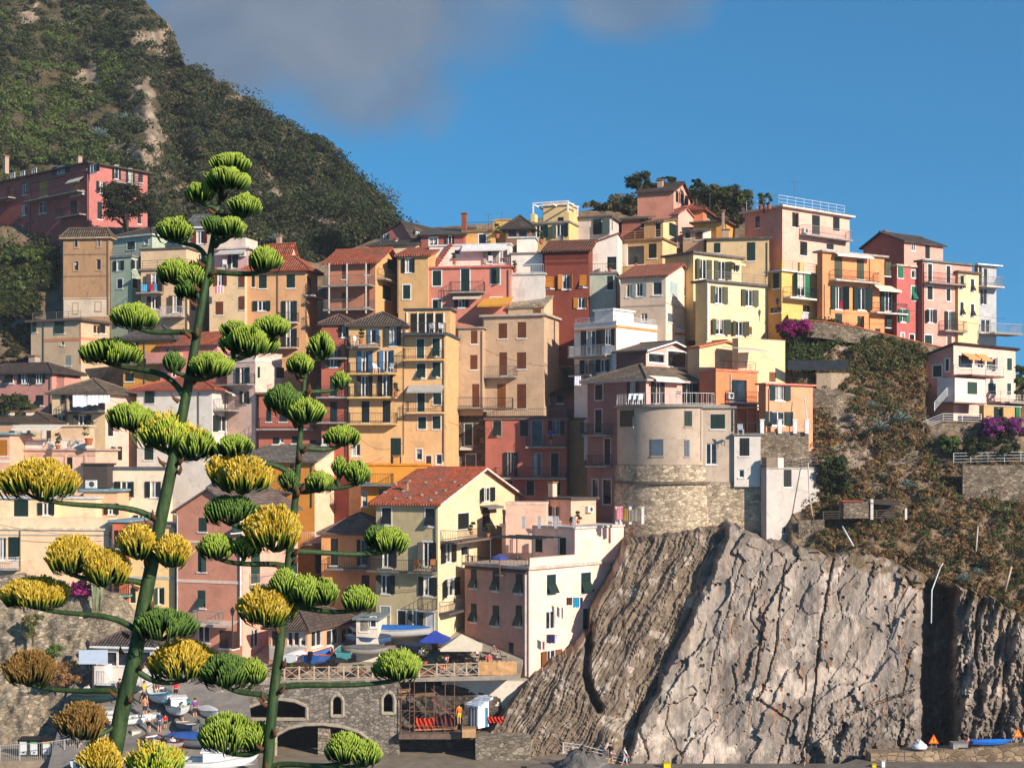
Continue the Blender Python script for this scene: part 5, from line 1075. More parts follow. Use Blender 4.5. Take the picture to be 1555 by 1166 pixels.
h = Hs('golden yellow house with bright green shutters and a white eave', 1166, 1187, 1247, 412, 495, 52, (206, 150, 66), 145.6, colB=(228, 182, 92), roof='flat', rc=(222, 214, 202), oh=0.3, rt=0.15, sh='g', LB=7); h.B('o 1201 415 1229 450; k 1219 464 1231 474; d 1218 475 1230 490 W'); h.A('c 1174 415 1183 438 G; k 1170 467 1186 475'); h.bal('B', 1189, 1244, 454, 1.0, sc_=(222, 214, 202)); h.toprail(1.0, (200, 150, 80), 'AB', 0.0, posts=1.4)
for px in (1190, 1217, 1244):
    u, v = h.pt('B', px, 408); b = MB(h.FM['B']); b.box(u-0.13, u+0.13, -0.4, -0.1, h.H+0.15, h.H+1.15); b.obj('post', plaster((226, 172, 70)), h.root)
h = Hs('orange house with olive upper shutters and tall green lower shutters', 1241, 1249, 1362, 383, 515, 60, (206, 130, 84), 147, colB=(230, 146, 88), roof='flat', rc=(170, 156, 144), oh=0.35, rt=0.2, sh='G', LB=8.7, wear=0.2)
h.B('c 1267 390 1279 423 L; c 1301 394 1312 424 L; c 1343 398 1352 419 L; o 1261 435 1287 470; o 1295 437 1322 471; o 1336 440 1361 473; c 1268 476 1279 492; c 1302 480 1312 498; c 1345 480 1353 497; c 1329 499 1337 506'); h.bal('B', 1260, 1327, 428, 1.0, sc_=(190, 176, 160)); h.bal('B', 1322, 1369, 476, 1.0, sc_=(206, 200, 190)); h.awn('B', 1264, 1319, 385, 388, (226, 214, 196), 0.8); h.awn('B', 1325, 1359, 434, 440, (226, 206, 180), 1.0); h.pipe('B', 1320, 388, 500, (190, 130, 100)); h.pipe('B', 1252, 432, 510, (222, 160, 110), 0.09)
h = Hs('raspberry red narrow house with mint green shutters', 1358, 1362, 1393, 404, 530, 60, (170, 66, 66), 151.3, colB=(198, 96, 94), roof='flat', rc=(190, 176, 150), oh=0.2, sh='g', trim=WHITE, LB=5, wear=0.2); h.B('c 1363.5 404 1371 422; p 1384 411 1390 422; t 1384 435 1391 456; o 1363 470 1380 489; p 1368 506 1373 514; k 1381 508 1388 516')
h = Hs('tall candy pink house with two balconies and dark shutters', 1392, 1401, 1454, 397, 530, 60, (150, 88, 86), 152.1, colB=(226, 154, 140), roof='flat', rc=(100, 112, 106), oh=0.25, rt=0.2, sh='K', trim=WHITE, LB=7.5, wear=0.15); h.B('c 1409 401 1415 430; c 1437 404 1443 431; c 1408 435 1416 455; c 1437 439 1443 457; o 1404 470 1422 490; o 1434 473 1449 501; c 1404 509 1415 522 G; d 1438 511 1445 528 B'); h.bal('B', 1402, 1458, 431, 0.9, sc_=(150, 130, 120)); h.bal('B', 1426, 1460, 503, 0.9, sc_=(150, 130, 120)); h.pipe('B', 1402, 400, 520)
h = Hs('broad pink house with a shade toned side wall rising behind the orange house', 1311, 1373, 1432, 367, 420, 56, (150, 88, 82), 157, colB=(226, 156, 142), roof='gA', rh=1.3, rc=(84, 70, 64), oh=0.35, rp=0.45, sh='K', trim=None); h.B('p 1383 369 1389 381; c 1405 373 1412 393'); h.chim(1344, 362, 'A', -4, 1.0, 0.3, (196, 140, 90))  # side wall colour carries the shade of the pink house
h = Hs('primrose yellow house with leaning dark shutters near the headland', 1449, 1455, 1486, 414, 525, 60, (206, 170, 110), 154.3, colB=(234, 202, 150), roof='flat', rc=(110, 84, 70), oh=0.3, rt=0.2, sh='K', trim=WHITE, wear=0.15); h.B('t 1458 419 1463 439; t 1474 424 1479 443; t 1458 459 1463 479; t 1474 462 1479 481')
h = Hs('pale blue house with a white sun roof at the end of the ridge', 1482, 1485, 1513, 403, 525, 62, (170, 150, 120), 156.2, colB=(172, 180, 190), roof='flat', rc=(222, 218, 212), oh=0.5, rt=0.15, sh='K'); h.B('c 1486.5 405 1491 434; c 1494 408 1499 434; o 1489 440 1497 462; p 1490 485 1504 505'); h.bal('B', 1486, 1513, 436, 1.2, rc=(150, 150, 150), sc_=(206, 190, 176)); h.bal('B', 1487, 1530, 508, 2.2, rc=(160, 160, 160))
h = Hs('pink and white villa with a projecting bay below the headland houses', 1406, 1448, 1542, 538, 615, 48, (222, 142, 122), 138.5, colB=(234, 184, 170), roof='sL', rh=0.9, rc=(104, 86, 76), rk='pan', oh=0.35, sh='N', trim=WHITE, ext=1.5, wear=0.1)
h.A('c 1417 555 1430 572; c 1436 545 1441 563'); h.B('k 1455 540 1476 558; k 1484 545 1493 558; c 1498 543 1512 561; c 1529 544 1535 562; c 1500 582 1512 598; c 1529 582 1535 599'); h.bal('B', 1448, 1497, 571, 2.0, rc=(226, 222, 216), bars=0.0, sc_=(120, 96, 84)); h.bal('B', 1499, 1549, 611, 1.5, rc=(226, 222, 216), bars=0.0)
h.block('B', 1450, 1496, 575, 611, -0.2, 1.7, (230, 206, 192), name='bay'); h.block('B', 1470, 1484, 580, 598, 1.68, 1.76, c=SH['N'], name='shutter'); h.block('B', 1448, 1498, 611, 613, -0.2, 1.85, c=(120, 96, 84), name='bay_floor'); h.awn('B', 1460, 1478, 537, 543, (214, 150, 90), 0.8); h.awn('B', 1480, 1496, 538, 545, (214, 150, 90), 0.8)
h = Hs('ochre stone basement with green arched doors beneath the pink villa', 1490, 1494, 1553, 616, 640, 48, (196, 152, 92), 137.2, roof='flat', rc=(206, 200, 190), oh=0.1, rt=0.08, LB=7, ext=1.5, sh='G'); h.B('c 1509 618 1524 640; c 1541 618 1547 634 g')
for h in HS: h.fin()
for px, py in ((601, 735), (622, 731), (646, 733), (668, 729), (690, 732), (584, 748), (600, 757), (622, 756), (640, 752), (662, 749), (676, 745), (612, 746), (654, 760), (700, 737)):
    u, v = hy.pt('A', px, py, -1.5); sl0 = hy.rh/(hy.LB*hy.rp); o = hy.inv @ (Vector((0, 0, CZ))-hy.o); d = hy.inv @ Vector(((px-HX)/F, 1, (HY-py)/F))
    t_ = (hy.H+0.19+sl0*o.y-o.z)/(d.z-sl0*d.y); q = o+d*t_; b = MB(Matrix.Translation(q)); b.lathe([(0.16, -0.05), (0.19, 0.05), (0.12, 0.13), (0.03, 0.15)], 7); b.obj('ballast_stone', paint((150, 130, 112), 0.95, 0.3), hy.roofo)
# ---------------------------------------------------------------- the two flowering agave stalks in the foreground
AY = 18.0; S = AY/F
def stalk_mat():
    t = NT('agave_stalk'); n = t.noise(3, 5, 0.6, t.mp((6, 6, 0.8))); n2 = t.noise(22, 4)
    col = t.ramp(n, [(0.3, rgb(32, 48, 24)), (0.55, rgb(52, 72, 35)), (0.75, rgb(74, 90, 52))])
    col = t.mix(0.5, col, t.ramp(n2, [(0.35, (0.6, 0.6, 0.6)), (0.65, (1.15, 1.15, 1.15))]), 'MULTIPLY')
    t.bump(n2, 0.3, 0.01); return t.fin(col, 0.6, 0.3)
STM = stalk_mat(); BRM = paint((96, 60, 38), 0.9, 0.4)
BUD = vcol('agave_buds', 0.25, 9.0, 0.6, bump=0, trans=0.1)
PALS = dict(g=((28, 48, 22), (66, 94, 34), (156, 172, 66)), d=((24, 42, 20), (50, 76, 32), (100, 126, 56)), y=((40, 60, 22), (84, 104, 34), (160, 146, 40)), b=((44, 46, 26), (84, 74, 38), (124, 98, 50)), m=((34, 58, 22), (84, 112, 38), (178, 188, 66)))
def bez(p0, p1, p2, p3, n=12):
    return [p0*(1-t)**3+p1*3*t*(1-t)**2+p2*3*t*t*(1-t)+p3*t**3 for t in [i/n for i in range(n+1)]]
def flower_cluster(parent, cx, cy, w, h, kind, dy):
    """umbel: upright club shaped buds spread over a dome; flowering ones carry yellow stamens"""
    base = np.array(at(cx, cy+h*0.46, AY))+np.array([0, dy, 0]); W = w*S*0.465; Hh = h*S*0.78
    n = int(min(720, max(110, (w/2)**2*math.pi*1.5/11)))
    i = np.arange(n)+0.5; rho = np.sqrt(i/n); az = i*2.39996+rng.uniform(0, 6)
    lump = 1+0.13*np.sin(az*3+rng.uniform(0, 6))*rho+0.07*np.sin(az*5+rng.uniform(0, 6))
    hz = 0.30+0.66*np.sqrt(np.clip(1-rho**2.2, 0, 1))+rng.normal(size=n)*0.035+0.06*np.sin(az*2+rho*6)+0.05*np.sin(az*4+rho*9+cx)
    tip = np.stack([rho*np.cos(az)*W*lump, rho*np.sin(az)*W*lump, hz*Hh], 1)
    dr = np.stack([rho*np.cos(az)*0.62, rho*np.sin(az)*0.62, np.full(n, 1.0)], 1)+rng.normal(size=(n, 3))*0.06; dr /= np.linalg.norm(dr, axis=1, keepdims=True)
    kp = fbm(tip[:, 0]/S/11+cx, tip[:, 1]/S/11+cy, 2, 3) > 0.30; tip, dr = tip[kp], dr[kp]; n = len(tip)
    L = rng.uniform(0.8, 1.2, (n, 1))*(7+h*0.22)*S; Rr = rng.uniform(1.15, 1.7, (n, 1))*S
    ref = np.where(np.abs(dr[:, 2:3]) > 0.95, np.array([[1., 0, 0]]), np.array([[0, 0, 1.]]))
    u = np.cross(dr, ref); u /= np.linalg.norm(u, axis=1, keepdims=True)+1e-9; v = np.cross(dr, u)
    st = [(-0.3, 0.28), (0.0, 0.62), (0.35, 1.0), (0.8, 0.92), (1.0, 0.3)]; K = 5
    pal = np.array([[lin(x) for x in c] for c in PALS[kind]]); vs = []; cs = []
    for t, r in st:
        ctr = tip+dr*L*(t-1)
        if t < 0: ctr = ctr*np.array([0.72, 0.72, 0.8])
        for k in range(K):
            a = 2*math.pi*k/K; vs.append(ctr+(u*math.cos(a)+v*math.sin(a))*Rr*r)
            tt = max(0, t); c = pal[0]*(1-tt*2)+pal[1]*tt*2 if tt < 0.5 else pal[1]*(2-tt*2)+pal[2]*(tt*2-1)
            cs.append(np.repeat(c[None], n, 0))
    V = np.stack(vs, 1).reshape(-1, 3); Cc = np.stack(cs, 1)
    Cc = (Cc*rng.uniform(0.75, 1.25, (n, 1, 1))).reshape(-1, 3)
    q = []
    for s in range(len(st)-1):
        for k in range(K): q.append([s*K+k, s*K+(k+1) % K, (s+1)*K+(k+1) % K, (s+1)*K+k])
    q.append([20, 21, 22, 23]); q = np.array(q)
    Q = (q[None]+(np.arange(n)*K*len(st))[:, None, None]).reshape(-1, 4)
    if kind in 'yb' or kind == 'm':
        hn = 7 if kind != 'm' else 2
        sel = np.repeat(np.arange(n)[(rng.random(n) < (0.92 if kind != 'm' else 0.25))], hn); m = len(sel)
        hd = dr[sel]+rng.normal(size=(m, 3))*0.2; hd[:, 2] += 0.25; hd /= np.linalg.norm(hd, axis=1, keepdims=True)
        p0 = tip[sel]-dr[sel]*L[sel]*0.45; ln = rng.uniform(9, 17, (m, 1))*S
        sd_ = np.cross(hd, rng.normal(size=(m, 3))); sd_ /= np.linalg.norm(sd_, axis=1, keepdims=True)+1e-9; sd_ *= 0.6*S
        H4 = np.stack([p0-sd_, p0+sd_, p0+hd*ln+sd_*1.5, p0+hd*ln-sd_*1.5], 1).reshape(-1, 3)
        hc = lincol((208, 174, 56), (186, 152, 46), (216, 192, 92)) if kind != 'b' else lincol((144, 108, 58), (120, 92, 52), (160, 124, 68))
        hc = np.repeat(hc[rng.integers(0, 3, m)], 4, 0)
        Q = np.vstack([Q, np.arange(m*4).reshape(-1, 4)+len(V)]); V = np.vstack([V, H4]); Cc = np.vstack([Cc, hc])
    o = np_mesh('flower_cluster', V+base-np.array(parent.parent.location), Q, BUD, np.clip(Cc, 0, 1), True, parent)
    return o
def agave(label, trunk, branches):
    b0 = at(trunk[0][0], trunk[0][1], AY); root = thing('flowering_agave', label, 'agave', b0)
    pts = [at(x, y, AY)-b0 for x, y, w_ in trunk]; rad = [w_*S*0.325 for x, y, w_ in trunk]
    # smooth
    P2, R2 = [], []
    for i in range(len(pts)-1):
        for k in range(4):
            t = k/4; pa = pts[max(i-1, 0)]; pb = pts[i]; pc = pts[i+1]; pd = pts[min(i+2, len(pts)-1)]
            P2.append(0.5*((2*pb)+(pc-pa)*t+(2*pa-5*pb+4*pc-pd)*t*t+(3*pb-pa-3*pc+pd)*t**3)); R2.append(rad[i]*(1-t)+rad[i+1]*t)
    P2.append(pts[-1]); R2.append(rad[-1])
    MB().tube(P2, R2, 14).obj('stalk', STM, root, True)
    ty = [t[1] for t in trunk][::-1]; tx = [t[0] for t in trunk][::-1]; tw_ = [t[2] for t in trunk][::-1]
    br = MB()
    for ya, cl in branches:
        x0 = float(np.interp(ya, ty, tx)); p0 = at(x0, ya, AY)-b0
        cx, cy, w, h, kind = cl[0]; side = 1 if cx > x0 else -1
        dist = abs(cx-x0); dy = rng.uniform(-0.35, 0.35) if dist > 40 else rng.uniform(-0.25, 0.1)
        if len(cl[0]) > 5 or False: pass
        bt = MB(); e0 = None
        for j, (cx, cy, w, h, kind) in enumerate(cl):
            ddy = dy+(rng.uniform(-0.08, 0.08) if j else 0)
            yb = cy+h*0.52; end = at(cx, yb, AY)-b0+Vector((0, ddy, 0))
            if j == 0:
                dx = cx-x0; lvl = min(yb+8, ya) if ya > yb else yb
                p1 = at(x0+dx*0.22, ya-(ya-lvl)*1.05-6, AY)-b0; p2 = at(x0+dx*0.62, lvl+10 if abs(dx) > 60 else lvl+4, AY)-b0+Vector((0, ddy*0.8, 0))
                path = bez(p0, p1, p2, end, 14); r0 = (4.1 if abs(dx) > 60 else 3.6)*S
                bt.tube(path, [r0*(1.25-0.45*i/14) for i in range(15)], 8); e0 = path[9]; e1 = path[11]
            else:
                mid = (e0+end)*0.5+Vector((0, 0, -6*S)); bt.tube(bez(e1, (e1+mid)*0.5, mid, end, 8), [3.4*S]*9, 7)
            for k in range(7):      # short candelabra arms under the umbel
                a = k*0.9+0.3; t_ = end+Vector((math.cos(a)*w*S*0.28, math.sin(a)*w*S*0.28, h*S*0.22)); bt.tube([end-Vector((0, 0, 2*S)), end+(t_-end)*0.5-Vector((0, 0, 1.5*S)), t_], [2.6*S, 2.2*S, 1.8*S], 6)
        bo = bt.obj('branch', STM, root, True)
        for (cx, cy, w, h, kind), ddy in zip(cl, [dy]*len(cl)):
            flower_cluster(bo, cx, cy, w, h, kind, ddy)
        # dry bract at the joint
        br = MB(); rr = float(np.interp(ya, ty, tw_))*S/2; q0 = p0+Vector((side*rr*0.7, -rr*0.6, -4*S)); br.tube([q0, q0+Vector((side*7*S, -3*S, 5*S)), q0+Vector((side*11*S, -4*S, 13*S))], [4*S, 2.5*S, 0.4*S], 6); br.obj('bract', BRM, root, True)
    for i in range(14):
        yq = trunk[0][1]-60-i*(trunk[0][1]-trunk[-1][1]-80)/14; xq = float(np.interp(yq, ty, tx)); rr = float(np.interp(yq, ty, tw_))*S/2
        a = i*2.4; q0 = at(xq, yq, AY)-b0+Vector((math.cos(a)*rr*0.95, -abs(math.sin(a))*rr*0.95, 0)); o_ = (q0-(at(xq, yq, AY)-b0)).normalized()
        br = MB(); br.tube([q0, q0+o_*5*S+Vector((0, 0, 6*S)), q0+o_*5*S+Vector((0, 0, 15*S))], [4.5*S, 3*S, 0.4*S], 6); br.obj('bract', BRM, root, True)
    return root
agave('taller flowering agave stalk at the left with yellow and green flower heads', [(128, 1330, 42), (150, 1230, 40), (172, 1150, 38), (184, 1085, 37), (204, 1000, 35), (218, 920, 33), (232, 850, 31), (247, 775, 29), (263, 700, 27), (279, 620, 24), (290, 560, 22), (300, 500, 20), (312, 430, 17), (324, 360, 13), (332, 312, 9), (338, 285, 5)], [
    (300, [(356, 248, 62, 32, 'g'), (350, 270, 74, 38, 'g')]), (330, [(372, 308, 54, 40, 'g')]), (322, [(306, 290, 50, 34, 'g')]), (372, [(356, 345, 54, 34, 'g'), (330, 342, 40, 30, 'd')]),
    (402, [(263, 340, 62, 44, 'g')]), (415, [(404, 390, 58, 44, 'g')]), (462, [(262, 405, 62, 44, 'g'), (295, 412, 60, 50, 'g'), (285, 432, 50, 34, 'd')]),
    (508, [(202, 474, 80, 42, 'g')]), (545, [(372, 508, 94, 56, 'g'), (408, 487, 62, 36, 'g'), (350, 492, 48, 36, 'g')]), (606, [(158, 526, 102, 46, 'g')]), (578, [(325, 550, 76, 44, 'g'), (268, 546, 40, 34, 'd')]),
    (702, [(252, 650, 96, 62, 'm'), (196, 626, 84, 46, 'g'), (298, 668, 70, 54, 'g')]), (795, [(76, 722, 122, 66, 'y')]), (700, [(286, 662, 60, 40, 'm')]),
    (842, [(216, 818, 56, 50, 'y')]), (838, [(268, 832, 56, 46, 'y')]), (890, [(116, 838, 84, 62, 'y'), (166, 856, 74, 56, 'y')]), (962, [(52, 898, 108, 46, 'y')]),
    (958, [(252, 938, 104, 54, 'd')]), (1050, [(34, 1016, 82, 54, 'b')]), (1092, [(136, 1084, 76, 54, 'b')]), (1010, [(272, 1002, 104, 66, 'y')]), (1150, [(160, 1142, 64, 60, 'y')]), (1165, [(238, 1146, 92, 56, 'm')])])
agave('slimmer flowering agave stalk to the right with mostly green flower heads', [(392, 1330, 27), (400, 1230, 26), (406, 1166, 25), (415, 1060, 24), (425, 980, 22), (433, 900, 20), (442, 820, 18), (450, 740, 16), (456, 660, 13), (461, 590, 11), (466, 545, 8), (468, 525, 5)], [
    (548, [(490, 520, 48, 46, 'g')]), (575, [(458, 548, 48, 34, 'g')]), (600, [(516, 572, 32, 30, 'g')]), (640, [(434, 600, 66, 54, 'd'), (466, 618, 64, 44, 'g')]), (682, [(517, 656, 62, 34, 'g')]),
    (740, [(541, 712, 48, 42, 'g'), (515, 704, 30, 34, 'g')]), (742, [(484, 726, 50, 36, 'g'), (438, 724, 40, 36, 'd')]), (735, [(360, 672, 62, 40, 'g'), (372, 716, 92, 60, 'y'), (336, 712, 40, 46, 'y')]),
    (812, [(348, 768, 94, 52, 'd')]), (808, [(420, 796, 92, 72, 'y')]), (862, [(330, 824, 66, 44, 'g'), (372, 824, 50, 38, 'g')]), (838, [(588, 816, 66, 46, 'g'), (566, 812, 40, 40, 'd')]),
    (905, [(436, 876, 52, 48, 'g'), (466, 888, 62, 56, 'g'), (496, 890, 46, 46, 'g')]), (918, [(544, 902, 60, 44, 'g')]), (945, [(408, 914, 92, 62, 'y')]), (1046, [(606, 1002, 80, 54, 'g')]),
    (1066, [(342, 1012, 92, 60, 'd'), (384, 1014, 50, 46, 'g')]), (1132, [(342, 1108, 104, 70, 'g'), (388, 1116, 60, 54, 'g')]), (1168, [(530, 1120, 66, 52, 'g'), (560, 1128, 54, 44, 'g')])])
# ---------------------------------------------------------------- harbour ground
from mathutils.geometry import tessellate_polygon
def sheet(name, pts, mat, th=0.3):
    b = MB(); b.slab(pts, (0, 0, -th)); return tag(b.obj(name, mat), kind='structure')
def paving(c):
    key = ('paving', c)
    if key in MATS: return MATS[key]
    t = NT('paving'); b = rgb(c); n = t.noise(0.7, 6, 0.65); n2 = t.noise(5, 4)
    col = t.mix(t.ramp(n, [(0.35, (0, 0, 0)), (0.7, (1, 1, 1))]), sc(b, 1.15), sc(b, 0.65)); col = t.mix(0.4, col, t.ramp(n2, [(0.3, (0.6,)*3), (0.7, (1.2,)*3)]), 'MULTIPLY')
    t.bump(n2, 0.4, 0.03); MATS[key] = t.fin(col, 0.9, 0.2); return MATS[key]
def zx(px, Y): return (px-HX)*Y/F
PZ = lambda Y: 7.6+(Y-118)*0.29
sheet('plaza', [(zx(372, 117.2), 117.2, PZ(117.2)), (zx(790, 118.2), 118.2, PZ(118.2)), (zx(815, 138), 138, PZ(138)), (zx(300, 138), 138, PZ(138)), (zx(300, 118.5), 118.5, 6.4)], paving((150, 136, 120)), 0.35)
RZ = lambda Y: 1.6+(Y-106)*0.42
sheet('slipway', [(zx(60, 104), 104, RZ(104)), (zx(400, 104), 104, RZ(104)), (zx(372, 120), 120, RZ(120)), (zx(110, 120), 120, RZ(120))], paving((124, 116, 108)), 0.4)
sheet('upper_lane', [(zx(100, 119.9), 119.9, RZ(120)), (zx(374, 119.9), 119.9, RZ(120)), (zx(374, 126), 126, RZ(120)+1.6), (zx(100, 126), 126, RZ(120)+1.6)], paving((132, 122, 112)), 0.4)
sheet('quay', [(zx(-120, 100), 100, 1.2), (zx(860, 100), 100, 1.2), (zx(860, 121), 121, 1.2), (zx(-120, 121), 121, 1.2)], paving((132, 118, 100)), 1.6)
sheet('bin_terrace', [(zx(-80, 109.6), 109.6, 2.4), (zx(142, 109.6), 109.6, 2.4), (zx(142, 118), 118, 2.4), (zx(-80, 118), 118, 2.4)], paving((150, 132, 112)), 1.4)
PAVP = paving((112, 102, 92))
sheet('pier', [(zx(800, 106), 106, 1.5), (zx(1700, 106), 106, 1.5), (zx(1700, 114.5), 114.5, 1.5), (zx(1300, 114.5), 114.5, 1.5), (zx(1280, 112.9), 112.9, 1.5), (zx(800, 112.9), 112.9, 1.5)], PAVP, 1.6)

def cut_wall(name, label, cat, Y, outer, holes, mat, depth=1.2, trim=None, inner=None):
    c = at(sum(p[0] for p in outer)/len(outer), max(p[1] for p in outer), Y); root = thing(name, label, cat, c)
    P = [at(x, y, Y)-c for x, y in outer]; Hh = [[at(x, y, Y)-c for x, y in h] for h in holes]
    loops = [P]+Hh; flat = [p for l in loops for p in l]; tri = tessellate_polygon(loops)
    b = MB(); b.add(flat, [tuple(t) for t in tri])
    d = Vector((0, depth, 0))
    for l in loops:
        for i in range(len(l)): p, q = l[i], l[(i+1) % len(l)]; b.add([p, q, q+d, p+d], [(0, 1, 2, 3)])
    b.obj('wall', mat, root)
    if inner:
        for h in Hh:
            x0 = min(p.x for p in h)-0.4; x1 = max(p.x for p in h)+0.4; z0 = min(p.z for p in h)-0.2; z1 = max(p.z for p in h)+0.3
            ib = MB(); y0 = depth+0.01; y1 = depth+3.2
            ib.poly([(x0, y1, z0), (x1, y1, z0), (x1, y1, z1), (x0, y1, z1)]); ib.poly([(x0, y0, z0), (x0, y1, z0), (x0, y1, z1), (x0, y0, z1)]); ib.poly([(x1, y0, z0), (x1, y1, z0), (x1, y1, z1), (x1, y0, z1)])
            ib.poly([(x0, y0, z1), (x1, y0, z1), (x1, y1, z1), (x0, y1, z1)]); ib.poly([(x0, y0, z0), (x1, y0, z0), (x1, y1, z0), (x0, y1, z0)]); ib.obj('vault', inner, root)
    if trim:
        for h in Hh:
            tb = MB(); n = len(h)
            for i in range(n):
                p, q = h[i], h[(i+1) % n]; tb.tube([p+Vector((0, 0.02, 0)), q+Vector((0, 0.02, 0))], 0.16, 6)
            tb.obj('arch_trim', trim, root)
    return root
ST1 = stone((136, 126, 114), 2.4, 0.55)
cut_wall('arcade_wall', 'weathered grey stone sea wall pierced by two wide arches and two small arched openings', 'wall', 117.3, [(368, 1180), (606, 1180), (606, 1033), (368, 1036)],
         [[(372, 1092), (466, 1092), (466, 1072), (448, 1064), (425, 1061), (400, 1065), (372, 1075)], [(418, 1176), (566, 1176), (562, 1124), (545, 1111), (520, 1103), (490, 1099), (462, 1100), (438, 1105), (418, 1116)],
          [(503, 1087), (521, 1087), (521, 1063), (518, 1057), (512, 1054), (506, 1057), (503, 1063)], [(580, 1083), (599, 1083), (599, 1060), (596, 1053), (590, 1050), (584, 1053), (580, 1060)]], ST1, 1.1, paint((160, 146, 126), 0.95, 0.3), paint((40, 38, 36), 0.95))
b = MB(); c0 = at(492, 1176, 117.6)
b.box(-0.5, 0.5, 0, 0.9, 0, 3.9); tag(b.obj('stone_pillar', stone((150, 136, 118), 2.2, 0.5)), 'square stone pillar standing in the wide lower arch', 'pillar'); bpy.data.objects['stone_pillar'].location = c0
# rough stone banks: real sheets with thickness
def bank(name, label, cat, top, bot, Yt, Ybm, mat, seed=1, amp=0.6, n=(90, 60), kind=None):
    nx, ny = n; s = np.linspace(0, 1, nx); t = np.linspace(0, 1, ny)[:, None]
    def res(pl):
        pl = np.array(pl, float); L = np.r_[0, np.cumsum(np.hypot(*np.diff(pl, axis=0).T))]; L /= L[-1]
        return np.interp(s, L, pl[:, 0]), np.interp(s, L, pl[:, 1])
    tx, ty = res(top); bx, by = res(bot)
    PX = bx*(1-t)+tx*t; PY = by*(1-t)+ty*t; YY = Ybm*(1-t)+Yt*t+(fbm(PX/12, PY/12, 4, seed)-0.5)*amp*2
    X = (PX-HX)*YY/F; Z = CZ+(HY-PY)*YY/F
    X = np.vstack([X, X[-1:]]); Z = np.vstack([Z, Z[-1:]-0.05]); YY = np.vstack([YY, YY[-1:]+3])
    o = np_mesh(name, np.stack([X, YY, Z], -1).reshape(-1, 3), grid_quads(nx, ny+1), mat, None, True)
    return tag(o, label, cat) if kind is None else tag(o, kind=kind)
bank('retaining_wall', 'huge rough stone retaining wall at the far left with weeds growing on it', 'wall', [(-60, 884), (20, 872), (70, 900), (110, 890), (150, 900), (172, 905), (206, 945), (212, 968)], [(-60, 1150), (90, 1150), (140, 1055)], 122.5, 115.5, stone((150, 136, 116), 2.2, 0.6), 2, 0.8)
bank('rubble_wall', 'slanting rubble wall between the slipway and the arcade', 'wall', [(286, 1078), (316, 1056), (345, 1044), (376, 1035)], [(286, 1180), (376, 1180)], 117.4, 116.2, stone((150, 138, 122), 2.2, 0.5), 3, 0.4, (40, 40))
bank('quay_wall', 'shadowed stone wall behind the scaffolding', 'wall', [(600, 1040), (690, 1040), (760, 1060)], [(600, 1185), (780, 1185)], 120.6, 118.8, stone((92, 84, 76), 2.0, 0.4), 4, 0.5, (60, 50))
b = MB(); p0 = at(722, 1122, 115.5); p1 = at(806, 1122, 115.5); b.box(p0.x, p1.x, 115.5, 119, 0, p0.z); tag(b.obj('landing_block', stone((142, 130, 114), 2.0, 0.5)), 'square stone landing block at the foot of the sea rock', 'wall')
h = House('white concrete boathouse with three small windows under the plaza', 671, 805, 808, 1033, 1100, 1.5, (218, 208, 196), 120.6, roof='flat', rc=(190, 176, 156), oh=0.05, rt=0.12, LB=4, ext=2, name='boathouse', cat='building', wear=0.3); h.A('k 699 1059 711 1068; k 719 1058 735 1067; k 743 1057 755 1069'); h.block('A', 648, 671, 1035, 1100, -4, -2.2, (160, 150, 140)); h.fin()
h = House('small beach hut with blue and white striped walls on the quay', 712, 726, 742, 1073, 1104, 42, (70, 110, 150), 116.8, colB=(222, 224, 226), roof='sF', rh=0.4, rc=(196, 206, 220), oh=0.25, ext=0.1, name='beach_hut', cat='hut', wear=0.05, LB=1.3)
for x0, x1 in ((714.5, 716.5), (719, 721), (723.3, 725)): h.block('A', x0, x1, 1075, 1103, -0.02, 0.03, (222, 224, 226))
h.block('B', 737, 741, 1074, 1103, -0.02, 0.03, (40, 120, 180)); h.fin()
h = House('low white harbour kiosk with a brown roof and white balcony railing', 146, 232, 262, 984, 1038, 10, (206, 202, 198), 117.2, roof='hip', rh=1.0, rc=(100, 84, 76), rk='pan', oh=0.4, LB=3, ext=1.5, name='harbour_kiosk', cat='kiosk', trim=(222, 218, 212), sh='K'); h.A('k 162 990 178 1010; k 179 990 196 1010; k 206 990 228 1010'); h.bal('A', 158, 232, 1034, 1.4, rc=(222, 220, 216), sc_=(206, 202, 196), bars=0.22); h.block('A', 143, 158, 1011, 1040, -1, 1.3, (222, 216, 208)); h.fin()
b = MB(); c = at(141, 1008, 116.5); b.box(-1.15, 1.15, 0, 0.25, 0, 1.15); sg = thing('sign_box', 'blank pale blue grey sign box on a post in front of the kiosk', 'sign', c-Vector((0, 0, 2.2))); o = b.obj('panel', paint((176, 186, 200), 0.4, 0.1), sg); o.location = (0, 0, 2.2); b = MB(); b.box(-0.06, 0.06, 0.08, 0.2, 0, 2.2); b.obj('post', paint((60, 60, 64)), sg)

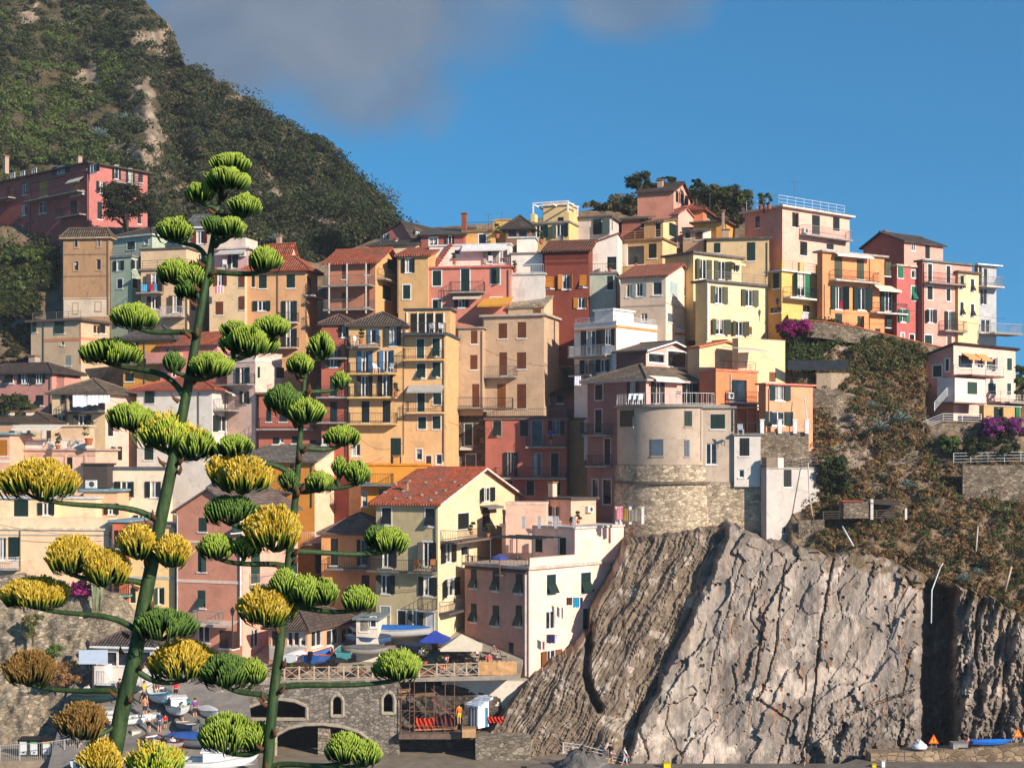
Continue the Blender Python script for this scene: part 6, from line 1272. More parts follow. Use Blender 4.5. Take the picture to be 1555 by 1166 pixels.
# timber fence round the plaza
fr = thing('timber_fence', 'pale timber fence with crossed braces along the plaza edge', 'fence', at(520, 1030, 117.6))
fp = [at(314, 1049, 119.5), at(346, 1040, 118.4), at(377, 1033, 117.7), at(432, 1032, 117.5), at(522, 1031, 117.6), at(610, 1029, 117.8), at(690, 1026, 118.1), at(727, 1025, 118.3)]
wd = paint((190, 164, 136), 0.85, 0.3)
acc = []
for a, b2 in zip(fp, fp[1:]):
    n = max(1, round((b2-a).length/1.3))
    acc += [a+(b2-a)*i/n for i in range(n)]
acc.append(fp[-1])
for i, p in enumerate(acc):
    q = p-fr.location; m = MB(); m.box(q.x-0.06, q.x+0.06, q.y-0.06, q.y+0.06, q.z, q.z+1.12); m.obj('post', wd, fr)
    if i+1 < len(acc):
        r = acc[i+1]-fr.location; m = MB(); up = Vector((0, 0, 1)); e = Vector((0, -0.015, 0))
        m.bar(q+up*1.02, r+up*1.02, 0.04); m.bar(q+up*0.12, r+up*0.12, 0.035); m.bar(q+up*0.14, r+up*1.0, 0.03); m.bar(q+up*1.0+e, r+up*0.14+e, 0.03); m.obj('panel', wd, fr)
b = MB(); p = at(727.5, 1025, 118.3); q = at(785, 1025, 118.8); n = 62
for i in range(n): t = i/n; x = p.x+(q.x-p.x)*t; b.box(x, x+0.045, 118.4, 118.46, p.z, p.z+1.15+0.05*math.sin(i*7.1))
tag(b.obj('reed_screen', paint((206, 156, 104), 0.9, 0.4)), 'orange reed screen closing the right end of the plaza', 'screen')

# ---- parasols
def parasol(label, px, py, Y, wpx, c, hh=2.5, n=4, rot=45):
    b0 = at(px, py, Y); r = wpx*Y/F/2*1.05; t = thing('parasol', label, 'parasol', b0-Vector((0, 0, hh)), R(rot), 'parasols on the plaza')
    b = MB(); b.lathe([(r, hh), (r*0.5, hh+r*0.20), (0.03, hh+r*0.42), (0.02, hh+r*0.39), (r*0.5, hh+r*0.17), (r*0.985, hh-0.02)], n); b.lathe([(r, hh-0.2), (r, hh+0.0), (r*0.985, hh-0.0), (r*0.985, hh-0.2)], n); b.obj('canopy', paint(c, 0.9, 0.12), t)
    b = MB(); b.tube([(0, 0, 0), (0, 0, hh+r*0.4)], 0.04, 8); b.obj('pole', paint((120, 84, 56)), t); b = MB(); b.box(-0.35, 0.35, -0.35, 0.35, 0, 0.1); b.obj('base', paint((90, 86, 82)), t); return t
parasol('large cream square parasol over the plaza tables', 701, 981, 120.5, 84, (206, 190, 164))
parasol('royal blue parasol behind the cream one', 661, 970, 123, 60, (44, 66, 150), 2.3)
parasol('black parasol by the restaurant wall', 511, 1000, 119.2, 34, (30, 32, 34), 1.6, 8)
parasol('folded down dark blue parasol on the upper pink terrace', 759, 846, 123.0, 26, (60, 70, 130), 1.6, 8)

# ---- boats
def boat(label, px, py, Y, L, W, hull, inside, rz=0, top=None, motor=False, z0=None, bench=(206, 196, 180), group='boats drawn up in the harbour'):
    p = at(px, py, Y); t = thing('rowing_boat', label, 'boat', p, R(rz), group)
    ns, nk = 13, 9; b = MB(); D = 0.32*W; vs = []; fs = []
    for i in range(ns):
        s = i/(ns-1); x = (s-0.5)*L; k = (1-max(0, (s-0.45)/0.55)**2.2)*(0.82+0.18*min(1, s/0.35)); sh = 0.12*W*(2*s-0.9)**2
        for j in range(nk):
            a = math.pi*(j/(nk-1)); vs.append((x+(0.10*L*(1-math.sin(a)) if s > 0.9 else 0), -math.cos(a)*W/2*max(k, 0.02), D*1.15+sh-math.sin(a)**0.7*D*1.15*(1-0.25*max(0, (s-0.8)/0.2))))
    for i in range(ns-1):
        for j in range(nk-1): fs.append((i*nk+j, i*nk+j+1, (i+1)*nk+j+1, (i+1)*nk+j))
    b.add(vs, fs); b.poly([vs[j] for j in range(nk)]); b.obj('hull', paint(hull, 0.35, 0.12), t, True)
    g = MB()
    for sgn in (0, nk-1): g.tube([Vector(vs[i*nk+sgn])+Vector((0, 0, 0.02)) for i in range(ns)], 0.05, 6)
    g.obj('gunwale', paint(tuple(int(c*0.8) for c in inside), 0.5), t)
    f = MB(); f.add([(vs[i*nk+1][0], vs[i*nk+1][1]*0.97, D*0.62) for i in range(ns)]+[(vs[i*nk+nk-2][0], vs[i*nk+nk-2][1]*0.97, D*0.62) for i in range(ns)], [(i, i+1, ns+i+1, ns+i) for i in range(ns-1)]); f.obj('deck', paint(inside, 0.6, 0.25), t)
    if top == 'tarp':
        r = MB(); vs2 = []; fs2 = []
        for i in range(ns):
            for j in range(7): a = j/6; e = vs[i*nk]; q = vs[i*nk+nk-1]; vs2.append((e[0], e[1]*1.04+(q[1]-e[1])*1.04*a, max(e[2], q[2])+0.02+0.22*W*math.sin(math.pi*a)*(1-abs(2*i/(ns-1)-1)**3)))
        for i in range(ns-1):
            for j in range(6): fs2.append((i*7+j, i*7+j+1, (i+1)*7+j+1, (i+1)*7+j))
        r.add(vs2, fs2); r.obj('tarpaulin', paint(bench, 0.8, 0.2), t, True)
    else:
        for s in (-0.22, 0.08):
            q = MB(); q.box(s*L-0.14, s*L+0.14, -W*0.42, W*0.42, D*1.0, D*1.08); q.obj('bench', paint(bench, 0.7), t)
    if top == 'cabin':
        q = MB(); q.box(-0.05*L, 0.2*L, -W*0.3, W*0.3, D*1.1, D*1.1+0.7); q.box(-0.08*L, 0.23*L, -W*0.34, W*0.34, D*1.1+0.703, D*1.1+0.8); q.obj('cabin', paint((226, 224, 220), 0.4), t)
    if motor:
        q = MB(); q.box(-L*0.5-0.25, -L*0.5+0.1, -0.16, 0.16, D*0.9, D*1.2+0.5); q.box(-L*0.5-0.2, -L*0.5-0.05, -0.06, 0.06, -0.1, D*0.9); q.obj('outboard_motor', paint((26, 28, 32), 0.3), t)
    return t
WH = (222, 220, 214)
boat('white rowing boat with a turquoise interior beside the bathers', 244, 1066, 115.8, 4.2, 1.9, WH, (90, 176, 200), -65, bench=(150, 200, 216))
boat('white motor boat with a small windscreen cabin next to the rubble wall', 270, 1084, 114.6, 4.6, 2.0, WH, (206, 204, 198), -72, 'cabin')
boat('white rowing boat half hidden behind the tall agave stalk', 200, 1100, 113.2, 3.8, 1.6, WH, (190, 190, 184), 25)
boat('dark green covered boat below the kiosk', 146, 1066, 116, 3.8, 1.6, (28, 60, 56), (30, 40, 40), 8, 'tarp', bench=(36, 44, 44))
boat('white dinghy in the shade under the kiosk', 168, 1086, 114.6, 3.0, 1.4, WH, (180, 176, 170), 12)
boat('blue trimmed white boat with a black outboard motor at the bottom edge', 142, 1164, 106.6, 4.4, 1.9, WH, (60, 110, 160), 80, None, True)
boat('large white motor boat cut by the bottom edge of the picture', 316, 1170, 106.8, 6.2, 2.2, (226, 224, 220), (214, 210, 204), 6, 'cabin')
boat('grey hulled boat under a bright blue tarpaulin on the slipway', 306, 1134, 110.2, 5.4, 2.0, (128, 128, 132), (90, 90, 94), -12, 'tarp', bench=(44, 84, 150))
boat('grey boat in shadow behind the blue tarpaulin boat', 285, 1110, 112.6, 4.6, 1.9, (110, 112, 114), (84, 84, 86), -70)
boat('white covered boat with a red stripe by the restaurant', 454, 1005, 119.6, 3.4, 1.7, WH, (200, 60, 50), 70, 'tarp', bench=(226, 222, 216))
boat('bright blue and red boat beside the restaurant wall', 486, 1006, 119.2, 4.0, 1.9, (52, 96, 160), (190, 60, 44), 75, None, True, bench=(200, 120, 60))
boat('long boat under a sky blue tarpaulin in front of the pale yellow house', 597, 968, 123.5, 6.4, 1.9, (206, 198, 188), (206, 200, 190), 182, 'tarp', bench=(40, 96, 160))
boat('brown grey covered boat between the restaurant and the parasols', 556, 994, 120.6, 3.4, 1.5, (150, 142, 132), (110, 100, 90), 200, 'tarp', bench=(96, 92, 90))
boat('slate blue covered boat behind the restaurant porch', 562, 978, 122.3, 3.6, 1.6, (70, 96, 130), (80, 80, 90), 185, 'tarp', bench=(60, 70, 86))
boat('flat bright blue and white kayak lying on the pier wall', 1503, 1131, 114.3, 3.0, 0.8, (30, 110, 200), (40, 120, 206), 4, 'tarp', bench=(30, 110, 206), group='kayaks')
# ---------------------------------------------------------------- people
SKIN = paint((206, 150, 118), 0.6, 0.1)
def skin_mesh(name, verts, edges, radii, root=0, sub=1):
    me = bpy.data.meshes.new(name); me.from_pydata([tuple(v) for v in verts], edges, []); me.update()
    o = bpy.data.objects.new(name, me); COL.objects.link(o)
    sk = o.modifiers.new('skin', 'SKIN'); sk.use_smooth_shade = True
    lay = me.skin_vertices[0].data if me.skin_vertices else None
    if lay is None:
        import bmesh
        bm = bmesh.new(); bm.from_mesh(me); bm.verts.layers.skin.verify(); bm.to_mesh(me); bm.free(); lay = me.skin_vertices[0].data
    for i, r in enumerate(radii): lay[i].radius = r if isinstance(r, tuple) else (r, r); lay[i].use_root = (i == root)
    if sub: ss = o.modifiers.new('sub', 'SUBSURF'); ss.levels = sub; ss.render_levels = sub
    return o
def person_proto(pose):
    w = 0.16 if pose == 'walk' else 0.0
    V = [(0, 0, 0.93), (0, 0.01, 1.12), (0, 0, 1.33), (0, 0, 1.47), (0, -0.01, 1.55), (0, -0.015, 1.64), (0, -0.01, 1.71)]; Rr = [(0.15, 0.11), (0.13, 0.10), (0.16, 0.11), 0.055, 0.075, 0.095, 0.06]
    E = [(0, 1), (1, 2), (2, 3), (3, 4), (4, 5), (5, 6)]
    V.append((0, -0.115, 1.60)); Rr.append(0.018); E.append((5, 7))          # nose
    idx = 8
    bent = pose == 'bent'
    for s in (-1, 1):
        f = s*w
        V += [(s*0.18, 0, 1.41), (s*0.235, 0.02+f, 1.14), (s*0.24, -0.06+1.4*f, 0.92), (s*0.245, -0.075+1.5*f, 0.85)]; Rr += [0.06, 0.042, 0.032, (0.022, 0.035)]
        E += [(2, idx), (idx, idx+1), (idx+1, idx+2), (idx+2, idx+3)]
        k = idx+4
        for j, (dx, ln) in enumerate(((-0.028, 0.07), (-0.01, 0.085), (0.01, 0.08), (0.028, 0.06))):
            V += [(s*0.245, -0.085+dx+1.5*f, 0.85-ln)]; Rr += [0.009]; E += [(idx+3, k)]; k += 1
        V += [(s*0.225, -0.12+1.5*f, 0.86)]; Rr += [0.01]; E += [(idx+2, k)]; k += 1
        V += [(s*0.095, 0, 0.86), (s*0.10, -0.03-f*1.1, 0.48), (s*0.10, 0.03-f*1.9, 0.09), (s*0.115, -0.13-f*1.9, 0.035)]; Rr += [0.085, 0.055, 0.038, (0.035, 0.03)]
        E += [(0, k), (k, k+1), (k+1, k+2), (k+2, k+3)]; idx = k+4
    if bent:
        M = Matrix.Translation((0, 0, 0.93)) @ Matrix.Rotation(R(35), 4, 'X') @ Matrix.Translation((0, 0, -0.93))
        V = [tuple(M @ Vector(v)) if v[2] > 0.94 or (abs(v[0]) > 0.2) else v for v in V]
    return V, E, Rr
POSES = {k: person_proto(k) for k in ('stand', 'walk', 'bent')}
_pc = {}
def person(label, px, py, Y, rz, shirt, shorts, hair=(50, 36, 28), pose='stand', hgt=1.0, topless=False):
    t = thing('person', label, 'person', at(px, py, Y), R(rz), 'people in the harbour'); t.scale = (hgt,)*3
    if pose not in _pc:
        V, E, Rr = POSES[pose]; body = skin_mesh('body', V, E, Rr); body.data.materials.append(SKIN)
        w = 0.16 if pose == 'walk' else 0
        base = skin_mesh('shirt', [V[0], V[1], V[2], (V[2][0], V[2][1], V[2][2]+0.07), V[8], V[9], V[21] if False else (-V[8][0], V[8][1], V[8][2]), (-V[9][0], (0.04 - V[9][1]), V[9][2])], [(0, 1), (1, 2), (2, 3), (2, 4), (4, 5), (2, 6), (6, 7)], [(0.17, 0.13), (0.15, 0.12), (0.175, 0.128), 0.08, 0.08, 0.06, 0.08, 0.06])
        base.data.materials.append(SKIN)
        kn = [(s*0.10, -0.03-s*w*1.1, 0.52) for s in (-1, 1)]
        sh = skin_mesh('shorts', [(0, 0, 1.0), (0, 0, 0.9), (-0.095, 0, 0.84), kn[0], (0.095, 0, 0.84), kn[1]], [(0, 1), (1, 2), (2, 3), (1, 4), (4, 5)], [(0.16, 0.125), (0.165, 0.13), 0.105, 0.08, 0.105, 0.08], 1)
        sh.data.materials.append(SKIN)
        hd = Vector(V[5]); b = MB(); b.lathe([(0.104, -0.03), (0.112, 0.03), (0.09, 0.075), (0.05, 0.1), (0.01, 0.108)], 10); ho = b.obj('hair', SKIN, None, True); ho.location = hd+Vector((0, 0.02, 0)); 
        _pc[pose] = (body, base, sh, ho); parts = [body, base, sh, ho]; first = True
    else: parts = [o.copy() for o in _pc[pose]]; [COL.objects.link(o) for o in parts]
    for o, c in zip(parts, (None, shirt, shorts, hair)):
        o.parent = t
        if c is not None:
            o.material_slots[0].link = 'OBJECT'; o.material_slots[0].material = paint(c, 0.85, 0.12)
    if topless:
        bpy.data.objects.remove(parts[1]) if parts[1] is not _pc[pose][1] else None
    return t
person('woman in a turquoise top walking past the recycling bins', 122, 1138, 110.3, 150, (40, 150, 160), (60, 60, 66), pose='walk')
person('man in a yellow shirt by the turquoise boat', 219, 1066, 115.2, 60, (226, 170, 40), (70, 70, 80), pose='walk')
person('bather in red beside the slipway stairs', 267, 1063, 116.2, 200, (200, 40, 60), (30, 30, 34), pose='stand')
person('person in white leaning over the turquoise boat', 239, 1056, 117.0, 180, (222, 216, 210), (120, 90, 80), pose='bent')
person('woman in a white top and black shorts walking down the slipway', 226, 1112, 111.9, 190, (222, 218, 212), (24, 24, 28), pose='walk')
person('man in a navy shirt with a white bag on the slipway', 242, 1112, 112.1, 170, (44, 74, 110), (80, 96, 120), pose='stand')
person('child in a bright red shirt on the slipway', 251, 1106, 112.3, 200, (210, 30, 40), (40, 40, 44), hgt=0.66)
person('person with bare shoulders standing up the slipway in dark trousers', 220, 1089, 113.6, 180, (190, 130, 100), (44, 44, 60), pose='stand')
person('person in black sitting down by the kiosk steps in the shade', 130, 1068, 116.4, 160, (200, 196, 190), (170, 60, 50), pose='bent')
person('person in a dark top walking along the pier railing', 927, 1160, 112.6, 120, (34, 36, 46), (60, 60, 70), pose='walk')
person('woman in white with pale blue shorts walking on the pier', 948, 1165, 112.4, 100, (222, 220, 216), (150, 170, 190), pose='walk')
person('person in a grey shirt far along the pier', 1221, 1166, 112.2, 90, (150, 140, 130), (80, 70, 66), pose='stand')
person('worker in an orange vest and yellow trousers beside the beach hut', 697, 1100, 117.2, 200, (214, 110, 30), (214, 180, 40), pose='stand')
person('waiter in a white shirt under the royal blue parasol', 640, 1012, 121.2, 180, (222, 218, 212), (26, 26, 30), pose='stand')
person('guest in pink at the tables under the cream parasol', 676, 1019, 119.6, 150, (222, 150, 140), (60, 60, 66), pose='bent')
person('guest in red standing at the plaza fence right end', 742, 1020, 119.3, 170, (200, 90, 80), (50, 50, 60), pose='bent')
person('person in a blue top on the terracotta house balcony', 836, 676, 139.9, 180, (60, 70, 150), (60, 50, 50), pose='bent')

# ---------------------------------------------------------------- bins, signs, rails, lamps
binp = None
for i, (px, c, nm) in enumerate(((38, (206, 206, 210), 'grey'), (54, (60, 150, 70), 'green'), (73, (214, 150, 40), 'orange'), (86, (190, 190, 196), 'silver'))):
    t = thing('recycling_bin', 'large black bin with a white poster under its %s lid strip' % nm, 'bin', at(px+ (0), 1146, 111.6), R(-4), 'recycling bins behind the railing')
    b = MB(); b.add([(-0.36, -0.3, 0), (0.36, -0.3, 0), (0.36, 0.4, 0), (-0.36, 0.4, 0), (-0.42, -0.36, 1.15), (0.42, -0.36, 1.15), (0.42, 0.46, 1.15), (-0.42, 0.46, 1.15)], [(0, 3, 2, 1), (4, 5, 6, 7), (0, 1, 5, 4), (1, 2, 6, 5), (2, 3, 7, 6), (3, 0, 4, 7)]); b.obj('body', paint((30, 32, 34), 0.5), t)
    b = MB(); b.slab([(-0.45, -0.4, 1.16), (0.45, -0.4, 1.16), (0.45, 0.5, 1.3), (-0.45, 0.5, 1.3)], (0, 0, 0.1)); b.obj('lid', paint((26, 28, 30), 0.4), t)
    b = MB(); b.add([(-0.28, -0.315, 0.1), (0.28, -0.315, 0.1), (0.28, -0.37, 0.95), (-0.28, -0.37, 0.95)], [(0, 1, 2, 3)]); b.slab([(-0.28, -0.325, 0.1), (0.28, -0.325, 0.1), (0.28, -0.378, 0.95), (-0.28, -0.378, 0.95)], (0, 0.012, 0)); b.obj('poster', paint((222, 222, 220), 0.5, 0.06), t)
    b = MB(); b.slab([(-0.28, -0.381, 0.96), (0.28, -0.381, 0.96), (0.28, -0.392, 1.12), (-0.28, -0.392, 1.12)], (0, 0.012, 0)); b.obj('colour_strip', paint(c, 0.5, 0.05), t)
    b = MB(); b.slab([(-0.08, -0.336, 0.2), (0.08, -0.336, 0.2), (0.08, -0.342, 0.32), (-0.08, -0.342, 0.32)], (0, 0.006, 0)); b.obj('emblem', paint((40, 60, 130), 0.5), t)
def fence_line(name, label, pts, ht=1.05, bars=0.16, c=(170, 164, 156), cat='railing', posts=1.4):
    o = thing(name, label, cat, pts[0]); q = [Vector(p)-Vector(pts[0]) for p in pts]; pc = paint(c, 0.6); up = Vector((0, 0, 1))
    rb = MB(); 
    for a, d in zip(q, q[1:]):
        rb.bar(a+up*ht, d+up*ht, 0.03); rb.bar(a+up*0.1, d+up*0.1, 0.02); L = (d-a).length
        if bars:
            n = int(L/bars)
            for i in range(n): p = a+(d-a)*i/n; rb.bar(p+up*0.1, p+up*ht, 0.012)
        else:
            for k in (0.4, 0.7): rb.bar(a+up*ht*k, d+up*ht*k, 0.025)
    rb.obj('rail', pc, o)
    for a, d in zip(q, q[1:]):
        n = max(1, int((d-a).length/posts))
        for i in range(n+1):
            p = a+(d-a)*i/n; b = MB(); b.bar(p, p+up*(ht+0.04), 0.04, 6); b.obj('post', pc, o)
    return o
fence_line('iron_railing', 'pale iron railing in front of the recycling bins', [at(-60, 1164, 109.8), at(60, 1156, 109.8), at(136, 1146, 110)], 1.45)
fence_line('rope_railing', 'white rope railing running down towards the pier', [at(855, 1144, 113.6), at(880, 1147, 113.4), at(952, 1166, 112.6)], 0.9, 0, (206, 204, 200))
fence_line('pipe_railing', 'thin pale railing along the garden terrace below the pink villa', [at(1448, 703, 130.2), at(1500, 702, 130.0), at(1600, 700, 130.0)], 0.9, 0, (190, 190, 186))
fence_line('stair_railing', 'white slatted railing climbing the stair to the pink villa', [at(1402, 652, 134.2), at(1432, 640, 134.0), at(1490, 641, 134.6)], 0.75, 0, (222, 220, 216))
fence_line('entrance_railing', 'white slatted railing beside the villa entrance', [at(1419, 624, 135.0), at(1438, 602, 136.0)], 0.8, 0, (222, 220, 216))
fence_line('path_railing', 'rusty wire railing on the ledge path above the cliff', [at(1250, 789, 125.4), at(1300, 788, 125.6), at(1362, 786, 125.8)], 0.7, 0, (104, 84, 70))
def warn(label, px, py, Y, rz=0):
    t = thing('warning_sign', label, 'sign', at(px, py, Y), R(rz), 'triangular warning signs'); s = 0.42
    b = MB(); b.slab([(-s, 0, 0.35), (s, 0, 0.35), (0, 0, 0.35+s*1.75)], (0, 0.03, 0)); b.obj('panel', paint((226, 84, 26), 0.5, 0.05), t)
    b = MB(); b.slab([(-s*0.66, -0.006, 0.43), (s*0.66, -0.006, 0.43), (0, -0.006, 0.43+s*1.15)], (0, 0.004, 0)); b.obj('inner_panel', paint((232, 150, 30), 0.5, 0.05), t)
    b = MB(); b.box(-0.035, 0.035, -0.013, -0.008, 0.54, 0.78); b.box(-0.03, 0.03, -0.013, -0.008, 0.46, 0.51); b.obj('exclamation_mark', paint((20, 20, 20)), t)
    b = MB(); b.bar((-0.2, 0.02, 0), (-0.2, 0.02, 0.36), 0.02); b.bar((0.2, 0.02, 0), (0.2, 0.02, 0.36), 0.02); b.bar((0, 0.35, 0), (0, 0.03, 0.5), 0.02); b.obj('stand', paint((150, 150, 150)), t)
warn('orange warning triangle beside the white tarpaulin on the pier wall', 1418, 1135, 114.0); warn('orange warning triangle tilted at the right edge of the pier', 1546, 1125, 114.4, 18)
b = MB(); p0 = at(1318, 1150, 114.6); p1 = at(1700, 1134, 114.6); q0 = at(1318, 1140, 114.6).z
b.add([(p0.x, 114.6, 0.5), (p1.x, 114.6, 0.5), (p1.x, 114.6, at(0, 1128, 114.6).z), (at(1400, 0, 114.6).x, 114.6, at(0, 1138, 114.6).z), (p0.x, 114.6, q0)], [(0, 1, 2, 3, 4)])
b = MB(); prof = [(p0.x, 0.5), (p1.x, 0.5), (p1.x, at(0, 1126, 114.6).z), (at(1470, 0, 114.6).x, at(0, 1132, 114.6).z), (at(1395, 0, 114.6).x, at(0, 1137, 114.6).z), (p0.x, q0)]
b.slab([(x, 113.6, z) for x, z in prof], (0, 1.8, 0)); tag(b.obj('sea_wall', stone((150, 128, 104), 1.4, 0.8)), 'low sandy sea wall along the pier carrying the kayak', 'wall')
def crate(name, label, cat, px, py, Y, w, d, hh, c, rz=0, parts=True):
    t = thing(name, label, cat, at(px, py, Y), R(rz)); b = MB(); b.box(-w/2, w/2, -d/2, d/2, 0, hh); b.obj('body', paint(c, 0.8, 0.3), t); b = MB(); b.box(-w/2-0.04, w/2+0.04, -d/2-0.04, d/2+0.04, hh+0.002, hh+0.07); b.obj('lid', paint(tuple(int(x*0.8) for x in c), 0.8, 0.2), t)
crate('storage_box', 'flat grey box on the pier wall beside the blue kayak', 'box', 1456, 1136, 114.2, 1.2, 0.8, 0.45, (150, 144, 136), 3)
crate('storage_box', 'low dark plastic tub on the pier wall below the grey box', 'box', 1465, 1139, 113.9, 0.9, 0.5, 0.18, (40, 42, 46), 3)
crate('litter_bin', 'bright yellow bin at the bottom edge of the pier', 'bin', 1012, 1170, 111.5, 0.55, 0.5, 0.6, (222, 190, 30), 10)
crate('litter_bin', 'small yellow bollard bin standing near the white one', 'bin', 1327, 1172, 111.6, 0.3, 0.3, 0.6, (222, 190, 40), 0)
crate('litter_bin', 'small white bollard bin standing near the yellow one', 'bin', 1341, 1170, 111.6, 0.26, 0.26, 0.75, (222, 220, 216), 0)
def heap(name, label, cat, px, py, Y, r, h, mat, n=14, seed=1):
    b = MB(); rr = random.Random(seed); b.lathe([(r*(1-(k/5)**1.6)*(0.85+0.3*rr.random())+0.01, h*k/5) for k in range(6)], n)
    b.v = [(x+rr.uniform(-1, 1)*r*0.09, y+rr.uniform(-1, 1)*r*0.09, z*(0.85+0.3*rr.random())) for x, y, z in b.v]; o = b.obj(name, mat, None, True); o.location = at(px, py, Y); return tag(o, label, cat)
heap('tarpaulin', 'crumpled white tarpaulin draped beside the warning triangle', 'tarpaulin', 1396, 1136, 114.1, 0.6, 0.75, paint((222, 220, 220), 0.8)); heap('net_pile', 'pile of white and red fishing gear near the grey box', 'fishing gear', 1470, 1129, 114.6, 0.4, 0.5, paint((200, 120, 110), 0.9, 0.5), seed=4)
heap('boulder', 'smooth grey boulder at the foot of the cliff by the pier', 'rock', 885, 1176, 111.5, 2.7, 2.1, vcol('x', 0) if False else stone((120, 114, 108), 0.5, 0.9), 22, 7)
def lamp(label, px, py, Y, hh, arm=True):
    t = thing('street_lamp', label, 'lamp', at(px, py, Y), 0, 'lantern street lamps'); b = MB(); b.tube([(0, 0, 0), (0, 0, hh)], 0.05, 8); b.obj('post', paint((34, 34, 38)), t)
    b = MB(); b.lathe([(0.1, hh), (0.2, hh+0.4), (0.24, hh+0.42), (0.12, hh+0.6), (0.02, hh+0.72)], 6); b.obj('lantern', paint((40, 40, 46), 0.3), t)
lamp('black lantern lamp post in front of the salmon house', 353, 985, 118.9, 2.8); lamp('black lantern lamp post above the blank sign box', 133, 1010, 117.0, 1.4); lamp('black lantern on the corner of the golden yellow house', 1181, 470, 145.0, 0.5)
# scaffolding and works on the quay
sc_t = thing('scaffolding', 'rusty scaffold poles and planks between the arcade and the white boathouse', 'scaffolding', at(650, 1118, 117.0)); pm = paint((120, 84, 66), 0.7, 0.4); pk = paint((170, 130, 92), 0.9, 0.3); c0 = sc_t.location
for px in (609, 622, 629, 646, 659, 676, 690):
    for Y in (117.0, 118.6): b = MB(); b.tube([at(px, 1118, Y)-c0, at(px, 1030+random.uniform(0, 14), Y)-c0], 0.035, 6); b.obj('pole', pm, sc_t)
for py in (1053, 1078, 1100):
    b = MB(); p, q = at(606, py, 117.0)-c0, at(692, py+4, 117.0)-c0; b.tube([p, q], 0.03, 6); b.obj('ledger', pm, sc_t)
for x0, x1, py in ((604, 622, 1052), (603, 616, 1060), (630, 660, 1058), (630, 694, 1109)):
    b = MB(); p, q = at(x0, py, 117.2)-c0, at(x1, py-2, 117.2)-c0; b.slab([p, q, q+Vector((0, 1.2, 0)), p+Vector((0, 1.2, 0))], (0, 0, 0.1)); b.obj('plank', pk, sc_t)
b = MB(); p, q = at(655, 1062, 117.4)-c0, at(692, 1092, 117.4)-c0
for i in range(9): r = p+(q-p)*i/9; b.box(r.x, r.x+0.3, r.y, r.y+1.0, r.z-0.05, r.z)
b.bar(p+Vector((0, 0, 0.9)), q+Vector((0, 0, 0.9)), 0.03); b.bar(p, q, 0.05); b.obj('ladder_stair', paint((130, 90, 80), 0.8), sc_t)
def net(label, x0, y0, x1, y1, Y, c):
    nx, ny = 22, 10; b = MB(); p = at(x0, y1, Y); w = (x1-x0)*Y/F; h_ = (y1-y0)*Y/F
    vs = [(w*i/(nx-1), 0.12*math.sin(i*1.3+j*0.7), h_*j/(ny-1)*(1+0.06*math.sin(i*2.1))) for j in range(ny) for i in range(nx)]
    b.add(vs, [(j*nx+i, j*nx+i+1, (j+1)*nx+i+1, (j+1)*nx+i) for j in range(ny-1) for i in range(nx-1)]); o = b.obj('safety_net', paint(c, 0.8, 0.5), None, True); o.location = p; tag(o, label, 'net', 'orange safety nets')
net('orange red safety net on the scaffolding platform', 632, 1090, 660, 1107, 117.3, (206, 60, 30)); net('dark maroon safety sheet right of the orange red net', 662, 1086, 692, 1110, 117.5, (84, 34, 34)); net('red orange netting strip right of the beach hut', 741, 1088, 764, 1097, 117.6, (206, 54, 34))
b = MB(); p = at(606, 1112, 116.6); q = at(728, 1112, 116.6); b.box(p.x, q.x, 116.4, 119, p.z-0.5, p.z-0.08); tag(b.obj('timber_deck', paint((110, 90, 76), 0.9, 0.4)), 'rough timber deck under the scaffolding and beach hut', 'deck')
crate('pallet_stack', 'stack of pale timber pallets in front of the beach hut', 'pallets', 712, 1118, 115.9, 1.1, 0.8, 0.7, (180, 140, 100), 4)

# ---------------------------------------------------------------- garden chairs, pots, washing
def chair_proto(c):
    t = thing('garden_chair', 'x', 'chair'); m = paint(c, 0.5, 0.05)
    b = MB(); b.box(-0.24, 0.24, -0.22, 0.24, 0.42, 0.46); b.obj('seat', m, t); b = MB()
    b.add([(-0.24, 0.22, 0.46), (0.24, 0.22, 0.46), (0.24, 0.36, 0.95), (-0.24, 0.36, 0.95), (-0.24, 0.26, 0.46), (0.24, 0.26, 0.46), (0.24, 0.40, 0.95), (-0.24, 0.40, 0.95)], [(0, 1, 2, 3), (4, 7, 6, 5), (0, 4, 5, 1), (1, 5, 6, 2), (2, 6, 7, 3), (3, 7, 4, 0)]); b.obj('backrest', m, t)
    for x in (-0.21, 0.21):
        for y in (-0.19, 0.21): b = MB(); b.bar((x, y, 0), (x*1.05, y*1.05, 0.42), 0.025); b.obj('leg', m, t)
    return t
CP = None
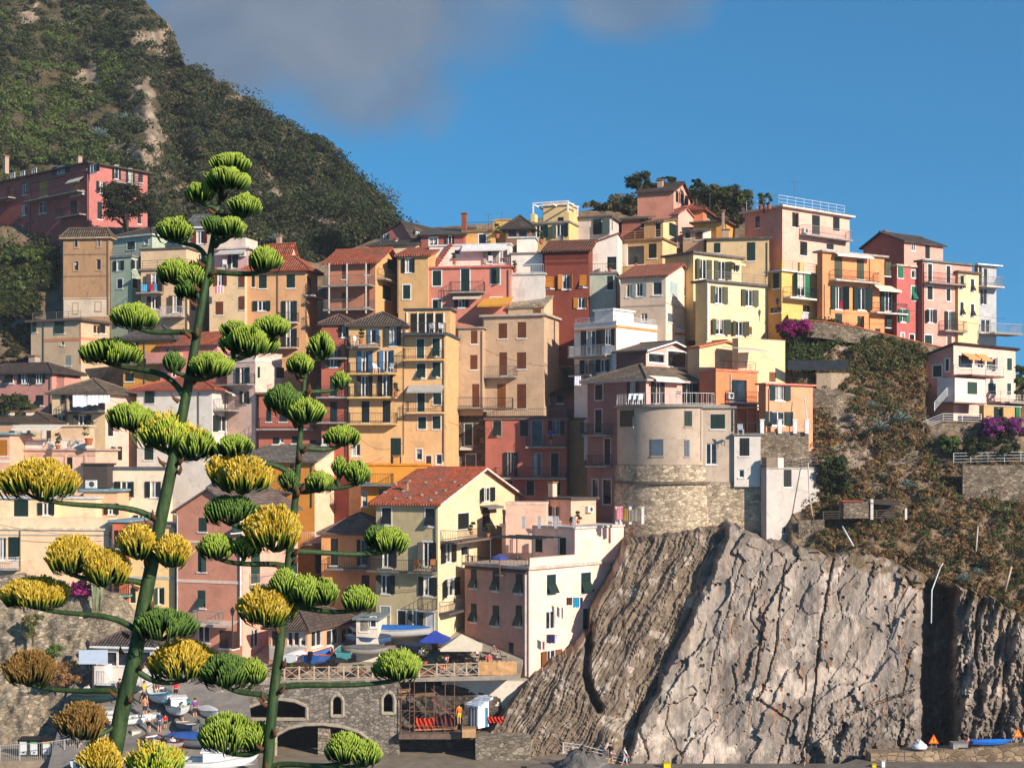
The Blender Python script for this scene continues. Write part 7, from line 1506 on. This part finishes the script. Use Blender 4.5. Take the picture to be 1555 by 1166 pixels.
for label, px, py, Y, rz in (('white plastic chair at the left of the pink tower house terrace', 956, 614, 128.6, 200), ('white plastic chair in the middle of the pink tower house terrace', 963, 614, 128.5, 205), ('white plastic chair beside the pink corner on the tower terrace', 970, 614, 128.4, 210),
    ('white plastic chair alone on the flat pink terrace by the corner house', 836, 799, 127.2, 170), ('white plastic chair second on the flat pink terrace nearer the posts', 847, 799, 127.0, 150), ('white deck chair on the uppermost amber balcony', 543, 525, 136.0, 60),
    ('white chair at the left end of the blue shuttered balcony', 572, 566, 136.2, 40), ('white chair at the right end of the blue shuttered balcony', 592, 566, 136.1, -30), ('white chair under the glass canopy of the amber top floor', 657, 506, 135.8, 160), ('white chair at the right end of the amber top floor balcony', 669, 506, 135.7, 190),
    ('white chair on the black pergola terrace beside the round tower', 1125, 660, 126.9, 160), ('white chair on the lavender house terrace', 342, 408, 157.4, 180), ('brown cane chair on the long balcony of the pale yellow house', 635, 865, 122.6, 150), ('brown cane chair at the right end of the long balcony', 656, 865, 122.4, 200), ('white chair on the terrace of the white roof house', 745, 403, 150.2, 180)):
    if CP is None: CP = chair_proto((222, 220, 216)); CP['label'] = label; CP['group'] = 'chairs on the terraces and balconies'; CP.location = at(px, py, Y); CP.rotation_euler.z = R(rz)
    else:
        o = copy_thing(CP, at(px, py, Y), R(rz), label)
        if 'brown' in label:
            for ch in o.children: ch.material_slots[0].link = 'OBJECT'; ch.material_slots[0].material = paint((150, 92, 48), 0.7)
def plant_thing(name, label, cat, loc, blobs, cols, leaves, size, pot=None, group=None, trunk=None):
    t = thing(name, label, cat, loc, 0, group)
    if pot: b = MB(); b.lathe([(pot*0.7, 0), (pot, pot*1.5), (pot*1.12, pot*1.52), (pot*1.12, pot*1.75), (pot*0.9, pot*1.72), (0.02, pot*1.6)], 12); b.obj('pot', paint((176, 92, 60), 0.8), t)
    if trunk:
        b = MB(); 
        for k, (dx, dy, dz) in enumerate(trunk[1]): b.tube([(0, 0, -0.6), (dx*0.3, dy*0.3, dz*0.5), (dx, dy, dz)], [trunk[0], trunk[0]*0.75, trunk[0]*0.35], 7)
        b.obj('trunk', paint((84, 70, 56), 0.95, 0.4), t, True)
    c = np.array([q[:3] for q in blobs], float); r = np.array([q[3] for q in blobs], float); cc = lincol(*cols)[rng.integers(0, len(cols), len(blobs))]*rng.uniform(0.8, 1.25, (len(blobs), 1))
    V, Q, col = leaf_cloud(c, r*(1 if pot else 1.12), cc*(1 if pot else 1.45), int(leaves*(1 if pot else 1.3)), size*(1 if pot else 0.85), 0.85, 0.35, 0.3); np_mesh('foliage' if pot else 'crown', V, Q, LEAF, col, False, t); return t
GR = [(60, 74, 36), (78, 92, 44), (50, 62, 34)]
for label, px, py, Y, s in (('terracotta pot of leaves on the white roof house terrace', 690, 402, 150.0, 1.0), ('potted shrub on the yellow terrace below the wire poles', 755, 362, 155.0, 1.3), ('yellow green potted plant on the uppermost amber balcony', 548, 522, 136.0, 1.2), ('potted bush beside the pale yellow gable terrace table', 716, 812, 121.6, 0.9),
    ('potted plant at the railing of the white gabled terrace', 926, 413, 150.0, 1.0), ('potted plant on the grey white house balcony corner', 782, 414, 147.4, 1.0), ('pot of greenery on the ochre loggia edge', 966, 404, 153.6, 0.8), ('potted shrub on the railed roof of the blush pink house', 1168, 318, 156, 1.2), ('second taller potted shrub on the blush pink roof', 1156, 320, 156.6, 1.5),
    ('green box plant at the right end of the amber balcony', 601, 601, 135.9, 1.0), ('dark potted plants on the left peach balustrade terrace', 88, 682, 130.8, 1.2), ('large grey leaved potted bush on the peach balustrade terrace', 135, 676, 130.6, 1.9), ('potted flowers on the plaza beside the cream parasol', 669, 1016, 119.4, 1.0), ('tall potted plant on the plaza in the blue shade', 645, 1012, 120.4, 1.4), ('red flowering pot by the pink parapet', 741, 815, 121.5, 0.9),
    ('potted plant on the blue pergola house corner', 822, 371, 154.6, 1.2), ('row of herbs on the flat pink terrace wall', 878, 795, 128.2, 0.9), ('terracotta pot on the flat terrace right of the roof posts', 868, 799, 127.4, 0.7)):
    plant_thing('potted_plant', label, 'plant', at(px, py, Y), [(rng.uniform(-0.15, 0.15)*s, rng.uniform(-0.15, 0.15)*s, (0.5+0.28*k)*s, 0.26*s) for k in range(3)], GR, 60, 0.09, 0.2*s, 'potted plants on balconies and terraces')
def cloth(name, label, cat, px, py, Y, w, h, c, group=None, stripes=None, seed=0):
    nx, ny = 12, 8; b = MB(); vs = [(w*(i/(nx-1)-0.5), 0.05*math.sin(i*1.7+seed)*(1-j/(ny-1)*0.5), -h*j/(ny-1)*(1+0.04*math.sin(i*1.1+seed))) for j in range(ny) for i in range(nx)]
    for j in range(ny-1):
        for i in range(nx-1):
            b.cur = 1 if (stripes and (i//2) % 2) else 0; a = j*nx+i; b.f.append((a, a+1, a+nx+1, a+nx)); b.mi.append(b.cur)
    b.v = vs; o = b.obj(name, [paint(c, 0.9, 0.08)]+([paint(stripes, 0.9, 0.08)] if stripes else []), None, True); o.location = at(px, py, Y); return tag(o, label, cat, group)
LG = 'washing hung out to dry'
for d in (('towel', 'sky blue towel on the cream house balcony', 'towel', 219.5, 432, 152.6, 0.55, 0.75, (70, 150, 190)), ('towel', 'crimson towel on the cream house balcony', 'towel', 231, 431, 152.6, 0.35, 0.75, (200, 24, 70)), ('towel', 'small teal towel right of the crimson one', 'towel', 236.5, 431, 152.6, 0.3, 0.7, (60, 150, 170)),
    ('sheet', 'white sheet at the left of the brown roofed loggia', 'sheet', 121, 600, 136.6, 1.3, 1.1, (226, 224, 228)), ('sheet', 'white sheet in the middle of the brown roofed loggia', 'sheet', 140, 600, 136.6, 1.1, 0.95, (222, 220, 226)), ('sheet', 'white sheet at the right of the brown roofed loggia', 'sheet', 158, 600, 136.6, 1.1, 0.75, (226, 224, 228)),
    ('towel', 'dark brown towel on the washing line of the corner house', 'towel', 864.5, 907, 121.9, 0.5, 0.65, (70, 56, 54)), ('towel', 'bright cyan towel on the washing line of the corner house', 'towel', 875, 907, 122.2, 0.55, 0.85, (20, 140, 180)), ('trousers', 'navy trousers on the washing line of the corner house', 'trousers', 883, 907, 122.5, 0.25, 0.95, (44, 56, 90)), ('shirt', 'navy blue shirt hanging under the white framed window', 'shirt', 836, 963, 121.0, 0.7, 0.75, (34, 40, 78)), ('shirt', 'small white cloth beside the navy shirt', 'cloth', 846, 963, 121.2, 0.4, 0.7, (222, 220, 222)),
    ('sheet', 'pale sheet hanging at the shaded white terrace house', 'sheet', 877, 571, 137.2, 0.65, 0.9, (206, 206, 216)), ('shirt', 'dark shirt in the shade beside the pale sheet', 'shirt', 890, 570, 137.1, 0.5, 0.6, (40, 40, 50)), ('towel', 'pink towel on the post fence below the round tower', 'towel', 941, 770, 125.6, 0.5, 1.1, (214, 130, 140)), ('towel', 'mustard towel on the post fence below the round tower', 'towel', 950, 772, 125.7, 0.4, 1.1, (150, 116, 40)), ('towel', 'grey brown towel on the post fence below the round tower', 'towel', 963, 774, 125.8, 0.9, 1.0, (130, 120, 110)), ('scarf', 'magenta cloth in the shutters of the orange house', 'cloth', 1278, 457, 146.6, 0.25, 0.75, (220, 40, 90)), ('towel', 'black swimsuit on the golden yellow balcony rail', 'cloth', 1234, 438, 146.2, 0.5, 0.55, (26, 26, 34))):
    cloth(*d, group=LG, seed=len(d[1]))
cloth('towel', 'red and white striped towel under the pale yellow window', 'towel', 333, 434, 150.2, 0.85, 0.8, (210, 40, 80), LG, (230, 224, 224))

def cafe_table(label, px, py, Y):
    t = thing('cafe_table', label, 'table', at(px, py, Y), 0, 'tables on the plaza'); b = MB(); b.lathe([(0.38, 0.7), (0.4, 0.71), (0.4, 0.74), (0.02, 0.745)], 14); b.obj('tabletop', paint((200, 190, 176), 0.6), t)
    b = MB(); b.tube([(0, 0, 0), (0, 0, 0.7)], 0.03, 6); b.obj('pedestal', paint((60, 58, 56)), t); b = MB(); b.lathe([(0.22, 0), (0.2, 0.04), (0.03, 0.06)], 10); b.obj('base', paint((60, 58, 56)), t)
for k, (label, px, Y) in enumerate((('round table at the left under the cream parasol', 678, 120.2), ('round table in the middle under the cream parasol', 700, 120.6), ('round table at the right under the cream parasol', 722, 120.2), ('round table under the royal blue parasol', 655, 122.6), ('round table near the reed screen', 752, 120.8))):
    z = PZ(Y); py = HY+(CZ-z)*F/Y; cafe_table(label, px, py, Y)
    for s in (-1, 1): copy_thing(CP, Vector((zx(px, Y)+s*0.75, Y+0.1, z)), R(90*s), ('dark chair left of the ' if s < 0 else 'dark chair right of the ')+label[6:]); o = COL.objects[-1]
    person('cafe guest bending over behind the %s' % label[6:], px+3, py-1, Y+0.9, 180+k*20, [(60, 64, 90), (200, 120, 110), (222, 214, 206), (40, 44, 50), (150, 60, 60)][k], (50, 50, 56), pose='bent', hgt=0.92)
for o in list(COL.objects):
    if o.name.startswith('garden_chair') and str(o.get('label', '')).startswith('dark chair'):
        for ch in o.children: ch.material_slots[0].link = 'OBJECT'; ch.material_slots[0].material = paint((60, 46, 38), 0.7)
for d in (('tourist in a white hat colour top beside the large white motor boat', 262, 1150, 109.2, 160, (226, 224, 220), (40, 60, 90), 'stand'), ('tourist in a green shirt walking up the slipway', 276, 1098, 113.6, 10, (60, 130, 90), (70, 66, 60), 'walk'), ('tourist in a purple top near the rubble wall', 296, 1092, 114.2, 200, (110, 70, 130), (40, 40, 50), 'stand'), ('tourist in a pale blue shirt next to the bins railing', 108, 1140, 110.4, 30, (130, 170, 200), (60, 56, 52), 'stand'), ('tourist in a black shirt by the kiosk balcony foot', 182, 1062, 115.6, 150, (30, 30, 34), (150, 140, 120), 'walk'), ('tourist in an orange shirt by the kiosk balcony foot', 192, 1064, 115.4, 210, (214, 110, 50), (50, 50, 60), 'stand')): person(*d[:5], d[5], d[6], pose=d[7])
boat('small white dinghy upside down by the rubble wall', 318, 1088, 114.4, 3.0, 1.4, (214, 212, 206), (150, 150, 150), -60, 'tarp', bench=(206, 204, 200)); boat('red and white rowing boat low on the slipway', 252, 1136, 110.0, 3.8, 1.6, (206, 200, 196), (170, 50, 44), -40); boat('navy covered boat between the parasols and the pale yellow house', 628, 988, 122.0, 3.0, 1.3, (40, 46, 62), (60, 60, 66), 170, 'tarp', bench=(36, 44, 66)); boat('teal rowing boat parked against the restaurant', 520, 1000, 120.6, 3.6, 1.6, (60, 120, 120), (200, 190, 170), 100)
for i, (px, py, Y, c) in enumerate(((232, 1128, 110.9, (60, 90, 150)), (240, 1130, 110.8, (180, 60, 50)), (206, 1116, 112.0, (200, 190, 170)), (282, 1070, 115.6, (70, 130, 120)))): crate('fish_crate', ['blue plastic fish crate on the slipway', 'red plastic fish crate beside the blue one', 'white fish crate near the tall agave stalk', 'teal fish crate by the small cabin boat'][i], 'crate', px, py, Y, 0.7, 0.45, 0.35, c, 15*i)
heap('net_pile', 'heap of brown fishing nets beside the slipway boats', 'fishing gear', 222, 1124, 111.4, 0.8, 0.5, paint((112, 84, 66), 0.95, 0.5), 16, 11); heap('net_pile', 'heap of green fishing nets at the foot of the rubble wall', 'fishing gear', 300, 1104, 113.2, 0.7, 0.5, paint((64, 92, 84), 0.95, 0.5), 16, 12)
for i, px in enumerate((440, 545, 582, 618, 648)):
    Y = 118.3; z = PZ(Y); t = plant_thing('planter', ['long hedge planter by the restaurant steps', 'hedge planter behind the timber fence left of the boats', 'hedge planter behind the timber fence in the boats shade', 'hedge planter left of the waiter', 'hedge planter nearest the blue parasol'][i], 'planter', Vector((zx(px, Y), Y, z)), [(rng.uniform(-0.45, 0.45), 0, rng.uniform(0.6, 0.8), 0.24) for k in range(6)], GR, 60, 0.08, None, 'hedge planters on the plaza'); b = MB(); b.box(-0.6, 0.6, -0.2, 0.2, 0, 0.5); b.obj('trough', paint((120, 84, 64), 0.9, 0.3), t)
def cable(label, a, b2, sag):
    P, Q = at(*a), at(*b2); n = 14; pts = [(P+(Q-P)*i/n+Vector((0, 0, -sag*4*(i/n)*(1-i/n))))-P for i in range(n+1)]; b = MB(); b.tube(pts, 0.022, 4); o = b.obj('cable', paint((44, 42, 42)), None, True); o.location = P; tag(o, label, 'cable', 'overhead cables')
cable('dark cable sagging across the wide cream house', (-40, 786, 125.6), (166, 812, 125.2), 0.5); cable('pale cable sagging between the amber house and the pink corner house', (500, 890, 127.4), (700, 880, 122.4), 0.7); cable('cable looping across the lower amber wall', (545, 664, 135.8), (612, 672, 135.4), 0.9); cable('cable running along the stone house to the terracotta house', (680, 640, 136.0), (760, 648, 135.6), 0.4); cable('cable slung over the cream house towards the mint house', (168, 470, 152.8), (285, 492, 152.2), 0.5); cable('cable crossing above the red hipped roof of the white house', (130, 596, 136.0), (250, 570, 139.0), 0.4); cable('cable between the orange house and the raspberry house', (1262, 474, 146.0), (1400, 470, 150.5), 0.3); cable('cable running out beyond the pale blue house at the headland', (1462, 474, 153.0), (1528, 484, 156.0), 0.15); cable('cable down the beige house front', (735, 530, 138.2), (870, 556, 139.4), 0.6)
# ---------------------------------------------------------------- trees and plants one can tell apart
def tree(label, px, py, Y, w, h, cols, leaves=70, size=0.16, nb=26, tr=0.16, cat='tree', name='tree'):
    b0 = at(px, py, Y); bl = []; w = w*Y/F/2; h = h*Y/F
    nb = int(nb*1.6)
    for i in range(nb):
        a = rng.uniform(0, 6.28); e = rng.random()**0.5; z = rng.uniform(0.3, 1.0); k = math.sqrt(max(0.05, 1-(z*2-1.25)**2*0.9)); z = z if name == 'tree' else z*0.95-0.25
        bl.append((math.cos(a)*e*w*k, math.sin(a)*e*w*k*0.8, z*h, rng.uniform(0.22, 0.42)*min(w, h*0.6)))
    return plant_thing(name, label, cat, b0, bl, cols, leaves, size, None, None, (tr if name == 'tree' else tr*0.5, [(q[0]*0.7, q[1]*0.7, q[2]*(0.8 if name == 'tree' else 0.5)) for q in bl[:6]]))
DG = [(46, 56, 30), (60, 68, 36), (38, 46, 28)]
tree('dark spreading tree in front of the crimson apartment house', 193, 352, 172, 74, 66, [(44, 46, 30), (58, 56, 36), (38, 40, 28)], 120, 0.17, 40, 0.2)
tree('umbrella shaped dark pine on the summit left of the crowning pink house', 972, 300, 169, 42, 36, DG, 80, 0.16, 16, 0.14); tree('dense evergreen on the summit right of the crowning pink house', 1098, 322, 168, 60, 36, [(60, 66, 36), (74, 78, 42), (48, 56, 32)], 110, 0.16, 30)
tree('slim dark cypress like tree beside the crowning pink house', 1057, 312, 168, 22, 38, DG, 80, 0.15, 14, 0.1); tree('rounded olive green tree at the right end of the summit trees', 1128, 324, 167, 34, 32, [(66, 74, 38), (56, 64, 36)], 90, 0.16, 18); tree('low bush with spiky tops behind the orange hipped house', 1080, 318, 168.6, 36, 34, [(84, 84, 50), (64, 68, 40)], 80, 0.2, 16)
tree('tall thin tree behind the crowning pink house roof', 1012, 288, 172, 30, 20, DG, 60, 0.15, 10, 0.1); tree('two headed palm like shrub on the blush pink house roof edge', 1160, 316, 160, 16, 22, [(70, 76, 40)], 50, 0.15, 7, 0.08)
BO = [(120, 30, 84), (100, 26, 72), (140, 44, 100), (70, 60, 40)]
tree('magenta bougainvillea bush beside the golden yellow house', 1206, 514, 140.5, 46, 34, BO, 110, 0.13, 22, 0.1, 'shrub', 'bougainvillea'); tree('large purple bougainvillea in front of the pink villa basement', 1524, 668, 133.6, 74, 44, [(110, 44, 96), (126, 56, 110), (90, 36, 80), (60, 60, 40)], 120, 0.13, 30, 0.1, 'shrub', 'bougainvillea'); tree('small magenta bougainvillea on top of the stone retaining wall', 124, 906, 121.5, 38, 32, BO, 90, 0.12, 14, 0.08, 'shrub', 'bougainvillea')
tree('dark green hedge bush below the purple bougainvillea', 1490, 694, 132.0, 120, 40, DG, 120, 0.14, 34, 0.1, 'shrub', 'bush'); tree('bright green bush at the left of the villa garden', 1438, 682, 132.4, 34, 26, [(80, 96, 40), (66, 82, 36)], 110, 0.13, 16, 0.1, 'shrub', 'bush'); tree('dark green bush hanging down the slope beside the white cabin', 1264, 748, 129.2, 46, 72, DG, 110, 0.15, 30, 0.1, 'shrub', 'bush')
tree('dense dark fruit trees behind the stubby white chimneys', 18, 645, 138.5, 60, 40, DG, 120, 0.15, 24, 0.12); tree('green climber on the stone retaining wall', 50, 970, 119, 30, 50, [(78, 84, 48), (96, 92, 56)], 90, 0.13, 14, 0.08, 'shrub', 'bush'); tree('tuft of green weeds halfway up the stone retaining wall', 82, 996, 118.2, 26, 22, [(84, 104, 44), (70, 90, 40)], 80, 0.12, 10, 0.06, 'shrub', 'bush'); tree('dry orange brown shrub at the foot of the stone retaining wall', 92, 1040, 117.2, 56, 44, [(130, 96, 62), (110, 84, 56)], 80, 0.13, 18, 0.06, 'shrub', 'bush'); tree('green bush behind the far right corner of the pink villa', 1552, 600, 141, 26, 60, [(66, 82, 42), (56, 68, 38)], 100, 0.15, 16, 0.1, 'shrub', 'bush'); tree('bush at the left of the low hedge under the crimson house', 40, 398, 180, 70, 26, [(84, 96, 40), (70, 82, 38)], 100, 0.17, 20, 0.1, 'shrub', 'bush')
def rosette(label, px, py, Y, r, c=(112, 128, 118), n=34, g='blue grey agave rosettes on the slope'):
    t = thing('agave_rosette', label, 'agave', at(px, py, Y), 0, g); b = MB()
    for i in range(n):
        a = i*2.39996; el = R(18+62*(i/n)); d = Vector((math.cos(a)*math.cos(el), math.sin(a)*math.cos(el), math.sin(el))); s = Vector((-math.sin(a), math.cos(a), 0)); L = r*(0.8+0.3*random.random()); w_ = r*0.085
        pts = []
        for k, ww in ((0, 0.7), (0.35, 1.0), (0.7, 0.7), (1.0, 0.05)): q = d*L*k+Vector((0, 0, -0.18*L*k*k)); pts += [q-s*w_*ww+Vector((0, 0, w_*0.4)), q-Vector((0, 0, w_*0.2)), q+s*w_*ww+Vector((0, 0, w_*0.4))]
        b.add(pts, [f for k in range(3) for f in ((k*3, k*3+1, k*3+4, k*3+3), (k*3+1, k*3+2, k*3+5, k*3+4))])
    b.obj('leaves', paint(c, 0.6, 0.25), t)
for d in (('smallest blue grey agave high on the slope', 1324, 618, 133.4, 0.8), ('drooping blue grey agave at the left of the slope pair', 1336, 652, 132.2, 1.15), ('largest blue grey agave at the right of the slope pair', 1366, 640, 132.6, 1.25), ('dark agave beside the ledge hut on the lower slope', 1376, 738, 127.2, 0.9), ('blue grey agave above the cliff pipe', 1464, 882, 122.4, 0.9), ('paler agave right of the cliff pipe agave', 1485, 872, 122.8, 0.75), ('pale agave on the mountain rock above the crimson house', 150, 208, 212, 1.9), ('agave on the mountain spur beside the bare rock', 205, 142, 232, 1.8), ('agave on the mountain below the bare rock spur', 190, 184, 222, 1.6), ('agave clump on the mountain foot near the apricot house', 420, 368, 196, 1.6)): rosette(*d)
b = MB()
for i in range(16):
    x = random.uniform(-0.55, 0.55); b.tube([(x*0.5, random.uniform(-0.2, 0.2), 0), (x*0.8, 0, 1.3), (x*1.1, random.uniform(-0.2, 0.2), random.uniform(2.4, 3.6))], [0.09, 0.085, 0.05], 7)
o = b.obj('column_cactus', paint((128, 132, 100), 0.8, 0.3), None, True); o.location = at(148, 926, 120.4); tag(o, 'clump of pale grey green column cactus on top of the retaining wall', 'cactus')
# ---------------------------------------------------------------- slope walls, hut, pipes
def ribbon(name, label, cat, top, hgt, Yl, mat, th=0.4, cap=None):
    P = [at(x, y, Y) for (x, y), Y in zip(top, Yl)]; t = thing(name, label, cat, P[0]); b = MB(); cb = MB()
    for p, q in zip(P, P[1:]):
        p, q = p-P[0], q-P[0]; d = Vector((0, th, 0)); dn = Vector((0, 0, -hgt)); b.add([p+dn, q+dn, q, p, p+dn+d, q+dn+d, q+d, p+d], [(0, 1, 2, 3), (3, 2, 6, 7), (4, 7, 6, 5), (0, 3, 7, 4), (1, 5, 6, 2)])
        if cap: cb.add([p+Vector((0, -0.08, 0.003)), q+Vector((0, -0.08, 0.003)), q+Vector((0, th+0.08, 0.003)), p+Vector((0, th+0.08, 0.003)), p+Vector((0, -0.08, 0.1)), q+Vector((0, -0.08, 0.1)), q+Vector((0, th+0.08, 0.1)), p+Vector((0, th+0.08, 0.1))], [(0, 3, 2, 1), (4, 5, 6, 7), (0, 1, 5, 4), (3, 7, 6, 2), (0, 4, 7, 3), (1, 2, 6, 5)])
    b.obj('wall', mat, t)
    if cap: cb.obj('coping', paint(cap, 0.9, 0.3), t)
    return t
SW = stone((138, 122, 104), 2.6, 0.5)
ribbon('path_wall', 'long low stone wall with an orange coping below the headland houses', 'wall', [(1226, 487), (1250, 489), (1300, 497), (1350, 509), (1400, 521), (1446, 531)], 1.6, [141.2, 141.0, 141.6, 142.6, 143.6, 144.4], SW, 0.4, (190, 96, 62))
ribbon('terrace_wall', 'pale plastered terrace wall under the black net fence', 'wall', [(1240, 567), (1262, 566), (1290, 567)], 1.9, [137.6, 137.4, 137.8], plaster((170, 150, 124), 1.2)); ribbon('terrace_wall', 'dry stone terrace wall behind the small salmon orange house', 'wall', [(1204, 588), (1270, 592), (1300, 600)], 3.6, [136.2, 135.9, 136.6], SW)
ribbon('garden_wall', 'broad dry stone wall under the villa garden', 'wall', [(1462, 706), (1520, 706), (1640, 704)], 3.4, [128.6, 128.4, 128.4], SW); ribbon('bank_wall', 'stone wall with white posts in front of the small salmon orange house', 'wall', [(1150, 656), (1190, 655), (1228, 656)], 9.0, [128.9, 128.9, 129.2], SW)
ribbon('stone_footing', 'square rubble footing right of the tall white cabin', 'wall', [(1213, 789), (1252, 789)], 2.4, [126.2, 126.2], SW); ribbon('villa_wall', 'low rubble wall under the villa stair railing', 'wall', [(1402, 650), (1432, 642), (1500, 643)], 3.0, [134.5, 134.4, 135.0], SW)
for i, px in enumerate((1157, 1184, 1207, 1225)):
    b = MB(); b.box(-0.17, 0.17, -0.17, 0.17, -0.2, 1.0); b.box(-0.22, 0.22, -0.22, 0.22, 1.003, 1.1); o = b.obj('white_post', paint((222, 218, 210))); o.location = at(px, 655, 128.9); tag(o, ['white gate post nearest the black pergola', 'white post left of the lower salmon window', 'white post right of the lower salmon window', 'white end post at the cliff side'][i], 'post', 'white posts on the bank wall')
for i, px in enumerate((936.5, 943, 957, 976)):
    b = MB(); b.box(-0.12, 0.12, -0.12, 0.12, 0, 1.5); b.box(-0.15, 0.15, -0.15, 0.15, 1.503, 1.58); o = b.obj('fence_post', paint((210, 204, 196))); o.location = at(px, 796, 126.0); tag(o, ['white terrace post beside the shaded stair', 'white terrace post left of the pink towel', 'white terrace post among the towels', 'white terrace post at the tower stones'][i], 'post', 'white posts on the terrace end')
for i, px in enumerate((795, 819, 844, 872)):
    b = MB(); b.box(-0.14, 0.14, -0.14, 0.14, 0, 1.05); o = b.obj('roof_post', paint((150, 150, 150))); P = at(px, 802, 124.6); o.location = P; tag(o, ['grey roof terrace post nearest the parapet', 'grey roof terrace post left of the chairs', 'grey roof terrace post right of the chairs', 'grey roof terrace post at the sunlit corner'][i], 'post', 'grey posts round the flat pink terrace')
t = thing('ledge_hut', 'ruined stone hut with a rusty lean roof on the slope ledge', 'hut', at(1300, 787, 125.2)); b = MB(); b.box(-1.1, 1.1, 0, 1.8, 0, 1.45); b.obj('wall', SW, t); b = MB(); b.box(-1.2, 0.6, -0.15, 1.9, 1.46, 1.54); b.obj('roof', paint((176, 84, 62), 0.9, 0.4), t); b = MB(); b.box(1.25, 1.5, -0.1, 0.1, -0.1, 1.7); b.obj('door_post', paint((206, 196, 184), 0.9), t); b = MB(); b.box(4.3, 4.5, 0, 0.2, -0.1, 0.9); b.obj('door_post', paint((206, 196, 184), 0.9), t); b = MB(); b.slab([(1.1, -0.1, 1.3), (4.0, -0.1, 1.1), (4.0, 1.8, 1.5), (1.1, 1.8, 1.6)], (0, 0, 0.08)); b.obj('canopy', paint((70, 60, 50), 0.95, 0.4), t); b = MB(); b.box(1.55, 3.8, 1.5, 1.7, -0.1, 1.3); b.obj('back_wall', paint((60, 52, 46), 0.95), t)
b = MB(); p = at(1196, 562, 137.4); q = at(1288, 562, 137.4); b.box(p.x, q.x, 137.3, 137.35, p.z, p.z+0.95); tag(b.obj('net_fence', paint((44, 48, 54), 0.95, 0.4)), 'black netting fence on the planted bank', 'fence')
def pipe(label, pts, Y, r, c=(196, 196, 196)):
    b = MB(); P = [at(x, y, Yk) for (x, y), Yk in zip(pts, Y)]; b.tube([p-P[0] for p in P], r, 7); o = b.obj('pipe', paint(c, 0.4), None, True); o.location = P[0]; tag(o, label, 'pipe', 'pipes and poles on the slope')
pipe('white drain pipe bending down the cliff beside the black cleft', [(1432, 855), (1428, 861), (1415, 896), (1414, 946)], [121.5, 121.6, 120.6, 118.8], 0.055, (206, 206, 206)); pipe('pale pole leaning on the slope right of the cleft', [(1536, 860), (1526, 898)], [121.8, 121.4], 0.09, (180, 156, 130)); pipe('short grey pole leaning on the slope below the ledge hut', [(1279, 799), (1296, 829)], [124.4, 123.6], 0.08); pipe('upright pale pole among the scrub', [(1485, 799), (1482, 837)], [124.4, 123.4], 0.07, (190, 170, 150)); pipe('thin bent pole by the bank wall', [(1221, 600), (1226, 640), (1219, 648)], [130.5, 129.8, 129.4], 0.06, (200, 196, 190)); pipe('long white pipe down the bank beside the white cabin', [(1227, 702), (1229, 750), (1234, 784)], [127.9, 127.0, 126.2], 0.06, (190, 176, 164))
def aerial(label, px, py, Y, h_):
    b = MB(); b.tube([(0, 0, 0), (0, 0, h_)], 0.025, 5); b.bar((-0.5, 0, h_*0.93), (0.5, 0, h_*0.93), 0.015); 
    for i in range(5): b.bar((-0.45+i*0.22, -0.2, h_*0.93), (-0.45+i*0.22, 0.2, h_*0.93), 0.01)
    o = b.obj('aerial', paint((90, 86, 82))); o.location = at(px, py, Y); tag(o, label, 'aerial', 'television aerials on roofs')
for d in (('thin aerial on the dark slate roof strip', 762, 352, 156, 2.2), ('thin aerial above the yellow block', 742, 350, 156.5, 1.9), ('aerial on the orange hipped roof summit', 1078, 322, 163, 2.2), ('aerial on the red gallery house roof', 578, 386, 149, 1.6), ('aerial on the white house red hip roof', 300, 570, 141, 1.4), ('aerial on the blush pink roof corner', 1206, 302, 156, 2.0)): aerial(*d)
# ---------------------------------------------------------------- thin volume added to lift the dark tones
b = MB(); b.box(-420, 420, -40, 470, -8, 260); hz = b.obj('fill_haze', bpy.data.materials.new('fill_haze_volume')); tag(hz, kind='stuff')
m = hz.data.materials[0]; m.use_nodes = True; m.node_tree.nodes.clear(); o_ = m.node_tree.nodes.new('ShaderNodeOutputMaterial'); pv = m.node_tree.nodes.new('ShaderNodeVolumePrincipled')
pv.inputs['Color'].default_value = (0.93, 0.94, 1.0, 1); pv.inputs['Density'].default_value = 0.00017; pv.inputs['Anisotropy'].default_value = 0.0
m.node_tree.links.new(pv.outputs[0], o_.inputs['Volume'])
scn.cycles.volume_bounces = 0
